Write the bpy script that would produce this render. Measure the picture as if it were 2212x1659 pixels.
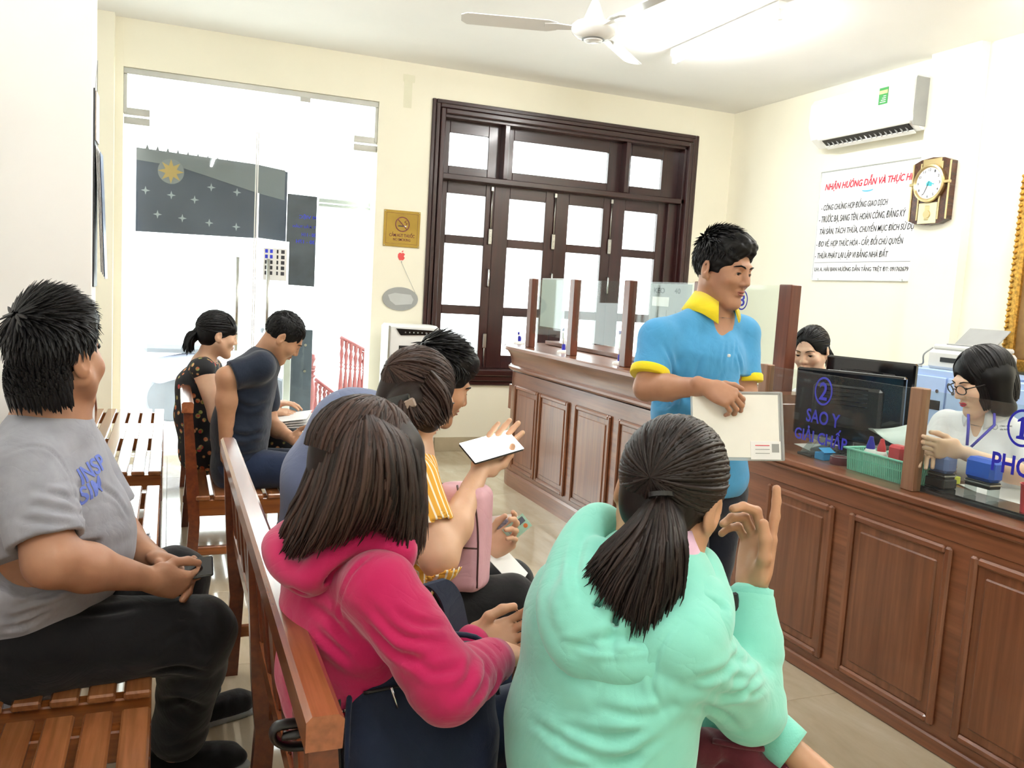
import bpy, bmesh, math, random
import numpy as np
from mathutils import Vector, Matrix, Euler

for _o in list(bpy.data.objects): bpy.data.objects.remove(_o, do_unlink=True)
scene = bpy.context.scene
COL = scene.collection

# ------------------------------------------------------------------ camera
IMW, IMH, FPX = 2212, 1659, 1850.0
def cam_axes(yaw, pitch, roll):
    cy, sy, cp, sp = math.cos(yaw), math.sin(yaw), math.cos(pitch), math.sin(pitch)
    f = np.array([sy*cp, cy*cp, -sp]); r = np.array([cy, -sy, 0.0]); d = np.cross(f, r)
    cr, sr = math.cos(roll), math.sin(roll)
    return np.array([cr*r + sr*d, -sr*r + cr*d, f])
CAXES = cam_axes(.3838, .1069, -.0585)
CPOS = np.array([0.0, 0.0, 1.45])
cam_data = bpy.data.cameras.new('camera')
cam_data.sensor_width = 36.0
cam_data.lens = FPX/IMW*36.0
cam_data.clip_start = 0.05
cam = bpy.data.objects.new('camera', cam_data); COL.objects.link(cam)
_r, _d, _f = CAXES
cam.matrix_world = Matrix(((_r[0], -_d[0], -_f[0], CPOS[0]), (_r[1], -_d[1], -_f[1], CPOS[1]), (_r[2], -_d[2], -_f[2], CPOS[2]), (0, 0, 0, 1)))
scene.camera = cam

# ------------------------------------------------------------------ world / exposure
world = bpy.data.worlds.new('world'); scene.world = world; world.use_nodes = True
_bg = world.node_tree.nodes['Background']
_bg.inputs[0].default_value = (0.96, 0.98, 1.0, 1); _bg.inputs[1].default_value = 3.2
scene.view_settings.view_transform = 'Standard'
scene.view_settings.look = 'None'
scene.view_settings.gamma = 1.0
scene.view_settings.use_curve_mapping = False
scene.view_settings.exposure = 1.3
TUBE_POWER = 75.0      # emission strength of the fluorescent tubes

def at(px, py, d):
    """point of the room seen at this pixel, d metres in front of the camera"""
    v = np.array([(px-IMW/2)/FPX, (py-IMH/2)/FPX, 1.0])*d
    return CPOS + CAXES.T @ v

# ------------------------------------------------------------------ helpers
def lin(c):
    c = c.lstrip('#'); out = []
    for i in (0, 2, 4):
        v = int(c[i:i+2], 16)/255
        out.append(v/12.92 if v <= .04045 else ((v+.055)/1.055)**2.4)
    return tuple(out)+(1.0,)

MATS = {}
def nd(nt, t, **kw):
    n = nt.nodes.new(t)
    for k, v in kw.items():
        if hasattr(n, k): setattr(n, k, v)
    return n
def base_mat(name):
    m = bpy.data.materials.new(name); m.use_nodes = True
    nt = m.node_tree; b = nt.nodes['Principled BSDF']
    MATS[name] = m
    return m, nt, b
def coords(nt, scale=(1, 1, 1), rnd=7.0):
    tc = nd(nt, 'ShaderNodeTexCoord'); mp = nd(nt, 'ShaderNodeMapping')
    mp.inputs['Scale'].default_value = scale
    if rnd:
        oi = nd(nt, 'ShaderNodeObjectInfo'); mul = nd(nt, 'ShaderNodeMath', operation='MULTIPLY'); mul.inputs[1].default_value = rnd
        nt.links.new(oi.outputs['Random'], mul.inputs[0])
        va = nd(nt, 'ShaderNodeVectorMath', operation='ADD')
        nt.links.new(tc.outputs['Object'], va.inputs[0]); nt.links.new(mul.outputs[0], va.inputs[1])
        nt.links.new(va.outputs[0], mp.inputs['Vector'])
    else:
        nt.links.new(tc.outputs['Object'], mp.inputs['Vector'])
    return mp.outputs[0]
def ramp(nt, fac, stops):
    r = nd(nt, 'ShaderNodeValToRGB'); e = r.color_ramp.elements
    while len(e) < len(stops): e.new(.5)
    for i, (p, c) in enumerate(stops): e[i].position = p; e[i].color = c
    nt.links.new(fac, r.inputs[0]); return r.outputs[0]
def noise(nt, vec, scale, detail=3, rough=.5, dist=0):
    n = nd(nt, 'ShaderNodeTexNoise'); n.inputs['Scale'].default_value = scale; n.inputs['Detail'].default_value = detail
    n.inputs['Roughness'].default_value = rough; n.inputs['Distortion'].default_value = dist
    nt.links.new(vec, n.inputs['Vector']); return n.outputs['Fac']
def add_bump(nt, b, fac, strength, dist=.002):
    bp = nd(nt, 'ShaderNodeBump'); bp.inputs['Strength'].default_value = strength; bp.inputs['Distance'].default_value = dist
    nt.links.new(fac, bp.inputs['Height']); nt.links.new(bp.outputs[0], b.inputs['Normal'])
def mix_rgb(nt, fac, a, c, blend='MIX'):
    m = nd(nt, 'ShaderNodeMix', data_type='RGBA', blend_type=blend)
    for s, v in ((m.inputs[0], fac), (m.inputs[6], a), (m.inputs[7], c)):
        if hasattr(v, 'links'): nt.links.new(v, s)
        else: s.default_value = v
    return m.outputs[2]

def plain(name, col, rough=.5, metal=0.0, var=.06, vscale=8.0, bump=0.0, bscale=120.0, spec=.5, coat=0.0, emit=None, sheen=0.0):
    if name in MATS: return MATS[name]
    m, nt, b = base_mat(name)
    c = lin(col) if isinstance(col, str) else col
    v = coords(nt)
    if var:
        f = noise(nt, v, vscale, 4)
        lo = tuple(x*(1-var) for x in c[:3])+(1,); hi = tuple(min(1, x*(1+var)) for x in c[:3])+(1,)
        nt.links.new(ramp(nt, f, [(.3, lo), (.7, hi)]), b.inputs['Base Color'])
    else: b.inputs['Base Color'].default_value = c
    b.inputs['Roughness'].default_value = rough; b.inputs['Metallic'].default_value = metal
    b.inputs['Specular IOR Level'].default_value = spec
    b.inputs['Coat Weight'].default_value = coat; b.inputs['Coat Roughness'].default_value = .08
    b.inputs['Sheen Weight'].default_value = sheen
    if bump: add_bump(nt, b, noise(nt, v, bscale, 3), bump)
    if emit:
        b.inputs['Emission Color'].default_value = c; b.inputs['Emission Strength'].default_value = emit
    return m

def wood(name, c1, c2, axis=1, rough=.28, coat=.35, tint=.25, scale=1.0):
    """varnished timber: grain stretched along one axis, each board a little different"""
    if name in MATS: return MATS[name]
    m, nt, b = base_mat(name)
    s = [14*scale]*3; s[axis] = 1.1*scale
    v = coords(nt, tuple(s))
    n1 = noise(nt, v, 1.6, 6, .6, .6)
    s2 = [70*scale]*3; s2[axis] = 2.0*scale
    n2 = noise(nt, coords(nt, tuple(s2)), 1.0, 3, .5)
    a, c = lin(c1), lin(c2)
    col = ramp(nt, n1, [(.32, a), (.68, c)])
    dark = tuple(x*.62 for x in a[:3])+(1,)
    col = mix_rgb(nt, ramp(nt, n2, [(.42, (.0, 0, 0, 1)), (.75, (.55, .55, .55, 1))]), col, dark)
    if tint:
        oi = nd(nt, 'ShaderNodeObjectInfo')
        tv = ramp(nt, oi.outputs['Random'], [(0, (1-tint, 1-tint*1.1, 1-tint*1.2, 1)), (1, (1, 1, 1, 1))])
        col = mix_rgb(nt, 1.0, col, tv, 'MULTIPLY')
    nt.links.new(col, b.inputs['Base Color'])
    b.inputs['Roughness'].default_value = rough
    b.inputs['Coat Weight'].default_value = coat; b.inputs['Coat Roughness'].default_value = .12
    add_bump(nt, b, n2, .06)
    return m

def glass(name, tint='#f2f7f5', rough=.02, refl=1.0, haze=0.0):
    if name in MATS: return MATS[name]
    m, nt, b = base_mat(name)
    nt.nodes.remove(b); out = nt.nodes['Material Output']
    tr = nd(nt, 'ShaderNodeBsdfTransparent'); tr.inputs[0].default_value = lin(tint)
    gl = nd(nt, 'ShaderNodeBsdfGlossy'); gl.inputs['Roughness'].default_value = rough
    lw = nd(nt, 'ShaderNodeLayerWeight'); lw.inputs['Blend'].default_value = .5
    pw = nd(nt, 'ShaderNodeMath', operation='POWER'); pw.inputs[1].default_value = 5.0
    nt.links.new(lw.outputs['Facing'], pw.inputs[0])
    mu = nd(nt, 'ShaderNodeMath', operation='MULTIPLY_ADD'); mu.inputs[1].default_value = .6*refl; mu.inputs[2].default_value = .025*refl
    nt.links.new(pw.outputs[0], mu.inputs[0])
    mx = nd(nt, 'ShaderNodeMixShader')
    nt.links.new(mu.outputs[0], mx.inputs[0]); nt.links.new(tr.outputs[0], mx.inputs[1]); nt.links.new(gl.outputs[0], mx.inputs[2])
    last = mx.outputs[0]
    if haze:
        df = nd(nt, 'ShaderNodeBsdfDiffuse'); df.inputs[0].default_value = (.9, .92, .92, 1)
        m2 = nd(nt, 'ShaderNodeMixShader'); m2.inputs[0].default_value = haze
        nt.links.new(last, m2.inputs[1]); nt.links.new(df.outputs[0], m2.inputs[2]); last = m2.outputs[0]
    nt.links.new(last, out.inputs['Surface'])
    return m

def tag(o, label=None, cat=None, group=None, kind=None):
    if label: o['label'] = label
    if cat: o['category'] = cat
    if group: o['group'] = group
    if kind: o['kind'] = kind
    return o

WM = {}
def adopt(o, parent, mw):
    if parent is not None:
        o.parent = parent
        o.matrix_parent_inverse = WM[parent.name].inverted()
    o.matrix_basis = mw
    WM[o.name] = mw
def thing(name, loc, label=None, cat=None, group=None, kind=None, parent=None):
    """an Empty at a thing's base that parents its parts"""
    o = bpy.data.objects.new(name, None); o.empty_display_size = .05
    COL.objects.link(o)
    adopt(o, parent, Matrix.Translation(Vector([float(v) for v in loc])))
    return tag(o, label, cat, group, kind)

def obj(name, me, mat=None, parent=None, loc=(0, 0, 0), mw=None):
    o = bpy.data.objects.new(name, me); COL.objects.link(o)
    if mat is not None and len(me.materials) == 0: me.materials.append(mat)
    adopt(o, parent, mw if mw is not None else Matrix.Translation(Vector([float(v) for v in loc])))
    return o

def mesh(name, verts, faces, smooth=False):
    me = bpy.data.meshes.new(name)
    me.from_pydata([tuple(map(float, v)) for v in verts], [], faces)
    if smooth:
        me.polygons.foreach_set('use_smooth', [True]*len(me.polygons))
    me.update()
    return me

def chamfer_data(hx, hy, hz, b):
    b = min(b, hx*.9, hy*.9, hz*.9)
    vs, idx = [], {}
    for sx in (-1, 1):
        for sy in (-1, 1):
            for sz in (-1, 1):
                for ax in range(3):
                    p = [sx*(hx-b), sy*(hy-b), sz*(hz-b)]
                    p[ax] = (sx*hx, sy*hy, sz*hz)[ax]
                    idx[sx, sy, sz, ax] = len(vs); vs.append(p)
    fs = []
    def quad(l, n):
        a, c, d = (np.array(vs[i]) for i in l[:3])
        if np.dot(np.cross(c-a, d-a), n) < 0: l = l[::-1]
        fs.append(tuple(l))
    S = (-1, 1)
    for ax in range(3):
        o1, o2 = [a for a in range(3) if a != ax]
        for s in S:
            l = []
            for u, v in ((-1, -1), (1, -1), (1, 1), (-1, 1)):
                k = [0, 0, 0]; k[ax] = s; k[o1] = u; k[o2] = v; l.append(idx[(*k, ax)])
            n = np.zeros(3); n[ax] = s; quad(l, n)
        for u in S:
            for v in S:          # edge parallel to ax
                k0 = [0, 0, 0]; k0[o1] = u; k0[o2] = v
                l = []
                for s, a in ((-1, o1), (1, o1), (1, o2), (-1, o2)):
                    k = list(k0); k[ax] = s; l.append(idx[(*k, a)])
                n = np.zeros(3); n[o1] = u; n[o2] = v; quad(l, n)
    for sx in S:
        for sy in S:
            for sz in S:
                quad([idx[sx, sy, sz, a] for a in range(3)], np.array([sx, sy, sz], float))
    return vs, fs
_BOX = {}
def box(name, x0, x1, y0, y1, z0, z1, mat, parent=None, bev=.003, rot=None):
    d = (x1-x0, y1-y0, z1-z0); key = (tuple(round(v, 4) for v in d), round(bev, 4), mat.name)
    if key not in _BOX:
        vs, fs = chamfer_data(d[0]/2, d[1]/2, d[2]/2, bev)
        me = mesh(name, vs, fs); me.materials.append(mat); _BOX[key] = me
    c = Vector(((x0+x1)/2, (y0+y1)/2, (z0+z1)/2))
    mw = Matrix.Translation(c)
    if rot is not None: mw = mw @ Euler(rot).to_matrix().to_4x4()
    return obj(name, _BOX[key], None, parent, mw=mw)
def obox(name, c, half, R, mat, parent=None, bev=.003):
    """box at c with half sizes along the rows of R"""
    vs, fs = chamfer_data(*half, bev)
    me = mesh(name, vs, fs); me.materials.append(mat)
    R = np.array(R, float)
    mw = Matrix([[R[0][i], R[1][i], R[2][i], c[i]] for i in range(3)]+[[0, 0, 0, 1]])
    return obj(name, me, None, parent, mw=mw)
def boxes(name, lst, mat, parent=None, bev=.0):
    V, Fc = [], []
    for x0, x1, y0, y1, z0, z1 in lst:
        vs, fs = chamfer_data((x1-x0)/2, (y1-y0)/2, (z1-z0)/2, max(bev, .0005))
        n = len(V); c = ((x0+x1)/2, (y0+y1)/2, (z0+z1)/2)
        V += [(v[0]+c[0], v[1]+c[1], v[2]+c[2]) for v in vs]; Fc += [tuple(i+n for i in f) for f in fs]
    return obj(name, mesh(name, V, Fc), mat, parent)

def lathe_data(prof, n=24, axis='z'):
    V, Fc = [], []
    for r, z in prof:
        for i in range(n):
            a = 2*math.pi*i/n; V.append((r*math.cos(a), r*math.sin(a), z))
    for j in range(len(prof)-1):
        for i in range(n):
            k = (i+1) % n; Fc.append((j*n+i, j*n+k, (j+1)*n+k, (j+1)*n+i))
    Fc.append(tuple(range(n))[::-1]); Fc.append(tuple((len(prof)-1)*n+i for i in range(n)))
    return V, Fc
def lathe(name, prof, mat, parent=None, loc=(0, 0, 0), n=24, R=None, smooth=True):
    V, Fc = lathe_data(prof, n)
    me = mesh(name, V, Fc, smooth); me.materials.append(mat)
    if smooth: sharp(me)
    mw = None
    if R is not None:
        R = np.array(R, float)
        mw = Matrix([[R[0][i], R[1][i], R[2][i], loc[i]] for i in range(3)]+[[0, 0, 0, 1]])
    return obj(name, me, None, parent, loc, mw)
def sharp(me, ang=.7):
    bm = bmesh.new(); bm.from_mesh(me)
    for e in bm.edges:
        if len(e.link_faces) == 2 and e.calc_face_angle(0) > ang: e.smooth = False
    bm.to_mesh(me); bm.free()

def frame_along(pts):
    pts = np.array(pts, float); T = np.gradient(pts, axis=0); T /= np.linalg.norm(T, axis=1)[:, None]+1e-9
    up = np.array([0, 0, 1.0]) if abs(T[0][2]) < .9 else np.array([1.0, 0, 0])
    U = []; u = np.cross(up, T[0]); u /= np.linalg.norm(u)
    for t in T:
        u = u - t*np.dot(u, t); u /= np.linalg.norm(u)+1e-9; U.append(u)
    U = np.array(U); return pts, T, U, np.cross(T, U)
def tube_data(pts, r, n=8, flat=1.0, cap=True):
    pts, T, U, W = frame_along(pts)
    r = np.broadcast_to(np.array(r, float), (len(pts),))
    V, Fc = [], []
    for p, u, w, q in zip(pts, U, W, r):
        for i in range(n):
            a = 2*math.pi*i/n; V.append(p+u*q*math.cos(a)+w*q*flat*math.sin(a))
    for j in range(len(pts)-1):
        for i in range(n):
            k = (i+1) % n; Fc.append((j*n+i, j*n+k, (j+1)*n+k, (j+1)*n+i))
    if cap: Fc.append(tuple(range(n))[::-1]); Fc.append(tuple((len(pts)-1)*n+i for i in range(n)))
    return V, Fc
def tube(name, pts, r, mat, parent=None, n=8, flat=1.0):
    V, Fc = tube_data(pts, r, n, flat)
    return obj(name, mesh(name, V, Fc, True), mat, parent)
def catmull(P, n=8):
    P = np.array(P, float); Q = np.vstack([2*P[0]-P[1], P, 2*P[-1]-P[-2]]); out = []
    for i in range(1, len(Q)-2):
        for t in np.linspace(0, 1, n, endpoint=False):
            a, b, c, d = Q[i-1], Q[i], Q[i+1], Q[i+2]
            out.append(.5*((2*b)+(c-a)*t+(2*a-5*b+4*c-d)*t*t+(3*b-a-3*c+d)*t**3))
    out.append(Q[-2]); return np.array(out)

def prism(name, poly, depth, R, origin, mat, parent=None):
    """outline poly (u,v) in plane rows R[0],R[1]; thickness along R[2]"""
    n = len(poly); V = [(u, v, 0) for u, v in poly]+[(u, v, depth) for u, v in poly]
    a = sum(poly[i][0]*poly[(i+1) % n][1]-poly[(i+1) % n][0]*poly[i][1] for i in range(n))
    idx = list(range(n)) if a > 0 else list(range(n))[::-1]
    Fc = [tuple(idx[::-1]), tuple(i+n for i in idx)]
    for j in range(n):
        p, q = idx[j], idx[(j+1) % n]; Fc.append((p, q, q+n, p+n))
    me = mesh(name, V, Fc); me.materials.append(mat)
    R = np.array(R, float)
    mw = Matrix([[R[0][i], R[1][i], R[2][i], origin[i]] for i in range(3)]+[[0, 0, 0, 1]])
    return obj(name, me, None, parent, mw=mw)

WALLB = [(1, 0, 0), (0, 0, 1), (0, -1, 0)]      # seen on the back wall
WALLR = [(0, -1, 0), (0, 0, 1), (-1, 0, 0)]     # seen on the right wall / counter front
def text(name, s, w, h, R, origin, mat, parent=None, bold=.0, shear=0.0, mirror=False, depth=.001):
    cu = bpy.data.curves.new(name, 'FONT'); cu.body = s; cu.size = 1.0; cu.offset = bold; cu.shear = shear; cu.extrude = .002
    cu.resolution_u = 3
    t = bpy.data.objects.new(name, cu); COL.objects.link(t)
    bpy.context.view_layer.update()
    me = bpy.data.meshes.new_from_object(t.evaluated_get(bpy.context.evaluated_depsgraph_get()))
    bpy.data.objects.remove(t); bpy.data.curves.remove(cu)
    n = len(me.vertices); co = np.zeros(n*3); me.vertices.foreach_get('co', co); co = co.reshape(-1, 3)
    lo, hi = co.min(0), co.max(0); sc = (hi-lo); sc[sc == 0] = 1
    co = (co-lo)/sc*np.array([w, h, depth])
    if mirror: co[:, 0] = w-co[:, 0]; me.flip_normals()
    me.vertices.foreach_set('co', co.ravel()); me.update()
    me.materials.clear(); me.materials.append(mat)
    R = np.array(R, float)
    mw = Matrix([[R[0][i], R[1][i], R[2][i], origin[i]] for i in range(3)]+[[0, 0, 0, 1]])
    return obj(name, me, None, parent, mw=mw)
def ring(name, r0, r1, R, origin, mat, parent=None, n=32, sy=1.0, depth=.001):
    V, Fc = [], []
    for z in (0, depth):
        for r in (r0, r1):
            for i in range(n):
                a = 2*math.pi*i/n; V.append((r*math.cos(a), r*sy*math.sin(a), z))
    for i in range(n):
        k = (i+1) % n
        Fc += [(2*n+i, 3*n+i, 3*n+k, 2*n+k), (i, k, n+k, n+i), (n+i, n+k, 3*n+k, 3*n+i), (i, 2*n+i, 2*n+k, k)]
    me = mesh(name, V, Fc); me.materials.append(mat)
    R = np.array(R, float)
    mw = Matrix([[R[0][i], R[1][i], R[2][i], origin[i]] for i in range(3)]+[[0, 0, 0, 1]])
    return obj(name, me, None, parent, mw=mw)
# ------------------------------------------------------------------ materials
m_cream = plain('cream_wall_paint', '#f9f5e2', .65, var=.02, vscale=2, bump=.05, bscale=60)
m_white = plain('white_wall_paint', '#f4f3f0', .65, var=.02, vscale=2, bump=.05, bscale=60)
m_ceil = plain('ceiling_paint', '#f3f3f1', .7, var=.02, vscale=1.5)
m_grout = plain('floor_grout', '#9d917c', .8)
m_metal = plain('brushed_steel', '#b9b9b4', .28, 1.0, var=.05)
m_chrome = plain('chrome', '#d8d8d8', .12, 1.0, var=0)
m_alu = plain('aluminium_channel', '#c3c4c0', .35, 1.0)
m_black = plain('black_plastic', '#141416', .35, var=.1)
m_blackgloss = plain('black_gloss', '#0e0f12', .1, var=.05, coat=.5)
m_whitep = plain('white_plastic', '#eeeeea', .35, var=.03)
m_greyp = plain('grey_plastic', '#9b9d9c', .4)
m_paper = plain('white_paper', '#f3f3f2', .8, var=.02)
m_ink = plain('dark_print', '#3a3a40', .7, var=0)
m_red = plain('red_print', '#d21f3c', .6, var=0)
m_blue = plain('blue_vinyl', '#1c17a0', .4, var=0)
m_dw = wood('dark_window_wood', '#2b0f10', '#3d1817', 2, .3, .3, .12)
m_dwx = wood('dark_window_wood_across', '#2b0f10', '#3d1817', 0, .3, .3, .12)
m_cz = wood('counter_wood_upright', '#6f4029', '#8f5b3d', 2, .3, .3, .15, .8)
m_cy = wood('counter_wood_long', '#73422a', '#905b3d', 1, .3, .35, .1, .8)
m_bs = wood('bench_slat_wood', '#8f5632', '#ae7346', 1, .25, .4, .35)
m_bz = wood('bench_upright_wood', '#5d2a18', '#7d3f20', 2, .28, .35, .2)
m_by = wood('bench_rail_wood', '#8a4d30', '#a4643f', 1, .2, .5, .15)
m_bx = wood('bench_end_wood', '#86481f', '#a35f2b', 0, .25, .4, .2)
m_glass = glass('clear_glass')
m_glasso = glass('counter_glass', '#f4f8f6', .02, 1.0, .012)

# floor tiles: polished beige porcelain with soft veins
m_tile, nt, b = base_mat('polished_beige_tile')
v = coords(nt, (1.0, .35, 1.0), 9)
f1 = noise(nt, v, 2.2, 6, .6, 1.2); f2 = noise(nt, v, 9, 5, .6, .4)
c = ramp(nt, f1, [(.3, lin('#b7a68a')), (.55, lin('#cbbda3')), (.75, lin('#d8cdb8'))])
c = mix_rgb(nt, .3, c, ramp(nt, f2, [(.35, lin('#ab9a7d')), (.7, lin('#dcd2bf'))]))
nt.links.new(c, b.inputs['Base Color']); b.inputs['Roughness'].default_value = .09; b.inputs['Coat Weight'].default_value = .3

# ------------------------------------------------------------------ room shell
YB, XR, XL, ZC, YF = 7.22, 5.09, -.84, 3.30, -1.6
fl = boxes('floor', [(XL-.2, XR+.2, YF-.2, YB+.2, -.12, -.006)], m_grout); tag(fl, kind='structure', label='polished beige stone tile floor of the waiting room')
TS = .8
ny0 = 0
for i in range(8):
    for j in range(12):
        x0 = XL+.04+i*TS; y0 = YB-(j+1)*TS
        x1, y1 = min(x0+TS, XR), y0+TS
        if x1-x0 < .1: continue
        box('tile', x0+.001, x1-.001, y0+.001, y1-.001, -.012, 0, m_tile, fl, .0012)
ce = boxes('ceiling', [(XL-.2, XR+.2, YF-.2, YB+.2, ZC, ZC+.15)], m_ceil); tag(ce, kind='structure', label='plain white ceiling')
wb = boxes('wall_back', [(XL-.2, -.343, YB, YB+.2, 0, ZC), (-.343, 1.588, YB, YB+.2, 2.95, ZC), (1.588, 2.10, YB, YB+.2, 0, ZC),
      (2.10, 4.64, YB, YB+.2, 2.98, ZC), (2.10, 4.64, YB, YB+.2, 0, .66), (4.64, XR+.2, YB, YB+.2, 0, ZC),
      (XL-.2, -.40, YB-.10, YB, 0, ZC)], m_cream)
tag(wb, kind='structure', label='cream back wall with glass door and dark timber window')
wr = boxes('wall_right', [(XR, XR+.2, YF-.2, YB+.2, 0, ZC), (5.01, XR, 4.39, 4.80, 0, ZC)], m_cream); tag(wr, kind='structure', label='cream right wall with shallow pilaster')
wl = boxes('wall_left', [(XL-.2, XL, YF-.2, YB+.2, 0, ZC)], m_white); tag(wl, kind='structure', label='white left wall')
wp = boxes('wall_pillar', [(XL, -.335, 4.42, 4.64, 0, ZC)], m_white, bev=.004); tag(wp, kind='structure', label='white pillar standing out from the left wall')
wf = boxes('wall_front', [(XL-.2, XR+.2, YF-.2, YF, 0, ZC)], m_cream); tag(wf, kind='structure', label='cream wall behind the viewer')
bb = thing('baseboard_back', (2.0, YB, 0), kind='structure', label='beige tile skirting along the back wall')
m_bb = plain('skirting_tile', '#bdb096', .2, var=.12, vscale=5)
for x0, x1 in ((1.60, 2.2), (2.2, 2.8), (2.8, 3.4), (3.4, 4.0), (4.0, 4.6), (4.6, 5.09)):
    box('skirting_tile', x0+.001, x1-.001, YB-.012, YB, 0, .127, m_bb, bb, .002)
# ---- timber window
tr1 = thing('trim_1', (3.37, YB, .6), kind='structure', label='dark moulded timber casing around the window')
for k, (o, pr) in enumerate(((0, .018), (.035, .032), (.075, .045))):
    w = .035 if k < 2 else .04
    box('casing_strip', 2.04+o, 2.04+o+w, YB-pr, YB, .74, 3.04-o, m_dw, tr1, .006)
    box('casing_strip', 4.70-o-w, 4.70-o, YB-pr, YB, .74, 3.04-o, m_dw, tr1, .006)
    box('casing_strip', 2.04+o+w, 4.70-o-w, YB-pr, YB, 3.04-o-w, 3.04-o, m_dwx, tr1, .006)
for z0, z1, pr in ((.60, .64, .03), (.64, .69, .045), (.69, .745, .07)):
    box('sill_strip', 2.02, 4.72, YB-pr, YB+.16, z0, z1, m_dwx, tr1, .008)
box('jamb', 2.10, 2.16, YB, YB+.2, .745, 2.92, m_dw, tr1); box('jamb', 4.56, 4.64, YB, YB+.2, .745, 2.92, m_dw, tr1)
box('head_board', 2.10, 4.64, YB, YB+.2, 2.90, 2.98, m_dwx, tr1)
box('transom_shelf', 2.155, 4.60, YB+.0, YB+.19, 2.385, 2.435, m_dwx, tr1, .006)
for x in (2.715, 3.93):
    box('transom_divider', x, x+.045, YB+.0, YB+.19, 2.435, 2.90, m_dw, tr1, .004)
box('jamb_filler', 4.46, 4.56, YB+.06, YB+.17, .745, 2.385, m_dw, tr1)
def window_leaf(n, X0, X1, Z0, Z1, panes, label):
    w = thing('window_%d' % n, ((X0+X1)/2, YB+.13, Z0), kind='structure', label=label)
    ya, yb = YB+.10, YB+.145
    px0, px1 = panes[0][0], panes[0][1]
    box('stile', X0, px0, ya, yb, Z0, Z1, m_dw, w, .004); box('stile', px1, X1, ya, yb, Z0, Z1, m_dw, w, .004)
    zs = [Z0]
    for p in sorted(panes, key=lambda p: p[2]): zs += [p[2], p[3]]
    zs.append(Z1)
    for i in range(0, len(zs), 2): box('rail', px0, px1, ya, yb, zs[i], zs[i+1], m_dwx, w, .004)
    for a, c, z0, z1 in panes: box('pane', a-.004, c+.004, YB+.12, YB+.126, z0-.004, z1+.004, m_glass, w, .0005)
    return w
rows = ((.865, 1.225), (1.305, 1.845), (1.92, 2.28))
XS = [(2.155, 2.683, 2.24, 2.60), (2.682, 3.291, 2.83, 3.185), (3.290, 3.876, 3.42, 3.78), (3.875, 4.465, 4.01, 4.37)]
nam = ('leftmost', 'second', 'third', 'rightmost')
leaves = [window_leaf(i+1, a, d, .745, 2.39, [(p, q, z0, z1) for z0, z1 in rows], '%s of the four dark timber window leaves' % nam[i]) for i, (a, d, p, q) in enumerate(XS)]
for i, (a, d, p, q) in enumerate(((2.16, 2.715, 2.24, 2.60), (2.76, 3.93, 2.84, 3.80), (3.975, 4.56, 4.04, 4.385))):
    window_leaf(5+i, a-.004, d+.004, 2.43, 2.905, [(p, q, 2.515, 2.795)], '%s fixed light above the timber window leaves' % ('small left', 'wide middle', 'small right')[i])
for k, x in ((0, 2.655), (1, 3.275), (2, 3.86)):
    w = leaves[k]
    y = YB+.085
    tube('bolt_rod', [(x, y, 2.37), (x, y, 1.99)], .006, m_metal, w)
    box('bolt_keeper', x-.012, x+.012, y-.008, y+.01, 2.33, 2.37, m_metal, w, .003)
    bx = box('bolt_body', x-.017, x+.017, y-.012, y+.01, 1.86, 2.0, m_metal, w, .005)
    for z in (1.885, 1.93, 1.975): lathe('screw', [(.0045, 0), (.003, .003)], m_greyp, bx, (x, y-.012, z), 8, WALLB)
    tube('pull_handle', [(x, y+.01, 1.64), (x, y-.025, 1.635), (x, y-.025, 1.49), (x, y+.01, 1.485)], .008, m_chrome, w)
x = 2.655
tube('bolt_rod', [(x, YB+.085, 1.02), (x, YB+.085, .76)], .006, m_metal, leaves[0]); box('bolt_body', x-.017, x+.017, YB+.073, YB+.095, .93, 1.06, m_metal, leaves[0], .005)
# ---- glass doors
dt = thing('door_1', (.62, YB+.1, 0), kind='structure', label='fixed glass light in steel channel above the glass doors')
YD = YB+.05
box('head_channel', -.343, 1.588, YD-.03, YD+.03, 2.905, 2.95, m_alu, dt)
box('side_channel', -.343, -.318, YD-.025, YD+.025, 2.62, 2.905, m_alu, dt); box('side_channel', 1.563, 1.588, YD-.025, YD+.025, 2.62, 2.905, m_alu, dt)
box('pane', -.318, 1.563, YD-.006, YD+.006, 2.605, 2.905, m_glass, dt, .001)
box('closer_plate', .95, 1.03, YD-.035, YD-.03, 2.87, 2.905, m_metal, dt, .001)
for n, (a, c, hx, side) in enumerate(((-.34, .625, .50, -1), (.64, 1.585, .735, 1))):
    d = thing('door_%d' % (n+2), ((a+c)/2, YD, 0), kind='structure', label='%s leaf of the frameless glass double door' % ('left', 'right')[n])
    box('pane', a, c, YD-.006, YD+.006, .01, 2.595, m_glass, d, .001)
    e = (a-.0, a+.18) if side < 0 else (c-.19, c+.0)
    box('patch_fitting', e[0], e[1], YD-.02, YD+.02, 2.607, 2.66, m_metal, d, .003)
    box('patch_fitting', e[0], e[1], YD-.02, YD+.02, 2.54, 2.592, m_metal, d, .003)
    box('patch_fitting', e[0], e[1], YD-.02, YD+.02, .02, .08, m_metal, d, .003)
    tube('pull_bar', [(hx, YD-.05, 1.6), (hx, YD-.05, .85)], .014, m_alu, d, 10)
    for z in (1.5, .95): tube('pull_stud', [(hx, YD-.05, z), (hx, YD, z)], .008, m_alu, d, 8)
    eg = c if side < 0 else a
    box('edge_seal', eg-.004, eg+.004, YD-.008, YD+.008, .01, 2.595, m_whitep, d, .001)

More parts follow.
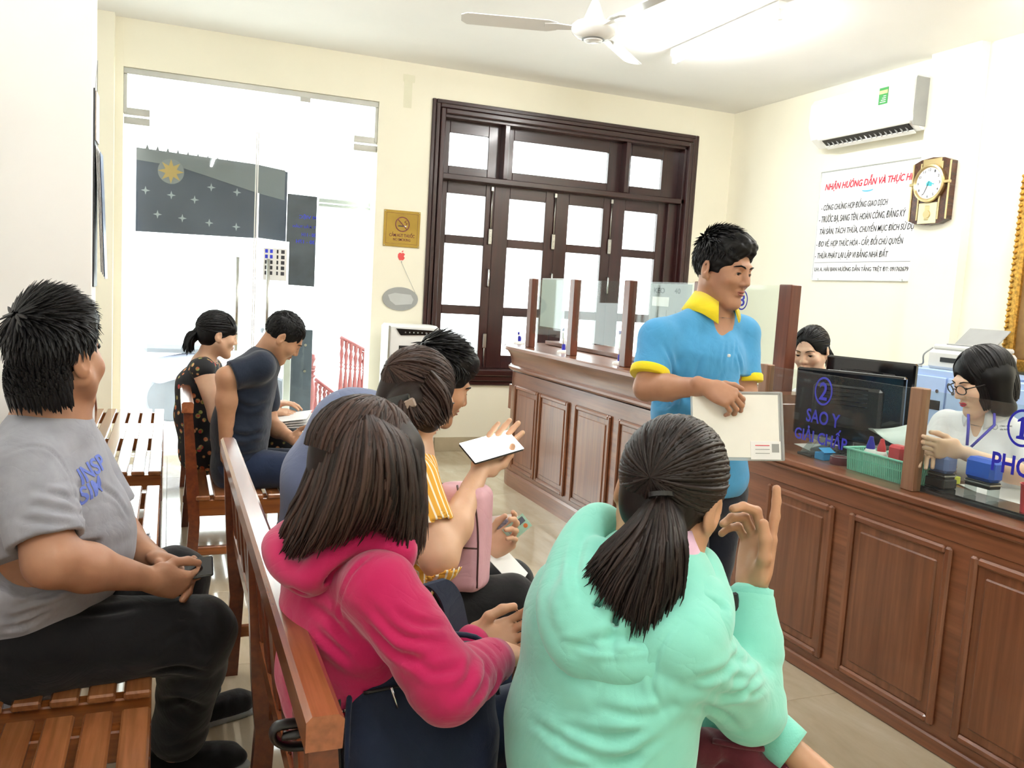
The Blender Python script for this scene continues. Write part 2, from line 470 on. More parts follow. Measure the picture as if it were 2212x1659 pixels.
# ------------------------------------------------------------------ outside the door
m_pave = plain('pale_paving', '#d8d6d0', .8, var=.05)
og = boxes('ground_outside', [(-6, 12, YB+.2, 20, -.14, -.02)], m_pave); tag(og, kind='structure', label='sunlit pale paving outside the door')
m_ban, nt, b = base_mat('night_sky_awning')
c = ramp(nt, noise(nt, coords(nt, rnd=0), 3.0, 4), [(.3, lin('#4a4e62')), (.7, lin('#585c70'))])  # dark cloth lightened to imitate veiling glare through the door glass
nt.links.new(c, b.inputs['Base Color']); b.inputs['Roughness'].default_value = .5
m_ban2 = plain('dark_glass_film', '#4a545c', .25, var=.25, vscale=5)
m_bang = plain('awning_grey', '#84848c', .6)
m_sun = plain('sun_yellow', '#c9a465', .6, var=0); m_sunr = plain('sun_ring', '#8f8f96', .6, var=0); m_star = plain('star_grey', '#b4b6c2', .6, var=0)
YN = 7.5
ban = thing('star_awning', (.3, YN, 1.76), 'dark navy banner with yellow sun and small stars hanging behind the glass door', 'banner')
prism('cloth', [(-.26, 1.755), (.66, 1.77), (.66, 2.372), (-.26, 2.405)], -.01, WALLB, (0, YN, 0), m_ban, ban)
prism('upper_band', [(-.26, 2.31), (.05, 2.29), (.66, 2.14), (.88, 2.10), (.88, 2.345), (.66, 2.37), (-.26, 2.405)], .004, WALLB, (0, YN-.001, 0), m_bang, ban)
prism('cloth', [(.675, 1.775), (.90, 1.76), (.90, 2.335), (.675, 2.368)], -.01, WALLB, (0, YN, 0), m_ban, ban)
ring('sun_disc', .0, .098, WALLB, (-.005, YN-.007, 2.245), m_sunr, ban)
pts = []
for i in range(16):
    a = math.pi*i/8; r = .095 if i % 2 == 0 else .045; pts.append((r*math.sin(a), r*math.cos(a)))
prism('sun_star', pts, .002, WALLB, (-.005, YN-.009, 2.245), m_sun, ban)
for sx, sz in ((-.19, 2.08), (0, 2.06), (.175, 2.04), (.3, 2.15), (.5, 2.13), (-.10, 1.9), (.085, 1.885), (.29, 1.865), (.5, 1.85)):
    pts = []
    for i in range(8):
        a = math.pi*i/4; r = .034 if i % 2 == 0 else .011; pts.append((r*math.sin(a), r*math.cos(a)))
    prism('star', pts, .002, WALLB, (sx, YN-.003, sz), m_star, ban)
for i in range(9):
    xx = -.18+i*.075
    prism('pennant', [(xx-.018, 2.39-i*.006), (xx+.018, 2.385-i*.006), (xx, 2.44-i*.006)], .004, WALLB, (0, YN-.004, 0), m_bang, ban)
YG = 7.258; SG = YG/YN
def glz(x, z): return (x*SG, CPOS[2]+(z-CPOS[2])*SG)
flm = thing('window_film', (1.0, YG, 1.4), 'dark film panel with mirrored blue opening hours lettering behind the right door leaf', 'film')
prism('film', [glz(*q) for q in ((.905, 1.76), (.905, 2.16), (1.15, 2.155), (1.15, 1.395), (.93, 1.40), (.93, 1.76))], .002, WALLB, (0, YD-.006, 0), m_ban2, flm)
m_bl2 = plain('blue_lettering', '#2f3fd8', .5, var=0)
for s, x0, x1, z, h in (('M VIỆC', 1.005, 1.15, 1.955, .045), ('T. ĐẦU TUẦN', .955, 1.145, 1.885, .03), ('30 - 11H', 1.03, 1.145, 1.815, .03), ('30 - 17H', .985, 1.14, 1.755, .03)):
    (xa, za), (xb_, _z) = glz(x0, z), glz(x1, z); text('lettering', s, xb_-xa, h, WALLB, (xa, YD-.0082, za), m_bl2, flm, .02, mirror=True)
st = thing('tile_sticker', (.76, YG, 1.44), 'small grid of grey printed squares stuck on the glass door', 'sticker')
box('backing', .70, .885, YD-.008, YD-.006, 1.43, 1.69, m_paper, st, .0005)
for i in range(5):
    for (xx, w) in ((.712, .022), (.75, .022), (.803, .014), (.838, .028)):
        box('printed_square', xx, xx+w, YD-.0095, YD-.008, 1.65-i*.044, 1.679-i*.044, m_bl2 if (i < 2 and xx < .8) else m_ink, st, .0004)
for xx in (-.2, .3, .85): tube('hanging_wire', [(xx, YN+.003, 2.36), (xx, YB+.19, 2.95)], .002, m_bang, ban, 5)
m_rail = plain('roller_rail', '#b6b8b8', .4, .6)
rr = thing('shutter_rail', (1.35, 7.75, 2.1), 'grey metal shutter rail seen outside through the door glass', 'rail')
box('rail', 1.2, 1.72, 7.75, 7.8, 2.10, 2.125, m_rail, rr); box('rail', 1.2, 1.72, 7.74, 7.79, 2.135, 2.17, m_rail, rr); box('bracket', 1.66, 1.70, YB+.2, 7.75, 2.10, 2.17, m_rail, rr)
# dark gate leaf and red stair balustrade outside
m_gate = plain('dark_gate_steel', '#3c434c', .4, .3, var=.15)
gt = thing('steel_gate', (1.15, 8.6, 0), 'dark steel gate leaf standing open outside the door', 'gate')
g0, g1 = at(612, 708, 8.6), at(672, 708, 8.6)
box('panel', g0[0], g1[0], 8.62, 8.66, .02, g0[2], m_gate, gt); box('post', g0[0]-.02, g0[0]+.05, 8.58, 8.66, .0, g0[2]+.03, m_alu, gt)
for zz in (.55, g0[2]-.15):
    lathe('bolt', [(.02, 0), (.014, .02)], m_chrome, gt, (g1[0]-.07, 8.62, zz), 10, WALLB)
m_bal = plain('red_baluster', '#8f4a4c', .35, var=.1, coat=.3)
def baluster(name, x, y, z0, z1, r, parent):
    h = z1-z0
    pr = [(r*.8, 0), (r*.8, .06), (r*.45, .09), (r*.5, .14), (r, .22), (r*.9, .40), (r*.55, .55), (r*.4, .6), (r*.75, .62), (r*.4, .65), (r*.75, .68), (r*.5, .7), (r*.9, .8), (r*.45, .88), (r*.8, .92), (r*.8, 1)]
    return lathe(name, [(a, b*h) for a, b in pr], m_bal, parent, (x, y, z0), 10)
bl = thing('stair_balustrade', (1.5, 9.0, 0), 'dusty red turned stair balustrade in the bright yard outside', 'balustrade')
def atY(px, py, Y):
    v = CAXES.T @ np.array([(px-IMW/2)/FPX, (py-IMH/2)/FPX, 1.0]); return CPOS+v*(Y/v[1])
for i, (px, pt, pb) in enumerate([(683, 825, 910), (692, 832, 912), (701, 838, 914), (709, 845, 916), (718, 852, 918), (727, 858, 905), (733, 864, 905)]):
    p, q = atY(px, pt, 9.0), atY(px, pb, 9.0); baluster('baluster', p[0], 9.0, max(q[2], 0), p[2], .024, bl)
for i, (px, pt, pb) in enumerate([(739, 732, 890), (749, 738, 890), (759, 742, 885), (769, 748, 880), (779, 752, 875), (787, 760, 870)]):
    p, q = atY(px, pt, 8.9), atY(px, pb, 8.9); baluster('baluster', p[0], 8.9, max(q[2], .02), p[2], .026, bl)
p = atY(674, 762, 8.9); q = atY(670, 905, 8.9); h = p[2]
lathe('newel_post', [(.05, 0), (.05, .1), (.03, .14), (.05, .25), (.045, .35), (.025, .45), (.05, .48), (.025, .5), (.05, .53), (.03, .56), (.045, .58), (.045, h-.16), (.02, h-.13), (.02, h-.11), (.045, h-.06), (.03, h-.015), (.005, h)], m_bal, bl, (p[0], 8.9, 0), 14)
a, c = atY(680, 818, 9.0), atY(737, 862, 9.0)
tube('handrail', [a, c], .02, m_bal, bl); a, c = atY(735, 728, 8.9), atY(790, 757, 8.9); tube('handrail', [a, c], .02, m_bal, bl)
# ------------------------------------------------------------------ ceiling lamps (each with its own emitting tube)
m_tube, nt, b = base_mat('lit_fluorescent_tube')
nt.nodes.remove(b); em = nd(nt, 'ShaderNodeEmission'); em.inputs[0].default_value = (1, .99, .975, 1); em.inputs[1].default_value = TUBE_POWER
nt.links.new(em.outputs[0], nt.nodes['Material Output'].inputs['Surface'])
def tube_lamp(x, y0, y1, label, group=None):
    t = thing('fluorescent_lamp', (x, (y0+y1)/2, ZC), label, 'lamp', group)
    box('batten', x-.03, x+.03, y0-.03, y1+.03, ZC-.05, ZC, m_whitep, t)
    for y in (y0-.015, y1+.015): box('lamp_holder', x-.014, x+.014, y-.014, y+.014, ZC-.11, ZC-.045, m_whitep, t, .004)
    tube('tube', [(x, y0, ZC-.09), (x, y1, ZC-.09)], .016, m_tube, t, 10)
tube_lamp(3.43, 4.50, 5.66, 'lit fluorescent tube on the ceiling between fan and air conditioner')
tube_lamp(.95, 3.1, 4.3, 'lit fluorescent tube over the left aisle, above the picture', 'lamps out of the picture')
tube_lamp(3.5, .6, 1.8, 'unseen fluorescent tube added for light over the counter behind the viewer', 'lamps out of the picture')  # out of view, added to light the counter side
tube_lamp(4.35, 2.3, 3.5, 'lit fluorescent tube over the clerks near the right wall, above the picture', 'lamps out of the picture')
tube_lamp(.6, -.6, .6, 'unseen fluorescent tube added for light over the viewer', 'lamps out of the picture')  # added lamp, never in view, lights the near end of the room

# ------------------------------------------------------------------ ceiling fan
m_fan = plain('fan_enamel', '#f0f0ee', .25, var=.02, coat=.3)
FX, FY = 2.03, 4.18
fan = thing('ceiling_fan', (FX, FY, ZC), 'white three bladed ceiling fan in front of the window', 'fan')
lathe('canopy', [(.075, 0), (.07, -.03), (.05, -.08), (.02, -.12)], m_fan, fan, (FX, FY, ZC), 24)
tube('rod', [(FX, FY, ZC-.1), (FX, FY, 2.98)], .012, m_fan, fan, 12)
lathe('lower_cup', [(.012, 3.06), (.03, 3.055), (.026, 3.03), (.014, 3.0)], m_fan, fan, (FX, FY, 0), 20)
lathe('upper_cup', [(.045, 3.24), (.05, 3.2), (.035, 3.08), (.013, 2.985)], m_fan, fan, (FX, FY, 0), 24)
mo = lathe('motor', [(.012, 2.99), (.02, 2.975), (.055, 2.885), (.062, 2.87), (.10, 2.862), (.118, 2.845), (.12, 2.83), (.112, 2.812), (.085, 2.79), (.06, 2.782), (.05, 2.78)], m_fan, fan, (FX, FY, 0), 36)
ring('vent_ring', .05, .06, [(1, 0, 0), (0, -1, 0), (0, 0, -1)], (FX, FY, 2.781), m_greyp, mo)
lathe('bottom_cap', [(.05, 2.778), (.048, 2.772), (.03, 2.768), (.0, 2.766)], m_fan, fan, (FX, FY, 0), 24)
for ang in (163, 276, 43):
    a = math.radians(ang); d = np.array([math.cos(a), math.sin(a), 0]); s = np.array([-math.sin(a), math.cos(a), 0])
    tilt = .22; u = s*math.cos(tilt)+np.array([0, 0, 1])*math.sin(tilt); n = np.cross(d, u)
    o = np.array([FX, FY, 2.835])
    prism('blade', [(.19, -.045), (.24, -.065), (.66, -.06), (.69, -.03), (.69, .03), (.66, .05), (.24, .045), (.19, .03)], .004, [d, u, n], o, m_fan, fan)
    prism('blade_arm', [(.10, -.018), (.2, -.03), (.26, -.02), (.26, .02), (.2, .03), (.10, .018)], .006, [d, u, n], o-n*.006, m_fan, fan)

# ------------------------------------------------------------------ air conditioner on the right wall
ac = thing('air_conditioner', (XR, 5.33, 2.78), 'white split air conditioner high on the right wall', 'air conditioner')
prof = [(0, .02), (-.10, 0), (-.19, .06), (-.225, .16), (-.22, .33), (-.19, .375), (0, .385)]
V, Fc = [], []
ya, yb = 4.80, 5.86
n = len(prof)
for y in (ya, yb):
    for px, pz in prof: V.append((XR+px, y, 2.775+pz))
for i in range(n):
    k = (i+1) % n; Fc.append((i, k, n+k, n+i))
Fc.append(tuple(range(n))[::-1]); Fc.append(tuple(n+i for i in range(n)))
obj('body', mesh('body', V, Fc), m_whitep, ac)
cx = np.array([XR-.145, 5.30, 2.805]); R = [(0, 1, 0), np.array((-.83, 0, .555)), np.array((-.555, 0, -.83))]
obox('outlet', cx+np.array(R[2])*.004, (.44, .042, .006), R, m_black, ac, .001)
for k in range(17):
    obox('vane', cx+np.array([0, -.40+k*.05, 0])+np.array(R[2])*.008, (.004, .03, .009), [(.9, .3, 0), R[1], np.cross((.9, .3, 0), R[1])], m_greyp if k != 8 else m_whitep, ac, .001)
obox('louvre_flap', cx-np.array(R[1])*.045+np.array(R[2])*.012, (.45, .018, .004), R, m_whitep, ac, .002)
obox('louvre_flap', cx+np.array(R[1])*.05+np.array(R[2])*.01, (.47, .008, .006), R, m_whitep, ac, .002)
box('end_cap', XR-.2, XR-.005, ya-.006, ya+.001, 2.80, 3.14, m_greyp, ac, .005)
en = box('energy_label', XR-.2275, XR-.224, 5.03, 5.115, 2.985, 3.105, plain('label_green', '#3f9a50', .5, var=0), ac, .0005)
box('label_band', XR-.2285, XR-.227, 5.033, 5.112, 3.06, 3.085, plain('label_yellow', '#e8e090', .5, var=0), en, .0003)
for k in range(4): box('label_line', XR-.2285, XR-.227, 5.045, 5.10-.01*k, 2.998+k*.014, 3.003+k*.014, m_paper, en, .0003)

# ------------------------------------------------------------------ notice board and clock
sg = thing('notice_board', (XR, 5.39, 1.70), 'white notice board with red heading and black service list on the right wall', 'sign')
m_board = plain('board_white', '#f7f7f7', .3, var=.01)
sx = XR-.012
box('board', sx, XR, 4.62, 5.90, 1.70, 2.60, m_board, sg, .002)
for y0, y1, z0, z1 in ((4.62, 5.90, 2.592, 2.602), (4.62, 5.90, 1.698, 1.706), (5.895, 5.903, 1.70, 2.60)): box('frame_strip', sx-.004, XR, y0, y1, z0, z1, m_alu, sg, .001)
tx = sx-.0015
text('heading', 'NHẬN HƯỚNG DẪN VÀ THỰC HIỆN', 1.0, .095, WALLR, (tx, 5.84, 2.43), m_red, sg, .022, .25)
for s, y0, w, z, h in (('- CÔNG CHỨNG HỢP ĐỒNG GIAO DỊCH', 5.86, .72, 2.265, .085), ('- TRƯỚC BẠ, SANG TÊN, HOÀN CÔNG, ĐĂNG KÝ', 5.875, .92, 2.165, .085),
      ('TÀI SẢN, TÁCH THỬA, CHUYỂN MỤC ĐÍCH SỬ DỤNG', 5.855, 1.06, 2.068, .085), ('- ĐO VẼ, HỢP THỨC HÓA - CẤP, ĐỔI CHỦ QUYỀN', 5.88, .93, 1.965, .085), ('- THỪA PHÁT LẠI LẬP VI BẰNG NHÀ ĐẤT', 5.885, .80, 1.868, .085)):
    text('service_line', s, w, h, WALLR, (tx, y0, z), m_ink, sg, .006, .2)
box('rule', tx-.0005, tx+.001, 4.70, 5.885, 1.845, 1.8475, m_ink, sg, .0003)
text('contact_line', 'LH: A. HẢI BAN HƯỚNG DẪN TẦNG TRỆT ĐT: 091762679', 1.0, .06, WALLR, (tx, 5.875, 1.765), m_ink, sg, .004)
pts = [(-.06, .01)]+[(.06*math.cos(a), -.016*math.sin(a)+.006) for a in np.linspace(math.pi, 0, 12)]+[(.045*math.cos(a), -.004*math.sin(a)+.006) for a in np.linspace(0, math.pi, 12)]
prism('swoosh', pts[1:], .001, WALLR, (tx, 5.36, 2.405), plain('swoosh_blue', '#5fb4d8', .5, var=0), sg)
for y in (5.83, 4.93): box('clip', sx-.008, sx, y-.012, y+.012, 1.695, 1.715, m_alu, sg, .002)

m_cl = wood('clock_wood', '#3a1f14', '#5d3420', 2, .25, .4, .1, 1.5)
m_gold = plain('brass_gold', '#cdb98a', .28, .9, var=.08)
ck = thing('wall_clock', (5.01, 4.645, 2.08), 'brown and gold pendulum wall clock hanging beside the notice board', 'clock')
KX, KY, KZ = 5.01, 4.645, 2.325
out = [(-.165, -.2), (-.10, -.225), (0, -.235), (.10, -.225), (.165, -.2), (.165, .2), (.10, .225), (0, .235), (-.10, .225), (-.165, .2)]
prism('case', out, .05, WALLR, (KX, KY, KZ), m_cl, ck)
for s in (-1, 1):
    for u in (.158, .09): box('gold_strip', KX-.058, KX-.048, KY+s*u-.006, KY+s*u+.006, KZ-.2, KZ+.2, m_gold, ck, .002)
box('name_plate', KX-.055, KX-.05, KY-.08, KY+.08, KZ+.15, KZ+.225, m_gold, ck, .002)
box('pendulum_box', KX-.055, KX-.05, KY-.08, KY+.08, KZ-.225, KZ-.08, plain('dial_cream', '#e9dfb4', .4), ck, .002)
R0 = [(0, -1, 0), (0, 0, 1), (-1, 0, 0)]
lathe('bezel', [(.13, .045), (.135, .06), (.13, .075), (.118, .078), (.11, .066)], m_gold, ck, (KX, KY, KZ+.055), 40, R0)
fc = lathe('face', [(.108, .058), (.108, .0685)], plain('clock_face', '#f6f8fb', .3, var=0), ck, (KX, KY, KZ+.055), 40, R0)
for k in range(1, 13):
    a = math.radians(30*k); s = str(k)
    w = .012 if k < 10 else .02
    text('numeral', s, w, .018, WALLR, (KX-.069, KY-math.sin(a)*.092+w/2, KZ+.055+math.cos(a)*.092-.009), m_ink, fc, .01)
for ang, L, w in ((102, .05, .012), (205, .085, .005)):
    a = math.radians(ang); dd = np.array([0, -math.sin(a), math.cos(a)]); ss = np.cross(dd, (-1, 0, 0))
    prism('hand', [(-w/2, -.01), (w/2, -.01), (w/4, L), (-w/4, L)], .002, [ss, dd, (-1, 0, 0)], (KX-.0705, KY, KZ+.055), m_ink if ang > 150 else plain('hand_teal', '#49b8c4', .4, var=0), fc)
prism('dial_emblem', [(-.02, -.012), (.028, -.018), (.03, .006), (0, .022), (-.018, .008)], .001, WALLR, (KX-.0695, KY, KZ+.05), MATS['hand_teal'], fc)
for s in (-1, 1): box('side_lug', KX-.07, KX-.045, KY+s*.15-.022, KY+s*.15+.022, KZ+.045, KZ+.065, m_gold, ck, .003)
box('pendulum', KX-.06, KX-.055, KY-.018, KY+.02, KZ-.2, KZ-.1, m_gold, ck, .004); lathe('bob', [(.0, 0), (.03, .002), (.028, .008)], m_gold, ck, (KX-.055, KY, KZ-.16), 16, R0)

# gilt framed picture at the right edge
gf = thing('gilt_picture', (XR, 3.6, 1.15), 'gilt carved picture frame at the right edge of the wall', 'picture')
m_gilt = plain('carved_gilt', '#b98d3e', .35, .7, var=.45, vscale=60, bump=.8, bscale=90)
m_can = plain('brown_canvas', '#8a6a3c', .6, var=.4, vscale=6)
GY1 = 4.0
box('canvas', XR-.03, XR-.005, 3.0, GY1-.06, 1.21, 2.3, m_can, gf)
box('frame_side', XR-.06, XR, GY1-.075, GY1, 1.13, 2.38, m_gilt, gf, .012); box('frame_side', XR-.06, XR, 2.93, 3.0, 1.13, 2.38, m_gilt, gf, .012)
box('frame_rail', XR-.06, XR, 3.0, GY1-.075, 1.13, 1.21, m_gilt, gf, .012); box('frame_rail', XR-.06, XR, 3.0, GY1-.075, 2.30, 2.38, m_gilt, gf, .012)
for k in range(34):
    z = 1.15+k*.037
    if z < 2.38: lathe('bead', [(0, 0), (.012, .003), (.009, .012), (0, .016)], m_gilt, gf, (XR-.06, GY1-.02, z), 8, R0)

# ------------------------------------------------------------------ back wall fittings
pl = thing('no_smoking_plaque', (1.82, YB, 1.77), 'gold mirror no smoking plaque on the wall beside the door', 'sign')
m_pl = plain('gold_mirror', '#b79a55', .09, 1.0, var=.1)
box('plate', 1.665, 1.98, YB-.008, YB, 1.775, 2.08, m_pl, pl, .001)
m_mar = plain('maroon_print', '#6e2b30', .5, var=0)
for z0, z1, x0, x1 in ((1.80, 1.802, 1.685, 1.96), (2.055, 2.057, 1.685, 1.96)): box('border_line', x0, x1, YB-.0095, YB-.008, z0, z1, m_mar, pl, .0003)
for x0 in (1.685, 1.958): box('border_line', x0, x0+.002, YB-.0095, YB-.008, 1.80, 2.057, m_mar, pl, .0003)
ring('prohibition_ring', .055, .063, WALLB, (1.825, YB-.009, 1.965), m_mar, pl)
obox('prohibition_bar', (1.825, YB-.009, 1.965), (.056, .004, .0007), [(.71, 0, -.71), (.71, 0, .71), (0, -1, 0)], m_mar, pl, .0003)
box('cigarette', 1.79, 1.835, YB-.0095, YB-.008, 1.945, 1.955, m_ink, pl, .0003); box('cigarette_tip', 1.838, 1.86, YB-.0095, YB-.008, 1.945, 1.955, m_paper, pl, .0003)
tube('smoke_curl', catmull([(1.855, YB-.009, 1.96), (1.865, YB-.009, 1.975), (1.845, YB-.009, 1.985), (1.86, YB-.009, 2.0)], 5), .003, m_mar, pl, 6)
text('lettering', 'CẤM HÚT THUỐC', .22, .042, WALLB, (1.715, YB-.009, 1.858), m_mar, pl, .012); text('lettering', 'NO SMOKING', .15, .022, WALLB, (1.75, YB-.009, 1.825), m_mar, pl, .006)
for x, z in ((1.675, 2.07), (1.97, 2.07), (1.675, 1.785), (1.97, 1.785)): lathe('screw', [(.006, 0), (.004, .004)], m_chrome, pl, (x, YB-.008, z), 10, WALLB)
ap = thing('apple_sticker', (1.83, YB, 1.70), 'small red apple shaped sticker with a bite and leaf', 'sticker')
pts = [(0, .022), (.012, .027), (.024, .022), (.03, .012), (.022, .004), (.021, -.006), (.03, -.014), (.02, -.032), (.008, -.038), (0, -.034), (-.008, -.038), (-.02, -.032), (-.03, -.012), (-.03, .012), (-.02, .025), (-.010, .027)]
m_ap = plain('apple_red', '#e2504f', .5, var=.03)
prism('apple', pts, .002, WALLB, (1.83, YB-.001, 1.70), m_ap, ap); prism('leaf', [(0, .03), (.012, .034), (.016, .048), (.004, .042)], .002, WALLB, (1.83, YB-.001, 1.70), m_ap, ap)
ov = thing('oval_hanging_sign', (1.835, YB, 1.23), 'grey oval sign hanging on a thin string below the plaque', 'sign')
m_ov = plain('grey_oval', '#9fa19f', .5, var=.04); m_ov2 = plain('pale_oval_patch', '#c4c8c6', .5, var=.05)
prism('board', [(.155*math.cos(a), .10*math.sin(a)) for a in np.linspace(0, 2*math.pi, 40, endpoint=False)], .012, WALLB, (1.835, YB, 1.335), m_ov, ov)
prism('patch', [(-.11, .03), (-.05, .05), (0, .045), (.09, .04), (.115, .0), (.10, -.04), (-.04, -.055), (-.09, -.02)], .002, WALLB, (1.835, YB-.012, 1.335), m_ov2, ov)
tube('string', [(1.832, YB-.006, 1.645), (1.965, YB-.008, 1.39)], .0015, m_greyp, ov, 6); lathe('peg', [(.004, 0), (.004, .012)], m_greyp, ov, (1.832, YB, 1.65), 8, WALLB)
pt = thing('patched_paint', (1.82, YB, 2.93), 'pale plaster patch on the cream wall above the plaque', 'wall patch')
box('patch', 1.79, 1.86, YB-.0015, YB, 2.93, 3.16, plain('patch_grey', '#ecead2', .7, var=.02), pt, .0005); box('patch', 1.78, 1.88, YB-.001, YB, 3.14, 3.2, MATS['patch_grey'], pt, .0003)

# air cooler standing by the window
co = thing('air_cooler', (1.9, 6.95, 0), 'tall white air cooler with black control strip between door and window', 'air cooler')
m_cool = plain('cooler_white', '#f2f3f3', .3, var=.02)
cx0, cx1, cy0, cy1 = 1.66, 2.09, 6.86, 7.14
box('body', cx0, cx1, cy0, cy1, .08, 1.13, m_cool, co, .02)
box('front_edge', cx0-.004, cx0+.012, cy0-.012, cy0+.02, .1, 1.12, m_alu, co, .003)
prism('control_strip', [(.06, 1.10), (.43, 1.09), (.42, 1.055), (.10, 1.045)], .008, WALLB, (cx0, cy0, 0), m_blackgloss, co)
for k in range(8): lathe('button', [(.006, 0), (.005, .004)], m_greyp, co, (cx0+.14+k*.035, cy0-.008, 1.07), 8, WALLB)
box('louvre_recess', cx0+.09, cx1-.05, cy0-.006, cy0+.002, .55, .96, m_black, co, .003)
for k in range(8): box('louvre', cx0+.10, cx1-.06, cy0-.016, cy0-.004, .57+k*.048, .60+k*.048, m_whitep, co, .003)
box('tank_front', cx0+.03, cx1-.03, cy0-.008, cy0, .12, .48, m_whitep, co, .004)
m_logo = plain('logo_blue', '#6f93c4', .5, var=0)
for k in range(7):
    a = math.radians(200-k*38); lathe('logo_dot', [(.010-.001*k, 0), (.008-.001*k, .002)], m_logo, co, (cx1-.09+.035*math.cos(a), cy0-.009, .185+.035*math.sin(a)), 10, WALLB)
for x in (cx0+.05, cx1-.05): lathe('castor', [(.03, -.015), (.035, -.01), (.035, .01), (.03, .015)], m_black, co, (x, cy0+.06, .04), 14, [(0, 1, 0), (0, 0, 1), (1, 0, 0)])

# ------------------------------------------------------------------ left wall switches and calendar
WLT = [(0, 1, 0), (0, 0, 1), (1, 0, 0)]
eb = thing('breaker_box', (XL, 4.12, 1.9), 'white recessed breaker box with grey cover on the left wall', 'switch box')
box('plate', XL, XL+.012, 3.94, 4.30, 1.86, 2.36, m_whitep, eb, .006)
prism('smoked_cover', [(0, 0), (.05, .03), (.06, .10), (.055, .2), (.0, .23)], .16, [(1, 0, 0), (0, 0, 1), (0, 1, 0)], (XL+.012, 4.05, 1.98), plain('smoke_cover', '#7e7f80', .3), eb)
sb = thing('fan_regulator', (XL, 4.12, 1.6), 'white plastic fan regulator with two knobs below the breaker box', 'regulator')
box('case', XL, XL+.06, 3.96, 4.2, 1.58, 1.78, m_whitep, sb, .008)
for y in (4.05, 4.13): lathe('knob', [(.022, 0), (.024, .02), (.02, .03)], m_whitep, sb, (XL+.06, y, 1.63), 16, WLT)
sk = thing('wall_socket', (XL, 4.1, 1.3), 'white socket panel with black plug on the left wall', 'socket')
box('plate', XL, XL+.014, 3.95, 4.2, 1.29, 1.56, m_whitep, sk, .005)
for k in range(3): box('switch_key', XL+.014, XL+.02, 3.98+.06*k, 4.02+.06*k, 1.42, 1.48, m_paper, sk, .003)
for k in range(2): tube('plug_pin', [(XL+.014, 4.12+k*.03, 1.44), (XL+.06, 4.12+k*.03, 1.44), (XL+.05, 4.12+k*.03, 1.40)], .007, m_black, sk)
ca = thing('wall_calendar', (-.335, 4.53, 1.3), 'dark backed calendar hanging on the side of the pillar', 'calendar')
m_cb = plain('calendar_board', '#26272c', .5); m_cp = plain('calendar_picture', '#5a6b8c', .4, var=.5, vscale=12)
box('board', -.335, -.328, 4.44, 4.63, 1.36, 2.26, m_cb, ca, .002)
box('header', -.328, -.322, 4.45, 4.62, 2.03, 2.25, plain('calendar_header', '#c9b8a8', .4, var=.3, vscale=20), ca, .001)
for k in range(4): obox('leaf', (-.312+k*.006, 4.535, 1.72-.01*k), (.001, .085, .29), [(1, 0, .04), (0, 1, 0), (-.04, 0, 1)], m_cp if k == 3 else m_paper, ca, .0005)
tube('hanger', [(-.33, 4.48, 2.26), (-.325, 4.535, 2.40), (-.33, 4.59, 2.26)], .0015, m_greyp, ca, 6)

# ------------------------------------------------------------------ slatted timber benches, all facing the counter
def bench(label, xb, y0, y1, ns=6, back=True, rail_z=.87):
    t = thing('slatted_bench', (xb+.25, (y0+y1)/2, 0), label, 'bench', 'slatted waiting benches')
    sw, gap = .062, .018; z = .43
    xs0 = xb+.04
    for i in range(ns):
        x = xs0+i*(sw+gap); box('seat_slat', x, x+sw, y0+.01, y1-.01, z-.022, z, m_bs, t, .005)
    x1 = xs0+ns*(sw+gap)-gap
    ys = [y0+.05, (y0+y1)/2, y1-.05]
    for k, y in enumerate(ys):
        box('seat_bearer', xs0, x1, y-.022, y+.022, z-.10, z-.023, m_bx, t, .004)
        box('front_leg', x1-.05, x1, y-.022, y+.022, 0, z-.10, m_bz, t, .005)
        box('stretcher', xb, x1-.05, y-.015, y+.015, .14, .18, m_bx, t, .004)
        # back leg running up into the leaning back post
        pts = [(-.005, 0), (.045, 0), (.06, .30), (.055, .43), (.02, rail_z-.05), (-.02, rail_z-.05), (.0, .43), (.012, .30)]
        prism('back_post', [(a, c) for a, c in pts], .044, [(1, 0, 0), (0, 0, 1), (0, -1, 0)], (xb, y+.022, 0), m_bz, t)
    if back:
        # top rail with rounded ends
        L = (y1-y0)/2
        prof = [(-.028, -.05), (.022, -.05), (.024, -.008), (.016, 0), (-.02, 0), (-.028, -.008)]
        V, Fc = [], []
        for yy in (-L, L):
            for a, c in prof: V.append((a, yy, c))
        n = len(prof)
        for i in range(n):
            k = (i+1) % n; Fc.append((i, n+i, n+k, k))
        Fc.append(tuple(range(n))); Fc.append(tuple(n+i for i in range(n))[::-1])
        key = ('toprail', round(L, 3))
        if key not in _BOX:
            me = mesh('top_rail', V, Fc); me.materials.append(m_by); _BOX[key] = me
        obj('top_rail', _BOX[key], None, t, (xb, (y0+y1)/2, rail_z))
        box('lower_rail', xb+.015, xb+.04, y0+.07, y1-.07, .50, .55, m_by, t, .005)
        nsl = 11
        for i in range(nsl):
            y = y0+.16+(y1-y0-.32)*i/(nsl-1)
            obox('back_slat', (xb+.011, y, .687), (.007, .045, .137), [(.993, 0, .09), (0, 1, 0), (-.09, 0, .993)], m_bz, t, .003)
    return t
bench('glossy bench with high back rail holding the women in pink and yellow', .205, 1.10, 3.20)
bench('bench further back under the man in the navy shirt', .085, 4.10, 6.2, 7)
bench('slatted bench in the lower left corner, nearest the viewer', -.53, -.10, 2.10)
bench('bench under the man in the grey t-shirt', -.53, 2.16, 4.37)
bench('empty bench beside the pillar near the glass door', -.53, 4.66, 6.86)
# ------------------------------------------------------------------ service counter
XC = 2.40
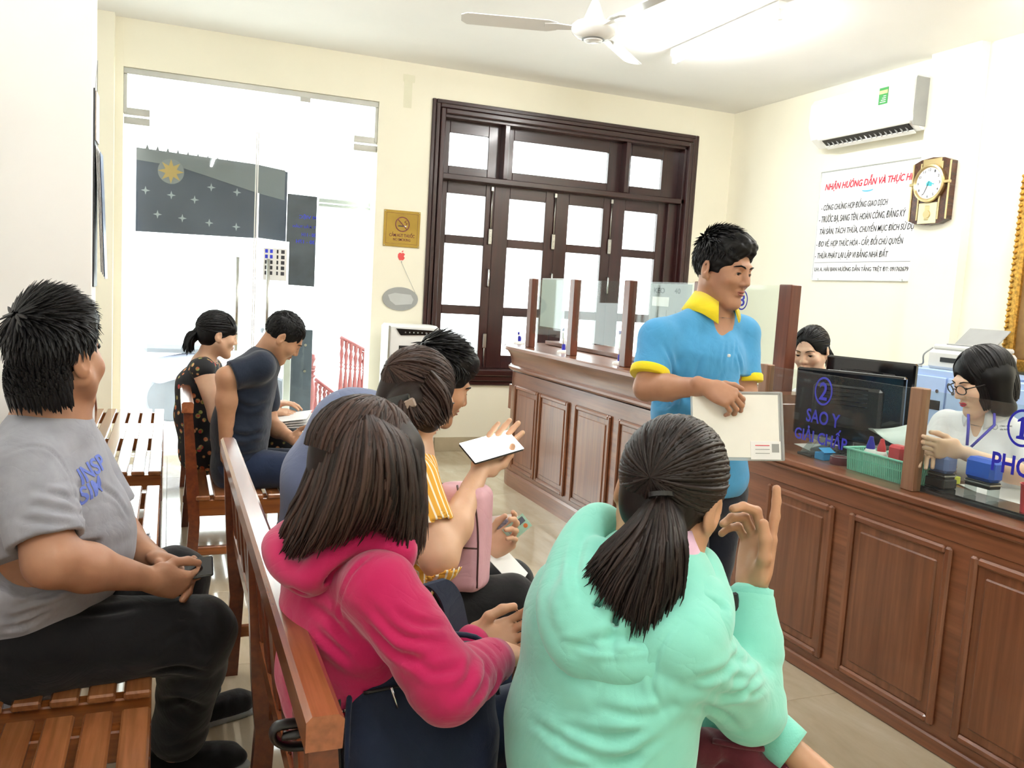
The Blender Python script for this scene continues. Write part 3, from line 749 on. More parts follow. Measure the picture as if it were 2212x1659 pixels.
# tall far section: profile layers (depth outwards, z0, z1) swept along straight + rounded far corner
def sweep_path(off):
    """points of the counter front, pushed outwards by off (towards -x on the straight)"""
    P = [(XC-off, 3.12, -1, 0)]
    P.append((XC-off, 5.88, -1, 0))
    r = .34
    for a in np.linspace(0, math.pi/2, 9)[1:]:
        P.append((XC+r-(r+off)*math.cos(a), 5.88+(r+off)*math.sin(a), -math.cos(a), math.sin(a)))
    P.append((3.35, 5.88+r+off, 0, 1))
    return P
def sweep(name, prof, mat, parent, back=.05):
    """prof: list of (off, z), closed towards the inside"""
    paths = [sweep_path(o) for o, z in prof]
    n = len(prof); m = len(paths[0]); V, Fc = [], []
    for i in range(m):
        for j in range(n): V.append((paths[j][i][0], paths[j][i][1], prof[j][1]))
    for i in range(m-1):
        for j in range(n):
            k = (j+1) % n; Fc.append((i*n+j, (i+1)*n+j, (i+1)*n+k, i*n+k))
    Fc.append(tuple(range(n))); Fc.append(tuple((m-1)*n+i for i in range(n))[::-1])
    o = obj(name, mesh(name, V, Fc, True), mat, parent); sharp(o.data, .45); return o
tc = thing('tall_counter', (2.6, 4.6, 0), 'tall panelled reddish timber counter with rounded far end', 'counter')
sweep('carcass', [(-.03, .0), (0, .0), (0, .86), (-.03, .86)], m_cy, tc)
sweep('plinth', [(-.01, 0), (.018, 0), (.018, .10), (.008, .115), (-.01, .115)], m_cy, tc)
sweep('bead', [(-.01, .872), (.02, .872), (.034, .884), (.034, .898), (.02, .91), (-.01, .91)], m_cy, tc)
sweep('cove_fascia', [(-.03, .91), (.012, .91), (.016, .95), (.03, .99), (.055, 1.02), (-.03, 1.02)], m_cy, tc)
sweep('counter_top', [(-.36, 1.02), (.065, 1.02), (.075, 1.03), (.075, 1.048), (.065, 1.058), (-.36, 1.058)], m_cy, tc)
box('end_panel', XC, XC+.36, 3.101, 3.125, 0, 1.02, m_cz, tc)
def raised_panel(y0, y1, z0, z1, parent, mcore=None):
    """sunk panel: moulding frame of four mitred strips and a raised field"""
    w = .028
    g = thing('raised_panel', (XC, (y0+y1)/2, z0), parent=parent)
    box('moulding', XC-.016, XC+.002, y0, y0+w, z0, z1, m_cz, g, .007); box('moulding', XC-.016, XC+.002, y1-w, y1, z0, z1, m_cz, g, .007)
    box('moulding', XC-.016, XC+.002, y0+w, y1-w, z0, z0+w, m_cy, g, .007); box('moulding', XC-.016, XC+.002, y0+w, y1-w, z1-w, z1, m_cy, g, .007)
    box('field', XC-.009, XC+.002, y0+w+.03, y1-w-.03, z0+w+.03, z1-w-.03, m_cz, g, .006)
    box('ground', XC-.003, XC+.002, y0+w, y1-w, z0+w, z1-w, m_cz, g, .001)
for y0, y1 in ((5.42-.0, 5.86), (4.93-.0, 5.40), (4.36, 4.84), (3.79, 4.27), (3.22, 3.70)):
    raised_panel(y0, y1, .145, .765, tc)
# low near section
lc = thing('low_counter', (2.6, 1.5, 0), 'low panelled timber counter with glass screen at right', 'counter')
box('carcass', XC, XC+.03, .4, 3.1, 0, .80, m_cy, lc)
box('plinth', XC-.014, XC+.02, .4, 3.1, 0, .055, m_cy, lc, .006)
box('top_moulding', XC-.022, XC+.02, .4, 3.1, .785, .808, m_cy, lc, .008)
box('counter_top', XC-.03, XC+.62, .4, 3.1, .808, .835, m_cy, lc, .006)
box('frieze', XC-.006, XC+.02, .4, 3.1, .72, .785, m_cy, lc, .003)
for y0, y1 in ((2.53, 2.93), (1.99, 2.45), (1.45, 1.92), (.91, 1.37)): raised_panel(y0, y1, .085, .70, lc)
m_desk = wood('desk_wood', '#6b3a22', '#87502f', 1, .3, .3, .1)
dk = thing('clerk_desk', (3.0, 4.4, 0), 'brown timber working desk behind the tall counter', 'desk')
box('desk_top', 2.60, 3.10, 3.05, 6.15, .73, .76, m_desk, dk); box('desk_shelf', 2.72, 2.95, 3.6, 6.1, 1.06, 1.09, m_desk, dk); box('side_board', 2.72, 3.0, 4.6, 4.63, .76, 1.06, m_desk, dk); box('modesty_board', 2.46, 2.62, 3.05, 6.15, .55, .74, m_desk, dk)
box('desk_leg', 3.0, 3.05, 3.1, 3.14, 0, .73, m_desk, dk); box('desk_leg', 3.0, 3.05, 6.05, 6.1, 0, .73, m_desk, dk)
# glass screens with timber posts
m_pz = wood('post_wood', '#5a2a1c', '#74402b', 2, .35, .2, .1); m_pz2 = wood('pale_post_wood', '#7c563c', '#946c4f', 2, .45, .1, .1)
gs = thing('tall_glass_screen', (2.44, 4.4, 1.058), 'tall glass screen with dark timber posts on the far counter', 'screen')
py = [5.75, 5.05, 4.33, 3.62, 3.3]
for y in py[:-1]: box('post', 2.42, 2.47, y-.035, y+.035, 1.058, 1.555, m_pz, gs, .004)
box('post', 2.69, 2.75, 3.30-.045, 3.30+.045, .76, 1.56, m_pz, gs, .004); box('pane', 2.717, 2.723, 3.345, 4.20, .98, 1.555, m_glasso, gs, .001)
for a, c in ((5.05, 5.75), (4.33, 5.05), (3.62, 4.33)):
    box('pane', 2.442, 2.448, a+.035, c-.035, 1.16 if a > 3 else 1.2, 1.55, m_glasso, gs, .001)
pb = thing('pane_label', (2.715, 3.7, 1.3), 'circled blue number 3 lettered on the tall glass screen', 'lettering')
for (yy, zz, s, r) in ((3.655, 1.477, '3', .046),):
    pc = np.array([2.7155, yy, zz])
    ring('circle', r*.86, r, WALLR, pc, m_blue, pb, sy=1.1); text('numeral', s, .045, .062, WALLR, pc+np.array([0, .0225, -.031]), m_blue, pb, .015)
text('lettering', 'THU PHÍ', .3, .075, WALLR, (2.7155, 3.90, 1.31), m_blue, pb, .015)
ls = thing('low_glass_screen', (2.44, 2.3, .835), 'low glass screen with pale timber posts on the near counter', 'screen')
for y in (3.07, 2.235, 1.49): box('post', 2.425, 2.465, y-.028, y+.028, .835, 1.20, m_pz2, ls, .003)
for a, c in ((2.235, 3.07), (1.49, 2.235)): box('pane', 2.442, 2.448, a+.028, c-.028, .84, 1.195, m_glasso, ls, .001)
LZ = 2.4405
lt = thing('counter_number_two', (LZ, 2.6, .95), 'circled blue 2 and SAO Y lettering on the low glass screen', 'lettering')
ring('circle', .043, .050, WALLR, (LZ, 2.705, 1.127), m_blue, lt, sy=1.15); text('numeral', '2', .045, .072, WALLR, (LZ, 2.728, 1.091), m_blue, lt, .016)
text('lettering', 'SAO Y', .19, .055, WALLR, (LZ, 2.79, .992), m_blue, lt, .016); text('lettering', 'GIẢI CHẤP', .30, .075, WALLR, (LZ, 2.85, .912), m_blue, lt, .016)
l1 = thing('counter_number_one', (LZ, 1.9, .95), 'circled blue 1 and PHOTO lettering at the right edge of the glass', 'lettering')
ring('circle', .044, .051, WALLR, (LZ, 1.835, 1.125), m_blue, l1, sy=1.15); prism('numeral', [(-.017, 0), (.017, 0), (.017, .008), (.007, .011), (.007, .07), (-.003, .07), (-.018, .058), (-.018, .052), (-.007, .056), (-.007, .011), (-.017, .008)], .001, WALLR, (LZ, 1.835, 1.09), m_blue, l1)
text('lettering', 'PHOTO', .24, .062, WALLR, (LZ, 1.925, .975), m_blue, l1, .02)
# ---- things on the tall counter
def pen_stand(px, py, label, h):
    p = atX(px, py, 2.50); x, y = p[0], p[1]
    t = thing('pen_stand', (x, y, 1.058), label, 'pen stand')
    lathe('base', [(.045, 0), (.042, .012), (.015, .02)], m_whitep, t, (x, y, 1.058), 16)
    lathe('socket', [(.013, .015), (.013, .05), (.009, .06)], m_blue, t, (x, y, 1.058), 12)
    tube('pen', [(x, y, 1.09), (x-.005, y+.008, 1.058+h)], .008, m_whitep, t); tube('pen_cap', [(x-.005, y+.008, 1.058+h), (x-.006, y+.009, 1.058+h+.02)], .009, m_blue, t)
    tube('cord', catmull([(x+.02, y+.02, 1.07), (x+.03, y+.03, 1.12), (x+.01, y+.02, 1.16), (x-.003, y+.01, 1.058+h*.8)], 6), .003, m_whitep, t, 6)
def atX(px, py, X):
    v = CAXES.T @ np.array([(px-IMW/2)/FPX, (py-IMH/2)/FPX, 1.0]); return CPOS+v*(X/v[0])
def atZ(px, py, z):
    v = CAXES.T @ np.array([(px-IMW/2)/FPX, (py-IMH/2)/FPX, 1.0]); return CPOS+v*((z-CPOS[2])/v[2])
pen_stand(1122, 732, 'blue and white pen stand at the far rounded end of the counter', .07)
pen_stand(1217, 755, 'blue and white pen stand beside the second screen post', .15)
pen_stand(1338, 785, 'blue and white pen stand in front of the third screen post', .18)
m_clear = glass('clear_plastic', '#e6ecec', .05, 1.0, .12)
bt = thing('water_bottle', (2.85, 4.6, .76), 'small clear water bottle with white cap on the desk behind the screen', 'bottle')
p = atZ(1281, 785, 1.0); p = np.array([2.62, 4.62, .93])
lathe('bottle_body', [(.03, 0), (.032, .02), (.03, .06), (.032, .1), (.028, .13), (.014, .16), (.014, .17)], m_clear, bt, (2.62, 4.62, .93), 16); lathe('cap', [(.015, .17), (.015, .188), (.012, .19)], m_whitep, bt, (2.62, 4.62, .93), 14)
box('stand', 2.57, 2.70, 4.5, 4.75, .76, .93, m_desk, bt, .004)
pp = thing('paper_stack', (2.7, 4.25, .9), 'leaning stack of white forms behind the third screen post', 'papers')
for k in range(6): obox('sheet', (2.62, 4.28, .945+k*.006), (.09, .12, .001), [(1, 0, 0), (0, math.cos(.12*k/5), math.sin(.12+.03*k)), (0, -.15, 1)], m_paper, pp, .0003)
box('tray', 2.54, 2.72, 4.14, 4.42, .76, .938, m_desk, pp, .004)
hp = thing('hanging_notice', (2.46, 5.3, 1.2), 'clear plastic notice sleeve hanging inside the far glass screen', 'notice')
m_sleeve = glass('plastic_sleeve', '#dfe6e4', .15, 1.5, .35)
box('sleeve', 2.455, 2.458, 5.22, 5.62, 1.22, 1.56, m_sleeve, hp, .0005)
nb = thing('wall_notice_print', (2.46, 3.9, 1.4), 'printed notice sheet behind the glass next to the man in the blue polo', 'notice')
m_note = glass('grey_print_sheet', '#b9bcba', .3, 1.0, .25)
box('sheet', 2.452, 2.455, 3.72, 4.12, 1.25, 1.54, m_note, nb, .0005)
text('heading', 'KEO      40', .26, .028, WALLR, (2.4505, 4.08, 1.49), m_ink, nb, .01); box('slip', 2.448, 2.4505, 3.92, 4.09, 1.42, 1.47, m_paper, nb, .0003)
for k in range(4): box('column_rule', 2.449, 2.4505, 3.76+k*.09, 3.762+k*.09, 1.26, 1.40, m_ink, nb, .0003)
# plastic bag / dark machine on the desk by the man
mc = thing('desk_printer', (2.75, 3.75, .76), 'black and white desk printer behind the blue polo shirt', 'printer')
box('body', 2.58, 2.85, 3.72, 4.05, .76, 1.0, m_whitep, mc, .02); box('lid', 2.58, 2.84, 3.73, 4.04, 1.0, 1.09, m_black, mc, .02)
# ---- monitors behind the low counter (seen from the back)
def monitor(c, yaw, w, h, label, tilt=0.0):
    t = thing('monitor', (c[0], c[1], .835), label, 'monitor')
    s = np.array([math.cos(yaw), math.sin(yaw), 0]); n = np.array([-math.sin(yaw), math.cos(yaw), 0]); u = np.array([0, 0, 1.0])
    u2 = u*math.cos(tilt)+n*math.sin(tilt); n2 = np.cross(s, u2)
    cc = np.array(c, float)
    obox('back_shell', cc, (w/2, h/2, .016), [s, u2, n2], m_blackgloss, t, .008)
    obox('rear_bulge', cc+n2*.02, (w*.32, h*.3, .018), [s, u2, n2], m_black, t, .012)
    obox('screen', cc-n2*.017, (w/2-.012, h/2-.014, .002), [s, u2, n2], plain('dark_screen', '#20242c', .15, var=0), t, .001)
    obox('stand_neck', (c[0]+n[0]*.03, c[1]+n[1]*.03, (.84+c[2])/2), (.03, .014, (c[2]-.84)/2), [s, n, u], m_black, t, .005)
    obox('stand_foot', (c[0]+n[0]*.02, c[1]+n[1]*.02, .843), (.12, .09, .008), [s, n, u], m_black, t, .005)
    for k in range(5): obox('vent_slot', cc+n2*.039+u2*(.06+.018*k-.05), (w*.2, .003, .001), [s, u2, n2], m_blackgloss, t, .0003)
m0, m1 = at(1668, 800, 3.55), at(1843, 975, 3.25)
A = atZ(1668, 960, .86); 
monitor((2.72, 2.86, 1.045), math.radians(-62), .46, .30, 'large black monitor seen from behind at the left of the low counter', -.05)
monitor((2.98, 3.02, 1.10), math.radians(-75), .44, .28, 'second black monitor behind the first, in front of the far clerk')
# ------------------------------------------------------------------ organic modelling: signed distance fields -> meshes
def nrm(v):
    v = np.array(v, float); return v/(np.linalg.norm(v)+1e-12)
def cap(a, b, ra, rb=None, k=.02): return ('cap', np.array(a, float), np.array(b, float), ra, ra if rb is None else rb, k)
def ecap(a, b, s, ra, rb, k=.05): return ('ecap', np.array(a, float), np.array(b, float), nrm(s), ra, rb, k)   # ra,rb = (side, front) radii
def ell(c, r, R=None, k=.02): return ('ell', np.array(c, float), np.array(r, float), np.eye(3) if R is None else np.array(R, float), k)
def rbox(c, h, R, rad, k=.01): return ('box', np.array(c, float), np.array(h, float), np.array(R, float), rad, k)
def neg(p): return ('-',)+p
def chain(pts, rad, k=.02): return [cap(pts[i], pts[i+1], rad[i], rad[i+1], k) for i in range(len(pts)-1)]

def prim_bounds(p):
    t = p[0]
    if t == 'cap': r = max(p[3], p[4]); return np.minimum(p[1], p[2])-r, np.maximum(p[1], p[2])+r
    if t == 'ecap': r = max(*p[4], *p[5]); return np.minimum(p[1], p[2])-r, np.maximum(p[1], p[2])+r
    if t == 'ell': e = np.abs(p[3].T) @ p[2]; return p[1]-e, p[1]+e
    if t == 'box': e = np.abs(p[3].T) @ (p[2]+p[4]); return p[1]-e, p[1]+e
def prim_dist(p, X, Y, Z):
    t = p[0]
    if t == 'cap':
        a, b, ra, rb = p[1:5]; ba = b-a; L = float(ba@ba)+1e-12
        x, y, z = X-a[0], Y-a[1], Z-a[2]
        u = np.clip((x*ba[0]+y*ba[1]+z*ba[2])/L, 0, 1)
        return np.sqrt((x-u*ba[0])**2+(y-u*ba[1])**2+(z-u*ba[2])**2)-(ra+(rb-ra)*u)
    if t == 'ecap':
        a, b, s, ra, rb = p[1:6]; ba = b-a; L = float(ba@ba)+1e-12; w = ba/math.sqrt(L)
        s = nrm(s-w*(s@w)); v = np.cross(w, s)
        x, y, z = X-a[0], Y-a[1], Z-a[2]
        u = np.clip((x*ba[0]+y*ba[1]+z*ba[2])/L, 0, 1)
        ox, oy, oz = x-u*ba[0], y-u*ba[1], z-u*ba[2]
        ru = ra[0]+(rb[0]-ra[0])*u; rv = ra[1]+(rb[1]-ra[1])*u; rm = np.minimum(ru, rv)
        q = np.sqrt(((ox*s[0]+oy*s[1]+oz*s[2])/ru)**2+((ox*v[0]+oy*v[1]+oz*v[2])/rv)**2+((ox*w[0]+oy*w[1]+oz*w[2])/rm)**2)
        return (q-1)*rm
    if t == 'ell':
        c, r, R = p[1:4]; x, y, z = X-c[0], Y-c[1], Z-c[2]
        l = [(R[i][0]*x+R[i][1]*y+R[i][2]*z) for i in range(3)]
        k0 = np.sqrt(sum((l[i]/r[i])**2 for i in range(3))); k1 = np.sqrt(sum((l[i]/r[i]**2)**2 for i in range(3)))+1e-9
        return k0*(k0-1)/k1
    if t == 'box':
        c, h, R, rad = p[1:5]; x, y, z = X-c[0], Y-c[1], Z-c[2]
        q = [np.abs(R[i][0]*x+R[i][1]*y+R[i][2]*z)-h[i] for i in range(3)]
        return np.sqrt(sum(np.maximum(a, 0)**2 for a in q))+np.minimum(np.maximum(np.maximum(q[0], q[1]), q[2]), 0)-rad
BIGD = .2
def eval_prims(prims, gx, gy, gz):
    f = np.full((len(gx), len(gy), len(gz)), BIGD, np.float32)
    for p in prims:
        ng = p[0] == '-'
        q = p[1:] if ng else p
        k = q[-1]; lo, hi = prim_bounds(q); m = k+.035
        i0, i1 = np.searchsorted(gx, [lo[0]-m, hi[0]+m]); j0, j1 = np.searchsorted(gy, [lo[1]-m, hi[1]+m]); k0, k1 = np.searchsorted(gz, [lo[2]-m, hi[2]+m])
        if i0 >= i1 or j0 >= j1 or k0 >= k1: continue
        d = prim_dist(q, gx[i0:i1, None, None], gy[None, j0:j1, None], gz[None, None, k0:k1]).astype(np.float32)
        s = f[i0:i1, j0:j1, k0:k1]
        if ng: d = -d; h = np.maximum(k-np.abs(s-d), 0)/k; f[i0:i1, j0:j1, k0:k1] = np.maximum(s, d)+h*h*k/4
        else: h = np.maximum(k-np.abs(s-d), 0)/k; f[i0:i1, j0:j1, k0:k1] = np.minimum(s, d)-h*h*k/4
    return f
_C8 = [(i, j, k) for i in (0, 1) for j in (0, 1) for k in (0, 1)]
_E12 = [(a, b) for a in _C8 for b in _C8 if sum(abs(x-y) for x, y in zip(a, b)) == 1 and a < b]
def surface_nets(f, lo, h):
    s = f < 0
    cnt = np.zeros(tuple(n-1 for n in f.shape), np.int8)
    for o in _C8: cnt += s[o[0]:s.shape[0]-1+o[0], o[1]:s.shape[1]-1+o[1], o[2]:s.shape[2]-1+o[2]]
    I = np.array(np.nonzero((cnt > 0) & (cnt < 8))).T
    if len(I) == 0: return np.zeros((0, 3)), np.zeros((0, 4), int)
    idx = np.full(cnt.shape, -1, np.int32); idx[I[:, 0], I[:, 1], I[:, 2]] = np.arange(len(I))
    vals = {o: f[I[:, 0]+o[0], I[:, 1]+o[1], I[:, 2]+o[2]] for o in _C8}
    acc = np.zeros((len(I), 3)); n = np.zeros(len(I))
    for a, b in _E12:
        fa, fb = vals[a], vals[b]; m = (fa < 0) != (fb < 0)
        t = fa[m]/(fa[m]-fb[m]); acc[m] += np.array(a)+t[:, None]*(np.array(b)-np.array(a)); n[m] += 1
    V = (I+acc/n[:, None])*h+lo
    Q = []
    for ax in range(3):
        o1, o2 = [(1, 2), (2, 0), (0, 1)][ax]
        sl = [slice(1, -1)]*3; a = list(sl); b = list(sl); a[ax] = slice(0, -1); b[ax] = slice(1, None)
        sa, sb = s[tuple(a)], s[tuple(b)]
        G = np.array(np.nonzero(sa != sb)).T
        if len(G) == 0: continue
        fl = sa[G[:, 0], G[:, 1], G[:, 2]]
        G = G+1; G[:, ax] -= 1
        e1 = np.zeros(3, int); e1[o1] = 1; e2 = np.zeros(3, int); e2[o2] = 1
        q = [idx[tuple((G-d).T)] for d in (e1+e2, e2, 0*e1, e1)]
        q = np.array(q).T
        q[~fl] = q[~fl][:, ::-1]
        Q.append(q)
    Q = np.vstack(Q); Q = Q[(Q >= 0).all(1)]
    return V, Q
def bounds_of(groups):
    L, H = [], []
    for g in groups:
        for p in g:
            if p[0] != '-': a, b = prim_bounds(p); L.append(a); H.append(b)
    return np.min(L, 0)-.02, np.max(H, 0)+.02
def sdf_mesh(groups, h, box=None, disp=None, cuts=(), kj=.004, drop=()):
    """groups: lists of blended prims, joined by a tight union. cuts: (point, outward normal) planes"""
    lo, hi = bounds_of(groups)
    if box is not None: lo, hi = np.maximum(lo, box[0]), np.minimum(hi, box[1])
    g = [np.arange(lo[i], hi[i]+h, h).astype(np.float32) for i in range(3)]
    f = None
    for pr in groups:
        d = eval_prims(pr, *g)
        if f is None: f = d
        else: hh = np.maximum(kj-np.abs(f-d), 0)/kj; f = np.minimum(f, d)-hh*hh*kj/4
    if disp is not None:
        I = np.nonzero(np.abs(f) < .03)
        f[I] += disp(g[0][I[0]], g[1][I[1]], g[2][I[2]]).astype(np.float32)
    for c in cuts:
        P, N = c[0], nrm(c[1])
        pl = (g[0][:, None, None]-P[0])*N[0]+(g[1][None, :, None]-P[1])*N[1]+(g[2][None, None, :]-P[2])*N[2]
        if len(c) > 2:      # only within a ball
            r2 = (g[0][:, None, None]-P[0])**2+(g[1][None, :, None]-P[1])**2+(g[2][None, None, :]-P[2])**2
            f = np.where(r2 < c[2]**2, np.maximum(f, pl), f)
        else: f = np.maximum(f, pl)
    V, Q = surface_nets(f, np.array(lo), h)
    if len(drop) and len(Q):
        c = V[Q].mean(1); keep = np.ones(len(Q), bool)
        for a, b in drop: keep &= ~((c > np.array(a)+h*.3) & (c < np.array(b)-h*.3)).all(1)
        Q = Q[keep]
    return V, Q
def join_vq(parts):
    V, Q, n = [], [], 0
    for v, q in parts:
        if len(v) == 0: continue
        V.append(v); Q.append(np.asarray(q)+n); n += len(v)
    return np.vstack(V), Q
def fast_mesh(name, V, Qs, smooth=True, attr=None):
    """Qs: list of face index arrays (quads or triangles)"""
    if not isinstance(Qs, list): Qs = [Qs]
    me = bpy.data.meshes.new(name); me.vertices.add(len(V)); me.vertices.foreach_set('co', np.asarray(V, np.float32).ravel())
    li = np.concatenate([q.ravel() for q in Qs]); tot = np.concatenate([np.full(len(q), q.shape[1]) for q in Qs])
    st = np.concatenate([[0], np.cumsum(tot)[:-1]])
    me.loops.add(len(li)); me.loops.foreach_set('vertex_index', li.astype(np.int32))
    me.polygons.add(len(tot)); me.polygons.foreach_set('loop_start', st.astype(np.int32)); me.polygons.foreach_set('loop_total', tot.astype(np.int32))
    if smooth: me.polygons.foreach_set('use_smooth', np.ones(len(tot), bool))
    if attr is not None:
        a = me.attributes.new('shade', 'FLOAT', 'POINT'); a.data.foreach_set('value', np.asarray(attr, np.float32))
    me.update(calc_edges=True); me.validate()
    return me
def sdf_obj(name, groups, h, mat, parent, **kw):
    V, Q = sdf_mesh(groups, h, **kw)
    return obj(name, fast_mesh(name, V, Q), mat, parent)

def ripple(seed, amp=.0025, freq=70, n=4, aniso=None):
    rs = np.random.RandomState(seed); K = rs.normal(0, 1, (n, 3)); K /= np.linalg.norm(K, axis=1)[:, None]
    K *= freq*rs.uniform(.6, 1.4, (n, 1)); M = rs.normal(0, freq*.35, (n, 3)); ph = rs.uniform(0, 6.28, (n, 2))
    if aniso is not None: K = K+0; K -= np.outer(K @ nrm(aniso), nrm(aniso))*.8
    def f(x, y, z):
        o = 0
        for i in range(n): o = o+np.sin(K[i, 0]*x+K[i, 1]*y+K[i, 2]*z+ph[i, 0]+1.6*np.sin(M[i, 0]*x+M[i, 1]*y+M[i, 2]*z+ph[i, 1]))
        return amp*o/math.sqrt(n)
    return f
def rings(c, axis, spacing, amp, R, seed=0):
    """soft folds running round a sleeve or trouser leg near c"""
    c = np.array(c, float); ax = nrm(axis); rs = np.random.RandomState(seed); w = rs.normal(0, 14, 3)
    def f(x, y, z):
        dx, dy, dz = x-c[0], y-c[1], z-c[2]; t = dx*ax[0]+dy*ax[1]+dz*ax[2]
        m = np.exp(-(dx*dx+dy*dy+dz*dz)/(R*R))*(.55+.45*np.sin(w[1]*1.7*dx-w[2]*1.5*dy+w[0]*1.6*dz+seed))
        return -amp*m*np.abs(np.sin(3.1416*t/spacing+1.1*np.sin(w[0]*dx+w[1]*dy+w[2]*dz)))
    return f
def fsum(*fs): return lambda x, y, z: sum(f(x, y, z) for f in fs)

# ------------------------------------------------------------------ human pieces
class Head:
    """local axes: x to the person's right, y forward (face), z up; origin between the eyes' sockets and ears"""
    def __init__(s, O, fwd, up=(0, 0, 1), scale=1.0):
        s.O = np.array(O, float); s.F = nrm(fwd); s.X = nrm(np.cross(s.F, np.array(up, float))); s.U = np.cross(s.X, s.F); s.s = scale
        s.R = np.array([s.X, s.F, s.U])
    def __call__(s, x, y, z): return s.O+s.s*(x*s.X+y*s.F+z*s.U)
    def pts(s, A): return s.O+s.s*(np.asarray(A) @ s.R)
def head_prims(H, fem=False, face=True, full=1.0):
    k = H.s; R = H.R
    P = []
    def E(c, r, kk=.02): P.append(ell(H(*c), np.array(r)*k, R, kk*k))
    def Cc(a, b, ra, rb, kk=.015): P.append(cap(H(*a), H(*b), ra*k, rb*k, kk*k))
    E((0, -.012, .035), (.074, .094, .083))
    E((0, .032, -.03), (.060*full, .058, .078), .03)
    for sx in (-1, 1):
        Cc((sx*.055*full, .005, -.045), (sx*.016, .062, -.098), .020, .017, .03)
        E((sx*.041, .062, -.026), (.023, .021, .022), .025)
    Cc((-.010, .070, -.103), (.010, .070, -.103), .015, .015, .02)
    if face:
        Cc((-.028, .080, .020), (.028, .080, .020), .011, .011, .015)
        for sx in (-1, 1):
            P.append(neg(ell(H(sx*.031, .099, .000), np.array((.020, .014, .011))*k, R, .012*k)))
            E((sx*.031, .0745, -.001), (.0175, .0125, .0125), .006)
            P.append(neg(ell(H(sx*.031, .090, -.0035), np.array((.0135, .012, .0036))*k, R, .002*k)))
        Cc((0, .086, .010), (0, .103, -.029), .0075, .0105, .012)
        for sx in (-1, 1): E((sx*.0125, .0935, -.034), (.0085, .0095, .0075), .008)
        Cc((-.017, .083, -.0585), (0, .0905, -.0565), .0055, .0075, .006); Cc((.017, .083, -.0585), (0, .0905, -.0565), .0055, .0075, .006)
        Cc((-.014, .083, -.0685), (.014, .083, -.0685), .0065, .0065, .006); E((0, .086, -.0685), (.010, .007, .0065), .006)
        P.append(neg(cap(H(-.021, .0905, -.0625), H(.021, .0905, -.0625), .0022*k, .0022*k, .003*k)))
    for sx in (-1, 1):
        a = .35*sx; X2 = R[0]*math.cos(a)-R[1]*math.sin(a); Y2 = R[0]*math.sin(a)+R[1]*math.cos(a)
        P.append(ell(H(sx*.077, -.014, -.008), np.array((.0075, .019, .031))*k, [X2, Y2, R[2]], .008*k))
        P.append(ell(H(sx*.074, -.002, -.030), np.array((.006, .009, .010))*k, [X2, Y2, R[2]], .008*k))
        P.append(neg(ell(H(sx*.086, -.010, -.002), np.array((.007, .010, .018))*k, [X2, Y2, R[2]], .004*k)))
    return P
def neck_prims(H, base, r=.055): return [cap(H(0, -.022, -.055), base, r*.95, r*1.08, .03)]
def make_eyes(H, parent, look=-.15):
    """eyeballs behind the lids and brows above them"""
    m_eye = MATS.get('eye') or eye_mat()
    for sx in (-1, 1):
        V, Fc = [], []
        V, Fc = lathe_data([(.0124*math.sin(a)+1e-5, -.0124*math.cos(a)) for a in np.linspace(0.05, math.pi-.05, 14)], 20)
        f = nrm(H.F+H.U*look); x = H.X; u = np.cross(x, f)
        R = np.array([x, u, f]); o = H(sx*.031, .0735, -.002); V = o+(np.array(V)*H.s) @ R
        me = mesh('eye', V, Fc, True)
        dat = me.attributes.new('shade', 'FLOAT', 'POINT'); vals = []
        for q in V:
            c = nrm(q-o) @ f; vals.append(0.0 if c > .80 else 1.0)
        dat.data.foreach_set('value', vals)
        obj('eye', me, m_eye, parent)
        V, Fc = tube_data([H(sx*x, y, z) for x, y, z in ((.0155, .0800, -.0045), (.022, .0862, .0002), (.031, .0885, .0014), (.040, .0842, .0002), (.0465, .0765, -.0035))], np.array([.0007, .0013, .0015, .0014, .0007])*H.s, 6)
        obj('eyelash', mesh('eyelash', V, Fc, True), MATS['black_hair'], parent)
def eye_mat():
    m, nt, b = base_mat('eye'); a = nd(nt, 'ShaderNodeAttribute', attribute_name='shade')
    nt.links.new(ramp(nt, a.outputs['Fac'], [(.3, (.006, .004, .003, 1)), (.7, (.42, .39, .36, 1))]), b.inputs['Base Color']); b.inputs['Roughness'].default_value = .1
    return m
def make_brows(H, parent, mat, thick=1.0):
    for sx in (-1, 1):
        V, Fc = tube_data([H(sx*x, y, z) for x, y, z in ((.012, .0925, .0175), (.022, .0925, .0215), (.034, .088, .0235), (.046, .077, .0195), (.05, .071, .016))], np.array([.003, .0046, .0046, .0034, .0012])*thick*H.s, 8, .6)
        obj('eyebrow', mesh('eyebrow', V, Fc, True), mat, parent)
def make_lips(H, parent, mat, s=1.0):
    V, Fc = tube_data([H(x, y, z) for x, y, z in ((-.020, .0845, -.0615), (-.010, .0935, -.0575), (0, .0965, -.0585), (.010, .0935, -.0575), (.020, .0845, -.0615))], np.array([.001, .0037, .0042, .0037, .001])*s*H.s, 10, .75)
    V2, F2 = tube_data([H(x, y, z) for x, y, z in ((-.019, .0845, -.064), (-.009, .0925, -.0675), (0, .0935, -.0685), (.009, .0925, -.0675), (.019, .0845, -.064))], np.array([.001, .0042, .0047, .0042, .001])*s*H.s, 10, .75)
    n = len(V); obj('lips', mesh('lips', list(V)+list(V2), Fc+[tuple(i+n for i in f) for f in F2], True), mat, parent)

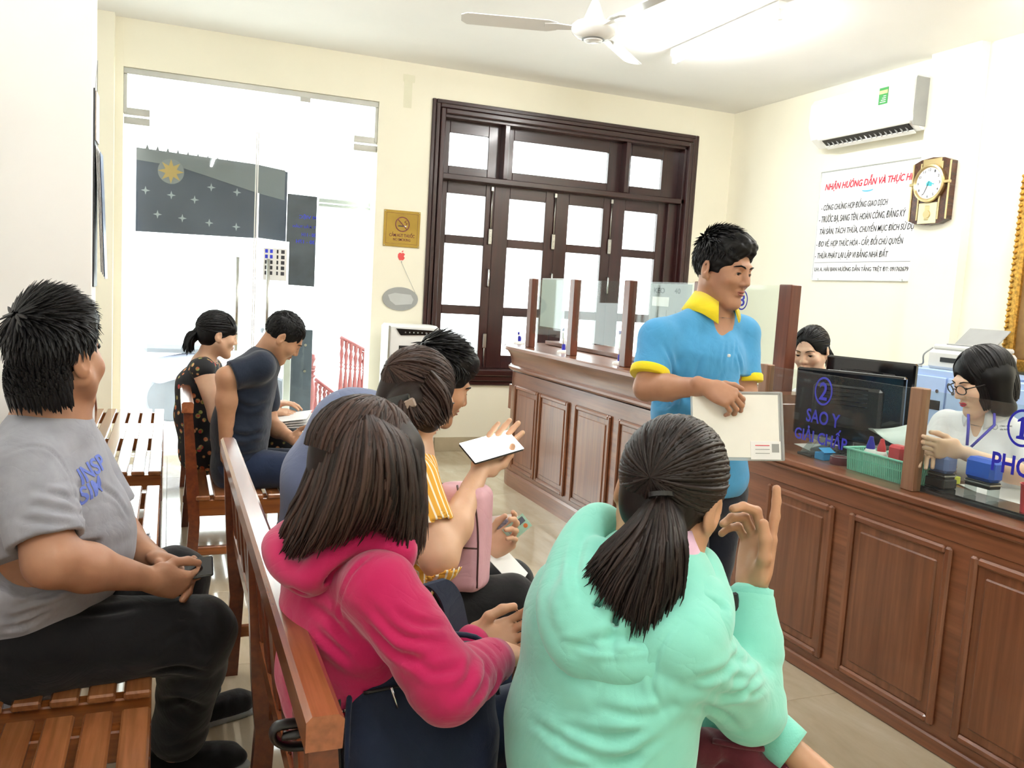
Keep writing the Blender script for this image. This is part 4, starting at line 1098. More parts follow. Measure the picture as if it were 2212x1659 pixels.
def hand_prims(W, d, n, side=1, curl=((.3, .4, .3),)*4, thumb=None, s=1.0, spread=.05, wr=.024):
    """W wrist, d towards the fingers, n out of the palm, side +1 right hand / -1 left hand"""
    W = np.array(W, float); d = nrm(d); n = nrm(np.array(n, float)-d*(np.array(n, float) @ d)); t = np.cross(d, n)*side
    P = [cap(W-d*.03*s, W+d*.012*s, wr*s, wr*.98*s, .015*s)]
    L = ((.041, .026, .021), (.046, .030, .022), (.043, .028, .021), (.033, .021, .018))
    kd = (.086, .090, .085, .076); kt = (.029, .0095, -.0105, -.029); rr = (.0092, .0095, .0090, .0080)
    for i in range(4):
        K = W+s*(d*kd[i]+t*kt[i])
        P.append(cap(W+s*(d*.012+t*kt[i]*.55), K, .0145*s, .0115*s, .014*s))
    P.append(ell(W+s*(d*.045), np.array((.040, .042, .0125))*s, [t, d, n], .014*s))
    P.append(ell(W+s*(d*.034+t*.024+n*.008), np.array((.019, .030, .014))*s, [nrm(t+d*.5), nrm(d-t*.5), n], .012*s))
    for i in range(4):
        K = W+s*(d*kd[i]+t*kt[i]); th = 0; q = K
        for j in range(3):
            th += curl[i][j]
            v = nrm(d*math.cos(th)+n*math.sin(th)+t*spread*(1.5-i)*max(math.cos(th), 0))
            e = q+v*L[i][j]*s
            P.append(cap(q, e, rr[i]*(1-.07*j)*s, rr[i]*(.93-.08*j)*s, .004*s)); q = e
    th = thumb or ((.55, .72, .35), (.85, .45, .25), (.95, .15, .25))
    q = W+s*(d*.022+t*.022+n*.006)
    for j, (c, l, r0, r1) in enumerate(zip(th, (.040, .032, .026), (.0145, .0112, .0102), (.0112, .0105, .0085))):
        e = q+nrm(d*c[0]+t*c[1]+n*c[2])*l*s; P.append(cap(q, e, r0*s, r1*s, .006*s)); q = e
    return P
def limb(a, b, c, r):
    """upper and lower arm (or leg) with a little muscle; r = four radii"""
    a, b, c = (np.array(v, float) for v in (a, b, c))
    P = [cap(a, b, r[0], r[1], .03), cap(b, b+(c-b)*.35, r[1], r[2]*1.08, .03), cap(b+(c-b)*.35, c, r[2]*1.08, r[3], .03)]
    return P
def spine(pts, rad, side, k=.05):
    return [ecap(pts[i], pts[i+1], side, rad[i], rad[i+1], k) for i in range(len(pts)-1)]

# hair: locks of flattened strands carried on a base volume
def lock_mesh(paths, w, t, out_c, shade):
    """paths (N,K,3); w,t (K,) half width / thickness profile, out_c centre the locks face away from"""
    P = np.asarray(paths, float); N, K, _ = P.shape
    T = np.gradient(P, axis=1); T /= np.linalg.norm(T, axis=2)[..., None]+1e-9
    O = P-np.asarray(out_c); O -= T*np.sum(O*T, 2)[..., None]; O /= np.linalg.norm(O, axis=2)[..., None]+1e-9
    S = np.cross(T, O)
    w = np.broadcast_to(np.asarray(w, float), (N, K)) if np.ndim(w) == 2 else np.broadcast_to(np.asarray(w, float)[None], (N, K))
    t = np.broadcast_to(np.asarray(t, float)[None], (N, K))
    V = np.stack([P+S*w[..., None], P+O*t[..., None], P-S*w[..., None], P-O*t[..., None]], 2).reshape(-1, 3)
    b = (np.arange(N)[:, None, None]*K+np.arange(K-1)[None, :, None])*4; i = np.arange(4)[None, None]
    j = (i+1) % 4
    Q = np.stack([b+i, b+j, b+4+j, b+4+i], -1).reshape(-1, 4)
    return V, Q, np.repeat(np.asarray(shade), K*4)
def slerp(a, b, t):
    a = a/np.linalg.norm(a, axis=-1, keepdims=True); b = b/np.linalg.norm(b, axis=-1, keepdims=True)
    w = np.arccos(np.clip((a*b).sum(-1, keepdims=True), -.999, .999)); t = np.asarray(t)
    t = t.reshape(t.shape+(1,)) if t.ndim == a.ndim-1 else t
    return (np.sin((1-t)*w)*a+np.sin(t*w)*b)/np.sin(w)
SK_C, SK_R = np.array([0, -.014, .034]), np.array([.080, .100, .090])
def skull(dirs, lift=1.0):
    dirs = dirs/np.linalg.norm(dirs, axis=-1, keepdims=True); return SK_C+dirs*SK_R*lift
def hair_mat(name, dark, light, rough=.38):
    if name in MATS: return MATS[name]
    m, nt, b = base_mat(name); a = nd(nt, 'ShaderNodeAttribute', attribute_name='shade')
    nt.links.new(ramp(nt, a.outputs['Fac'], [(0, lin(dark)), (1, lin(light))]), b.inputs['Base Color'])
    b.inputs['Roughness'].default_value = rough+.06; b.inputs['Specular IOR Level'].default_value = .22
    return m
def finish_hair(base, locks, mat, parent, base_shade=.15, name='hair'):
    V, Q = base; Vs, Qs, sh = [V], [Q], [np.full(len(V), base_shade)]; n = len(V)
    for v, q, s in locks: Vs.append(v); Qs.append(q+n); sh.append(s); n += len(v)
    return obj(name, fast_mesh(name, np.vstack(Vs), Qs, True, np.concatenate(sh)), mat, parent)
def guide_strands(guides, n, rs, K=10, jit=.004, depth=0.012, out=None):
    """strands interpolated between neighbouring guide curves (M,?,3)"""
    G = []
    for g in guides:
        c = catmull(g, 8); d = np.concatenate([[0], np.cumsum(np.linalg.norm(np.diff(c, axis=0), axis=1))]); u = np.linspace(0, d[-1], K)
        G.append(np.stack([np.interp(u, d, c[:, i]) for i in range(3)], 1))
    G = np.array(G); M = len(G)
    u = rs.uniform(0, M-1-1e-6, n); i = u.astype(int); f = (u-i)[:, None, None]
    P = G[i]*(1-f)+G[i+1]*f
    ramp_ = np.linspace(.15, 1, K)[None, :, None]
    P = P+rs.normal(0, jit, (n, 1, 3))*ramp_+rs.normal(0, jit*.35, (n, K, 3))*ramp_
    if out is not None: P = P-(np.asarray(out)*rs.uniform(0, depth, (n, 1, 1)))
    cut = np.clip(1.0-np.abs(rs.normal(0, .10, n)), .6, 1.0); u_ = np.linspace(0, 1, K)[None]*cut[:, None]*(K-1); i0 = np.minimum(u_.astype(int), K-2); fr_ = (u_-i0)[..., None]; ar = np.arange(n)[:, None]
    P = P[ar, i0]*(1-fr_)+P[ar, i0+1]*fr_
    return P
def scalp_strands(H, roots, targets, rs, K=8, lift0=.96, lift1=1.0, jit=.02, t1=None):
    """strands lying on the skull from root directions to target directions (head local unit vectors)"""
    n = len(roots); t = np.linspace(0, 1, K)[None, :]*(np.ones((n, 1)) if t1 is None else np.asarray(t1)[:, None])
    D = slerp(np.repeat(roots[:, None], K, 1), np.repeat(targets[:, None], K, 1), t)
    D = D+rs.normal(0, jit, (n, 1, 3))*np.sin(np.linspace(0, math.pi, K))[None, :, None]
    L = np.linspace(lift0, lift1, K)[None, :, None]+rs.normal(0, .012, (n, 1, 1))
    D = D/np.linalg.norm(D, axis=-1, keepdims=True)
    return H.pts((SK_C+D*SK_R*L).reshape(-1, 3)).reshape(n, K, 3)
def short_hair(H, rs, n=900, length=.035, hairline=None, crown=(0, -.5, .85), flow=(0, 1, .1), lift=.25, mat=None, parent=None, h=.004, top=.0, sides=1.0, w=.004, nape=0.0):
    """short men's hair: base cap with a hairline plus tufts"""
    k = H.s
    # base volume: skull cap minus face
    P = [ell(H(*SK_C), (SK_R*np.array([.985*sides, .99, .985]))*k, H.R, .01)]
    if top: P.append(ell(H(0, .02, .075+top*.5), np.array((.066, .082, .045+top*.5))*k, H.R, .03*k))
    P.append(neg(ell(H(0, .108, -.030), np.array((.072, .066, .092))*k, H.R, .01*k)))
    P.append(neg(rbox(H(0, .07, -.10), np.array((.12, .065, .075))*k, H.R, .01*k, .012*k)))
    P.append(neg(rbox(H(0, -.03, -.135-nape), np.array((.12, .12, .06))*k, H.R, .01*k, .012*k)))
    if nape: P.append(ell(H(0, -.055, -.055), np.array((.066, .052, .06))*k, H.R, .02*k)); P[-2], P[-1] = P[-1], P[-2]
    for sx in (-1, 1): P.append(neg(ell(H(sx*.085, -.004, -.022), np.array((.02, .022, .036))*k, H.R, .004*k)))
    base = sdf_mesh([P], h, disp=ripple(int(rs.randint(1e6)), .002, 160))
    d = rs.normal(0, 1, (n*4, 3)); d /= np.linalg.norm(d, axis=1)[:, None]
    loc = SK_C+d*SK_R
    ok = (loc[:, 2] > .035-(.715+nape*22)*np.maximum(0, -loc[:, 1]-.0)+np.where(loc[:, 1] > .0, loc[:, 1]*.55, 0)) & (loc[:, 2] > -.075-nape)
    d = d[ok][:n]; n = len(d)
    cr = nrm(crown); away = d-cr*(d @ cr)[:, None]; fl = np.array(flow, float)
    topm = np.clip((d[:, 2]-.35)/.4, 0, 1)[:, None]
    dirv = away*(1-topm)+(fl+away*.5)*topm; dirv[:, 2] -= (1-topm[:, 0])*.5
    dirv -= d*(dirv*d).sum(1)[:, None]; dirv /= np.linalg.norm(dirv, axis=1)[:, None]+1e-9
    K = 5; tt = np.linspace(0, 1, K)
    ln = length*(.55+.45*topm[:, 0]+rs.uniform(-.2, .2, n))
    S = (SK_C+d*SK_R*.97)[:, None]+dirv[:, None]*(ln[:, None]*tt)[..., None]+d[:, None]*(ln[:, None]*lift*(.4+.6*topm)*tt*(1-.35*tt))[..., None]
    S = S+rs.normal(0, .0025, (n, 1, 3))*tt[None, :, None]
    if top: S[:, :, 2] += (top*topm)*np.ones((1, K))
    paths = H.pts(S.reshape(-1, 3)).reshape(n, K, 3)
    extra = []
    if nape:
        m2 = 700; th = rs.uniform(-1.45, 1.45, m2); z0 = rs.uniform(-.075, .02, m2); q = np.linspace(0, 1, K)
        rad = 1.0+.08*np.sin(np.clip((z0+.09)/.09, 0, 1)*3.14)
        X0 = np.stack([.070*np.sin(th)*rad, -.036-.074*np.cos(th)*rad, z0], 1)
        S2 = X0[:, None]+np.stack([np.zeros((m2, K)), .012*q[None]*np.ones((m2, 1)), -(.032+.012*rs.uniform(-1, 1, (m2, 1)))*q[None]], 2)
        extra = [lock_mesh(H.pts(S2.reshape(-1, 3)).reshape(m2, K, 3), np.array([.6, 1, .9, .6, .12])*w*k, np.array([.5, .5, .4, .3, .1])*w*.6*k, H(0, -.03, -.03), rs.uniform(.1, .7, m2))]
    lk = lock_mesh(paths, np.array([.9, 1, .9, .6, .12])*w*k, np.array([.5, .5, .4, .3, .1])*w*.6*k, H(*SK_C), rs.uniform(.1, .8, n))
    return finish_hair(base, [lk]+extra, mat, parent)

def skin_mat(name, c, c2):
    m, nt, b = base_mat(name); v = coords(nt, rnd=0)
    nt.links.new(ramp(nt, noise(nt, v, 14, 4), [(.3, lin(c2)), (.7, lin(c))]), b.inputs['Base Color'])
    b.inputs['Roughness'].default_value = .48; b.inputs['Subsurface Weight'].default_value = .12
    b.inputs['Subsurface Radius'].default_value = (.01, .004, .002); b.inputs['Subsurface Scale'].default_value = .6
    add_bump(nt, b, noise(nt, v, 260, 3), .12, .001); return m
def cloth(name, col, rough=.85, weave=500, bump=.15, var=.08, sheen=.2, crease=.13):
    if name in MATS: return MATS[name]
    m, nt, b = base_mat(name); v = coords(nt, rnd=0); c = lin(col)
    nt.links.new(ramp(nt, noise(nt, v, 18, 5), [(.3, tuple(x*(1-var) for x in c[:3])+(1,)), (.7, tuple(min(1, x*(1+var)) for x in c[:3])+(1,))]), b.inputs['Base Color'])
    b.inputs['Roughness'].default_value = rough; b.inputs['Sheen Weight'].default_value = sheen; b.inputs['Specular IOR Level'].default_value = .2
    f = noise(nt, v, weave, 2); f2 = noise(nt, v, 30, 3)
    mx = nd(nt, 'ShaderNodeMath', operation='MULTIPLY_ADD'); mx.inputs[1].default_value = 1.6; nt.links.new(f2, mx.inputs[0]); nt.links.new(f, mx.inputs[2])
    bp = nd(nt, 'ShaderNodeBump'); bp.inputs['Strength'].default_value = bump; bp.inputs['Distance'].default_value = .0015; nt.links.new(mx.outputs[0], bp.inputs['Height'])
    # soft creases: ridged noise
    n3 = noise(nt, v, 7.0, 3, .55, 1.4); sb_ = nd(nt, 'ShaderNodeMath', operation='SUBTRACT'); sb_.inputs[1].default_value = .5; nt.links.new(n3, sb_.inputs[0])
    ab = nd(nt, 'ShaderNodeMath', operation='ABSOLUTE'); nt.links.new(sb_.outputs[0], ab.inputs[0])
    pw = nd(nt, 'ShaderNodeMath', operation='POWER'); pw.inputs[1].default_value = .6; nt.links.new(ab.outputs[0], pw.inputs[0])
    b2 = nd(nt, 'ShaderNodeBump'); b2.inputs['Strength'].default_value = crease; b2.inputs['Distance'].default_value = .02; nt.links.new(pw.outputs[0], b2.inputs['Height'])
    nt.links.new(bp.outputs[0], b2.inputs['Normal']); nt.links.new(b2.outputs[0], b.inputs['Normal']); return m
def body_obj(parent, groups, mat, h, fine=()):
    """one skin mesh, finer where the face or hands are. fine: (lo, hi, h)"""
    drop = [(a, b) for a, b, _ in fine]
    parts = [sdf_mesh(groups, h, drop=drop)]
    for a, b, hh in fine: parts.append(sdf_mesh(groups, hh, box=(np.array(a), np.array(b))))
    V, Q = join_vq(parts)
    return obj('body', fast_mesh('body', V, Q), mat, parent)
def around(p, r): p = np.array(p); return p-r, p+r

from mathutils.bvhtree import BVHTree
def drape(o, target, R, off=.0015):
    """lay a flat print onto the cloth it is printed on"""
    tm = target.data; tv = [v.co for v in tm.vertices]; bt = BVHTree.FromPolygons(tv, [p.vertices[:] for p in tm.polygons])
    n = Vector(np.array(R[2], float)); mw = o.matrix_basis; inv = mw.inverted()
    for v in o.data.vertices:
        p = mw @ v.co; h = v.co.z
        q = bt.ray_cast(p+n*.25, -n)[0]
        if q is not None: v.co = inv @ (q+n*(off+h))
    o.data.update()
def subdiv(o, n=2):
    bm = bmesh.new(); bm.from_mesh(o.data); bmesh.ops.triangulate(bm, faces=bm.faces)
    for _ in range(n): bmesh.ops.subdivide_edges(bm, edges=[e for e in bm.edges if e.calc_length() > .006], cuts=1)
    bm.to_mesh(o.data); bm.free()

def crease(o, lines, amp=.005, w=.007):
    """press fold lines into a garment mesh; each line is followed over the cloth surface"""
    me = o.data; n = len(me.vertices); V = np.zeros(n*3); me.vertices.foreach_get('co', V); V = V.reshape(-1, 3)
    bt = BVHTree.FromPolygons([v.co for v in me.vertices], [p.vertices[:] for p in me.polygons])
    Nn = np.zeros(n*3); me.vertices.foreach_get('normal', Nn); Nn = Nn.reshape(-1, 3)
    for ln in lines:
        a_, w_ = amp, w
        if len(ln) and isinstance(ln[0], float): a_, w_, ln = ln[0], ln[1], ln[2]
        c = catmull([(x, y, 0) for x, y in ln], 6); P = []
        for x, y, _ in c:
            d = at(x, y, 1.0)-CPOS; h = bt.ray_cast(Vector(CPOS), Vector(nrm(d)))[0]
            if h is not None: P.append(np.array(h))
        if len(P) < 3: continue
        P = np.array(P)
        jump = np.linalg.norm(np.diff(P, axis=0), axis=1); P = P[:np.argmax(jump > .05)+1] if (jump > .05).any() else P
        if len(P) < 2: continue
        lo, hi = P.min(0)-w_*5, P.max(0)+w_*5; I = np.nonzero(((V > lo) & (V < hi)).all(1))[0]
        if len(I) == 0: continue
        X = V[I]; best = np.full(len(I), 9.0); tt = np.zeros(len(I))
        for i in range(len(P)-1):
            a, b = P[i], P[i+1]; ba = b-a; L = ba @ ba+1e-12; t = np.clip(((X-a) @ ba)/L, 0, 1); dd = np.linalg.norm(X-a-t[:, None]*ba, axis=1)
            m = dd < best; best[m] = dd[m]; tt[m] = (i+t[m])/(len(P)-1)
        fade = np.sin(np.clip(tt, 0.02, .98)*math.pi)**.6
        disp = fade*a_*(-np.exp(-(best/w_)**2)+.75*np.exp(-((best-2.1*w_)/(1.2*w_))**2))
        V[I] += Nn[I]*disp[:, None]
    me.vertices.foreach_set('co', V.astype(np.float32).ravel()); me.update()

def surf_line(name, o, lines, r, mat, parent, lift=.5, n=6, flat=1.0):
    """piping, seams or straps laid on the surface of o"""
    bt = BVHTree.FromPolygons([v.co for v in o.data.vertices], [p.vertices[:] for p in o.data.polygons])
    for ln in lines:
        P = []
        for x, y, _ in catmull([(x, y, 0) for x, y in ln], 5):
            d = nrm(at(x, y, 1.0)-CPOS); h, nn, _i, _d = bt.ray_cast(Vector(CPOS), Vector(d))
            if h is not None: P.append(np.array(h)+np.array(nn)*r*lift)
        if len(P) > 2: tube(name, P, r, mat, parent, n, flat)
# ------------------------------------------------------------------ people
def az(deg, pitch=0.0):
    a, p = math.radians(deg), math.radians(pitch); return np.array([math.sin(a)*math.cos(p), math.cos(a)*math.cos(p), math.sin(p)])
CR, CU, CF = CAXES[0], -CAXES[1], CAXES[2]
ZU = np.array([0, 0, 1.0])
sk_tan = skin_mat('tan_skin', '#b5876a', '#a4755a'); sk_mid = skin_mat('warm_skin', '#c29474', '#b08364'); sk_light = skin_mat('light_skin', '#dab294', '#cda284'); sk_pale = skin_mat('pale_skin', '#e8c6ac', '#dcb599')
h_black = hair_mat('black_hair', '#070708', '#1b1a1c'); h_brown = hair_mat('brown_hair', '#140d0a', '#46322a', .42); h_dark = hair_mat('dark_brown_hair', '#0d0908', '#2f2420', .4)
m_lip = plain('natural_lips', '#a8665a', .4, var=0); m_lipred = plain('red_lips', '#c4243f', .35, var=0)
m_navyt = cloth('navy_trousers', '#161a26', .8); m_blackt = cloth('black_trousers', '#0d0d0f', .8, var=.15); m_jean = cloth('blue_jeans', '#27344c', .85, 700, .3, .18)
def person(label, base): return thing('person', base, label, 'person')
m_shoe = plain('dark_shoe', '#1d1b1c', .5)
def shin(k): k = np.array(k, float); return cap(k, (k[0]+.03, k[1], .09), .066, .05)
def feet(parent, *ks):
    for k in ks: shoe((k[0]+.01, k[1], 0), (1, 0, 0), m_shoe, parent, .24)
def leg(hip, knee, ankle, r=(.088, .068, .058, .05), k=.03):
    return [cap(hip, knee, r[0], r[1], k), cap(knee, ankle, r[1]*.98, r[3], k)]
def shoe(ankle, fwd, mat, parent, L=.26, sole=None):
    a = np.array(ankle, float); f = nrm([fwd[0], fwd[1], 0]); s = np.cross(f, ZU); z0 = 0.0
    c = np.array([a[0], a[1], 0])+f*.06
    P = [rbox(c+f*.0+ZU*.035, (.022, L*.36, .012), [s, f, ZU], .022, .02), ell(c+f*.07+ZU*.038, (.046, .085, .036), [s, f, ZU], .02), cap(c-f*.07+ZU*.05, c-f*.05+ZU*.085, .036, .036, .03)]
    o = sdf_obj('shoe', [P], .005, mat, parent, cuts=[((0, 0, .018), (0, 0, -1))])
    P = [rbox(c+ZU*.012, (.03, L*.42, .004), [s, f, ZU], .016, .01), ell(c+f*.085+ZU*.012, (.05, .08, .016), [s, f, ZU], .015)]
    sdf_obj('sole', [P], .005, sole or m_black, parent, cuts=[((0, 0, .001), (0, 0, -1)), ((0, 0, .022), (0, 0, 1))])
def collar(N, s, f, up, r_in, r_out, h_top, drop, opening, mat, parent, point=.03, name='collar', sq=.85):
    """folded shirt collar: strip round the neck, points at the front"""
    N = np.array(N, float); s, f, up = nrm(s), nrm(f), nrm(up)
    A = np.linspace(math.pi/2+opening, math.pi/2+2*math.pi-opening, 40)
    rows = []
    for a in A:
        d = math.cos(a)*s+math.sin(a)*sq*f
        e = max(0, math.sin(a))**3
        top = N+d*r_in+up*h_top*(1-.5*e)
        low = N+d*(r_out+.012*e)-up*(drop+point*e)+f*.012*e
        n = nrm(d+up*.6)*.0025
        rows.append((top-n*.6, top+n*.6+up*.002, low+n, low-n))
    V = [p for r in rows for p in r]; Fc = []
    for i in range(len(A)-1):
        for j in range(4): k = (j+1) % 4; Fc.append((i*4+j, i*4+k, i*4+4+k, i*4+4+j))
    Fc.append((0, 1, 2, 3)); m = 4*(len(A)-1); Fc.append((m+3, m+2, m+1, m))
    me = mesh(name, V, Fc, True); return obj(name, me, mat, parent)

# ================= standing man in the blue polo shirt
def polo_man():
    t = person('standing young man in sky blue polo with yellow collar holding papers', (1.72, 2.44, 0))
    H = Head(at(1561, 582, 2.9), az(159, -9), ZU+CR*.04, 1.02)
    N = at(1534, 680, 2.95); rs, ls = at(1422, 722, 2.84), at(1602, 712, 3.02); sd = nrm(rs-ls); fr = nrm(np.cross(ZU, sd))
    pel, mid, che = at(1520, 1030, 2.97), at(1512, 890, 2.96), at(1514, 775, 2.95)
    rel, rwr = at(1397, 838, 2.78), at(1526, 836, 2.63); lel, lwr = at(1612, 868, 2.99), at(1585, 930, 2.80)
    tors = spine([pel, mid, che, N-ZU*.03], [(.145, .10), (.14, .095), (.15, .10), (.09, .06)], sd, .06)
    hd = nrm(at(1585, 862, 2.60)-rwr)
    hp = hand_prims(rwr, hd, CF*.75-CU*.5+CR*.1, 1, ((.75, .7, .4), (.8, .75, .4), (.85, .8, .4), (.85, .8, .4)), s=.95)
    gr = [head_prims(H, full=.88)+neck_prims(H, N, .054)+[cap(N-ZU*.025, rs-ZU*.02, .045, .04, .05), cap(N-ZU*.025, ls-ZU*.02, .045, .04, .05)]+tors+limb(rs, rel, rwr, (.048, .038, .036, .026))+limb(ls, lel, lwr, (.048, .038, .036, .026)), hp, hand_prims(lwr, nrm(lwr-lel), -CR*.8-CF*.3, -1, ((.6, .7, .4),)*4, s=.95)]
    body_obj(t, gr, sk_tan, .007, [(*around(H(0, .02, -.01), .15), .0026), (*around(rwr+hd*.07, .11), .0026)])
    make_eyes(H, t, -.25); make_brows(H, t, h_black, 1.1); make_lips(H, t, m_lip)
    rsd = np.random.RandomState(3)
    short_hair(H, rsd, 1500, .042, flow=(.1, 1, .05), lift=.3, mat=h_black, parent=t, h=.0035, top=.012, w=.0042)
    m_po = cloth('sky_blue_pique', '#4f9fd2', .85, 900, .35, .06); m_ye = cloth('yellow_rib', '#f0d92a', .8, 900, .2, .05)
    sp = [pel-ZU*.0, mid, che, N-ZU*.035]
    P = spine(sp, [(.178, .125), (.168, .118), (.170, .115), (.085, .068)], sd, .06)+[cap(N-ZU*.012, rs-ZU*.012, .05, .058, .05), cap(N-ZU*.012, ls-ZU*.012, .05, .058, .05)]
    rq, lq = rs+(rel-rs)*.72, ls+(lel-ls)*.68
    A1 = [cap(rs-ZU*.015, rel, .062, .061, .03)]; A2 = [cap(ls-ZU*.015, lel, .06, .058, .03)]
    vn = at(1578, 752, 2.80)
    P2 = P+A1+A2+[neg(cap(N+ZU*.08, N-ZU*.03, .058, .06, .01)), neg(cap(N+fr*.05+ZU*.01, vn, .046, .004, .008)), neg(cap(rel, rq, .05, .053, .004)), neg(cap(lel, lq, .05, .05, .004))]
    ds = fsum(ripple(5, .0018, 45), rings(at(1470, 820, 2.85), CR+CU*.6, .05, .004, .14, 2), rings(at(1570, 860, 2.85), CR*.9-CU*.4, .05, .004, .12, 4))
    o = sdf_obj('polo_shirt', [P2], .0055, m_po, t, disp=ds, cuts=[(rq, rel-rs, .14), (lq, lel-ls, .12), (pel-ZU*.05, -ZU)])
    crease(o, [((1432, 740), (1452, 790), (1447, 840)), ((1562, 800), (1540, 850), (1510, 905)), ((1590, 760), (1600, 800), (1590, 855)), ((1482, 790), (1472, 850), (1450, 905)), ((1520, 760), (1500, 820), (1480, 860)), (.003, .005, ((1568, 740), (1560, 790))), (.003, .005, ((1590, 735), (1584, 790)))])
    for q, e, r in ((rq, nrm(rel-rs), .0635), (lq, nrm(lel-ls), .061)):
        V, Fc = tube_data([q-e*.014, q-e*.008, q+e*.010, q+e*.014, q+e*.013, q+e*.0], [r-.001, r+.002, r+.0015, r-.001, r-.008, r-.012], 28, cap=False)
        obj('cuff', mesh('cuff', V, Fc, True), m_ye, t)
    collar(N+ZU*.048+fr*.004, sd, fr, nrm(N-che), .064, .096, .032, .030, .46, m_ye, t, .058, sq=1.0)
    for z in (.62, .85): pass
    b = vn-fr*.004
    box('button', b[0]-.005, b[0]+.005, b[1]-.004, b[1]+.004, b[2]-.03, b[2]-.02, m_whitep, t, .002)
    rh, lh = pel+sd*.09-ZU*.06, pel-sd*.09-ZU*.06; f0 = az(160)
    rk, lk = rh-ZU*.37+f0*.06, lh-ZU*.37-f0*.02; ra, la = np.array([rk[0], rk[1], .09])-f0*.02, np.array([lk[0], lk[1], .09])-f0*.12
    sdf_obj('trousers', [spine([pel-ZU*.08, pel+ZU*.02], [(.16, .11), (.155, .105)], sd)+leg(rh, rk, ra)+leg(lh, lk, la)], .008, m_navyt, t, disp=ripple(8, .003, 50), cuts=[((0, 0, .035), -ZU)])
    shoe(ra, f0, m_black, t); shoe(la, f0, m_black, t)
    return t
polo_man()

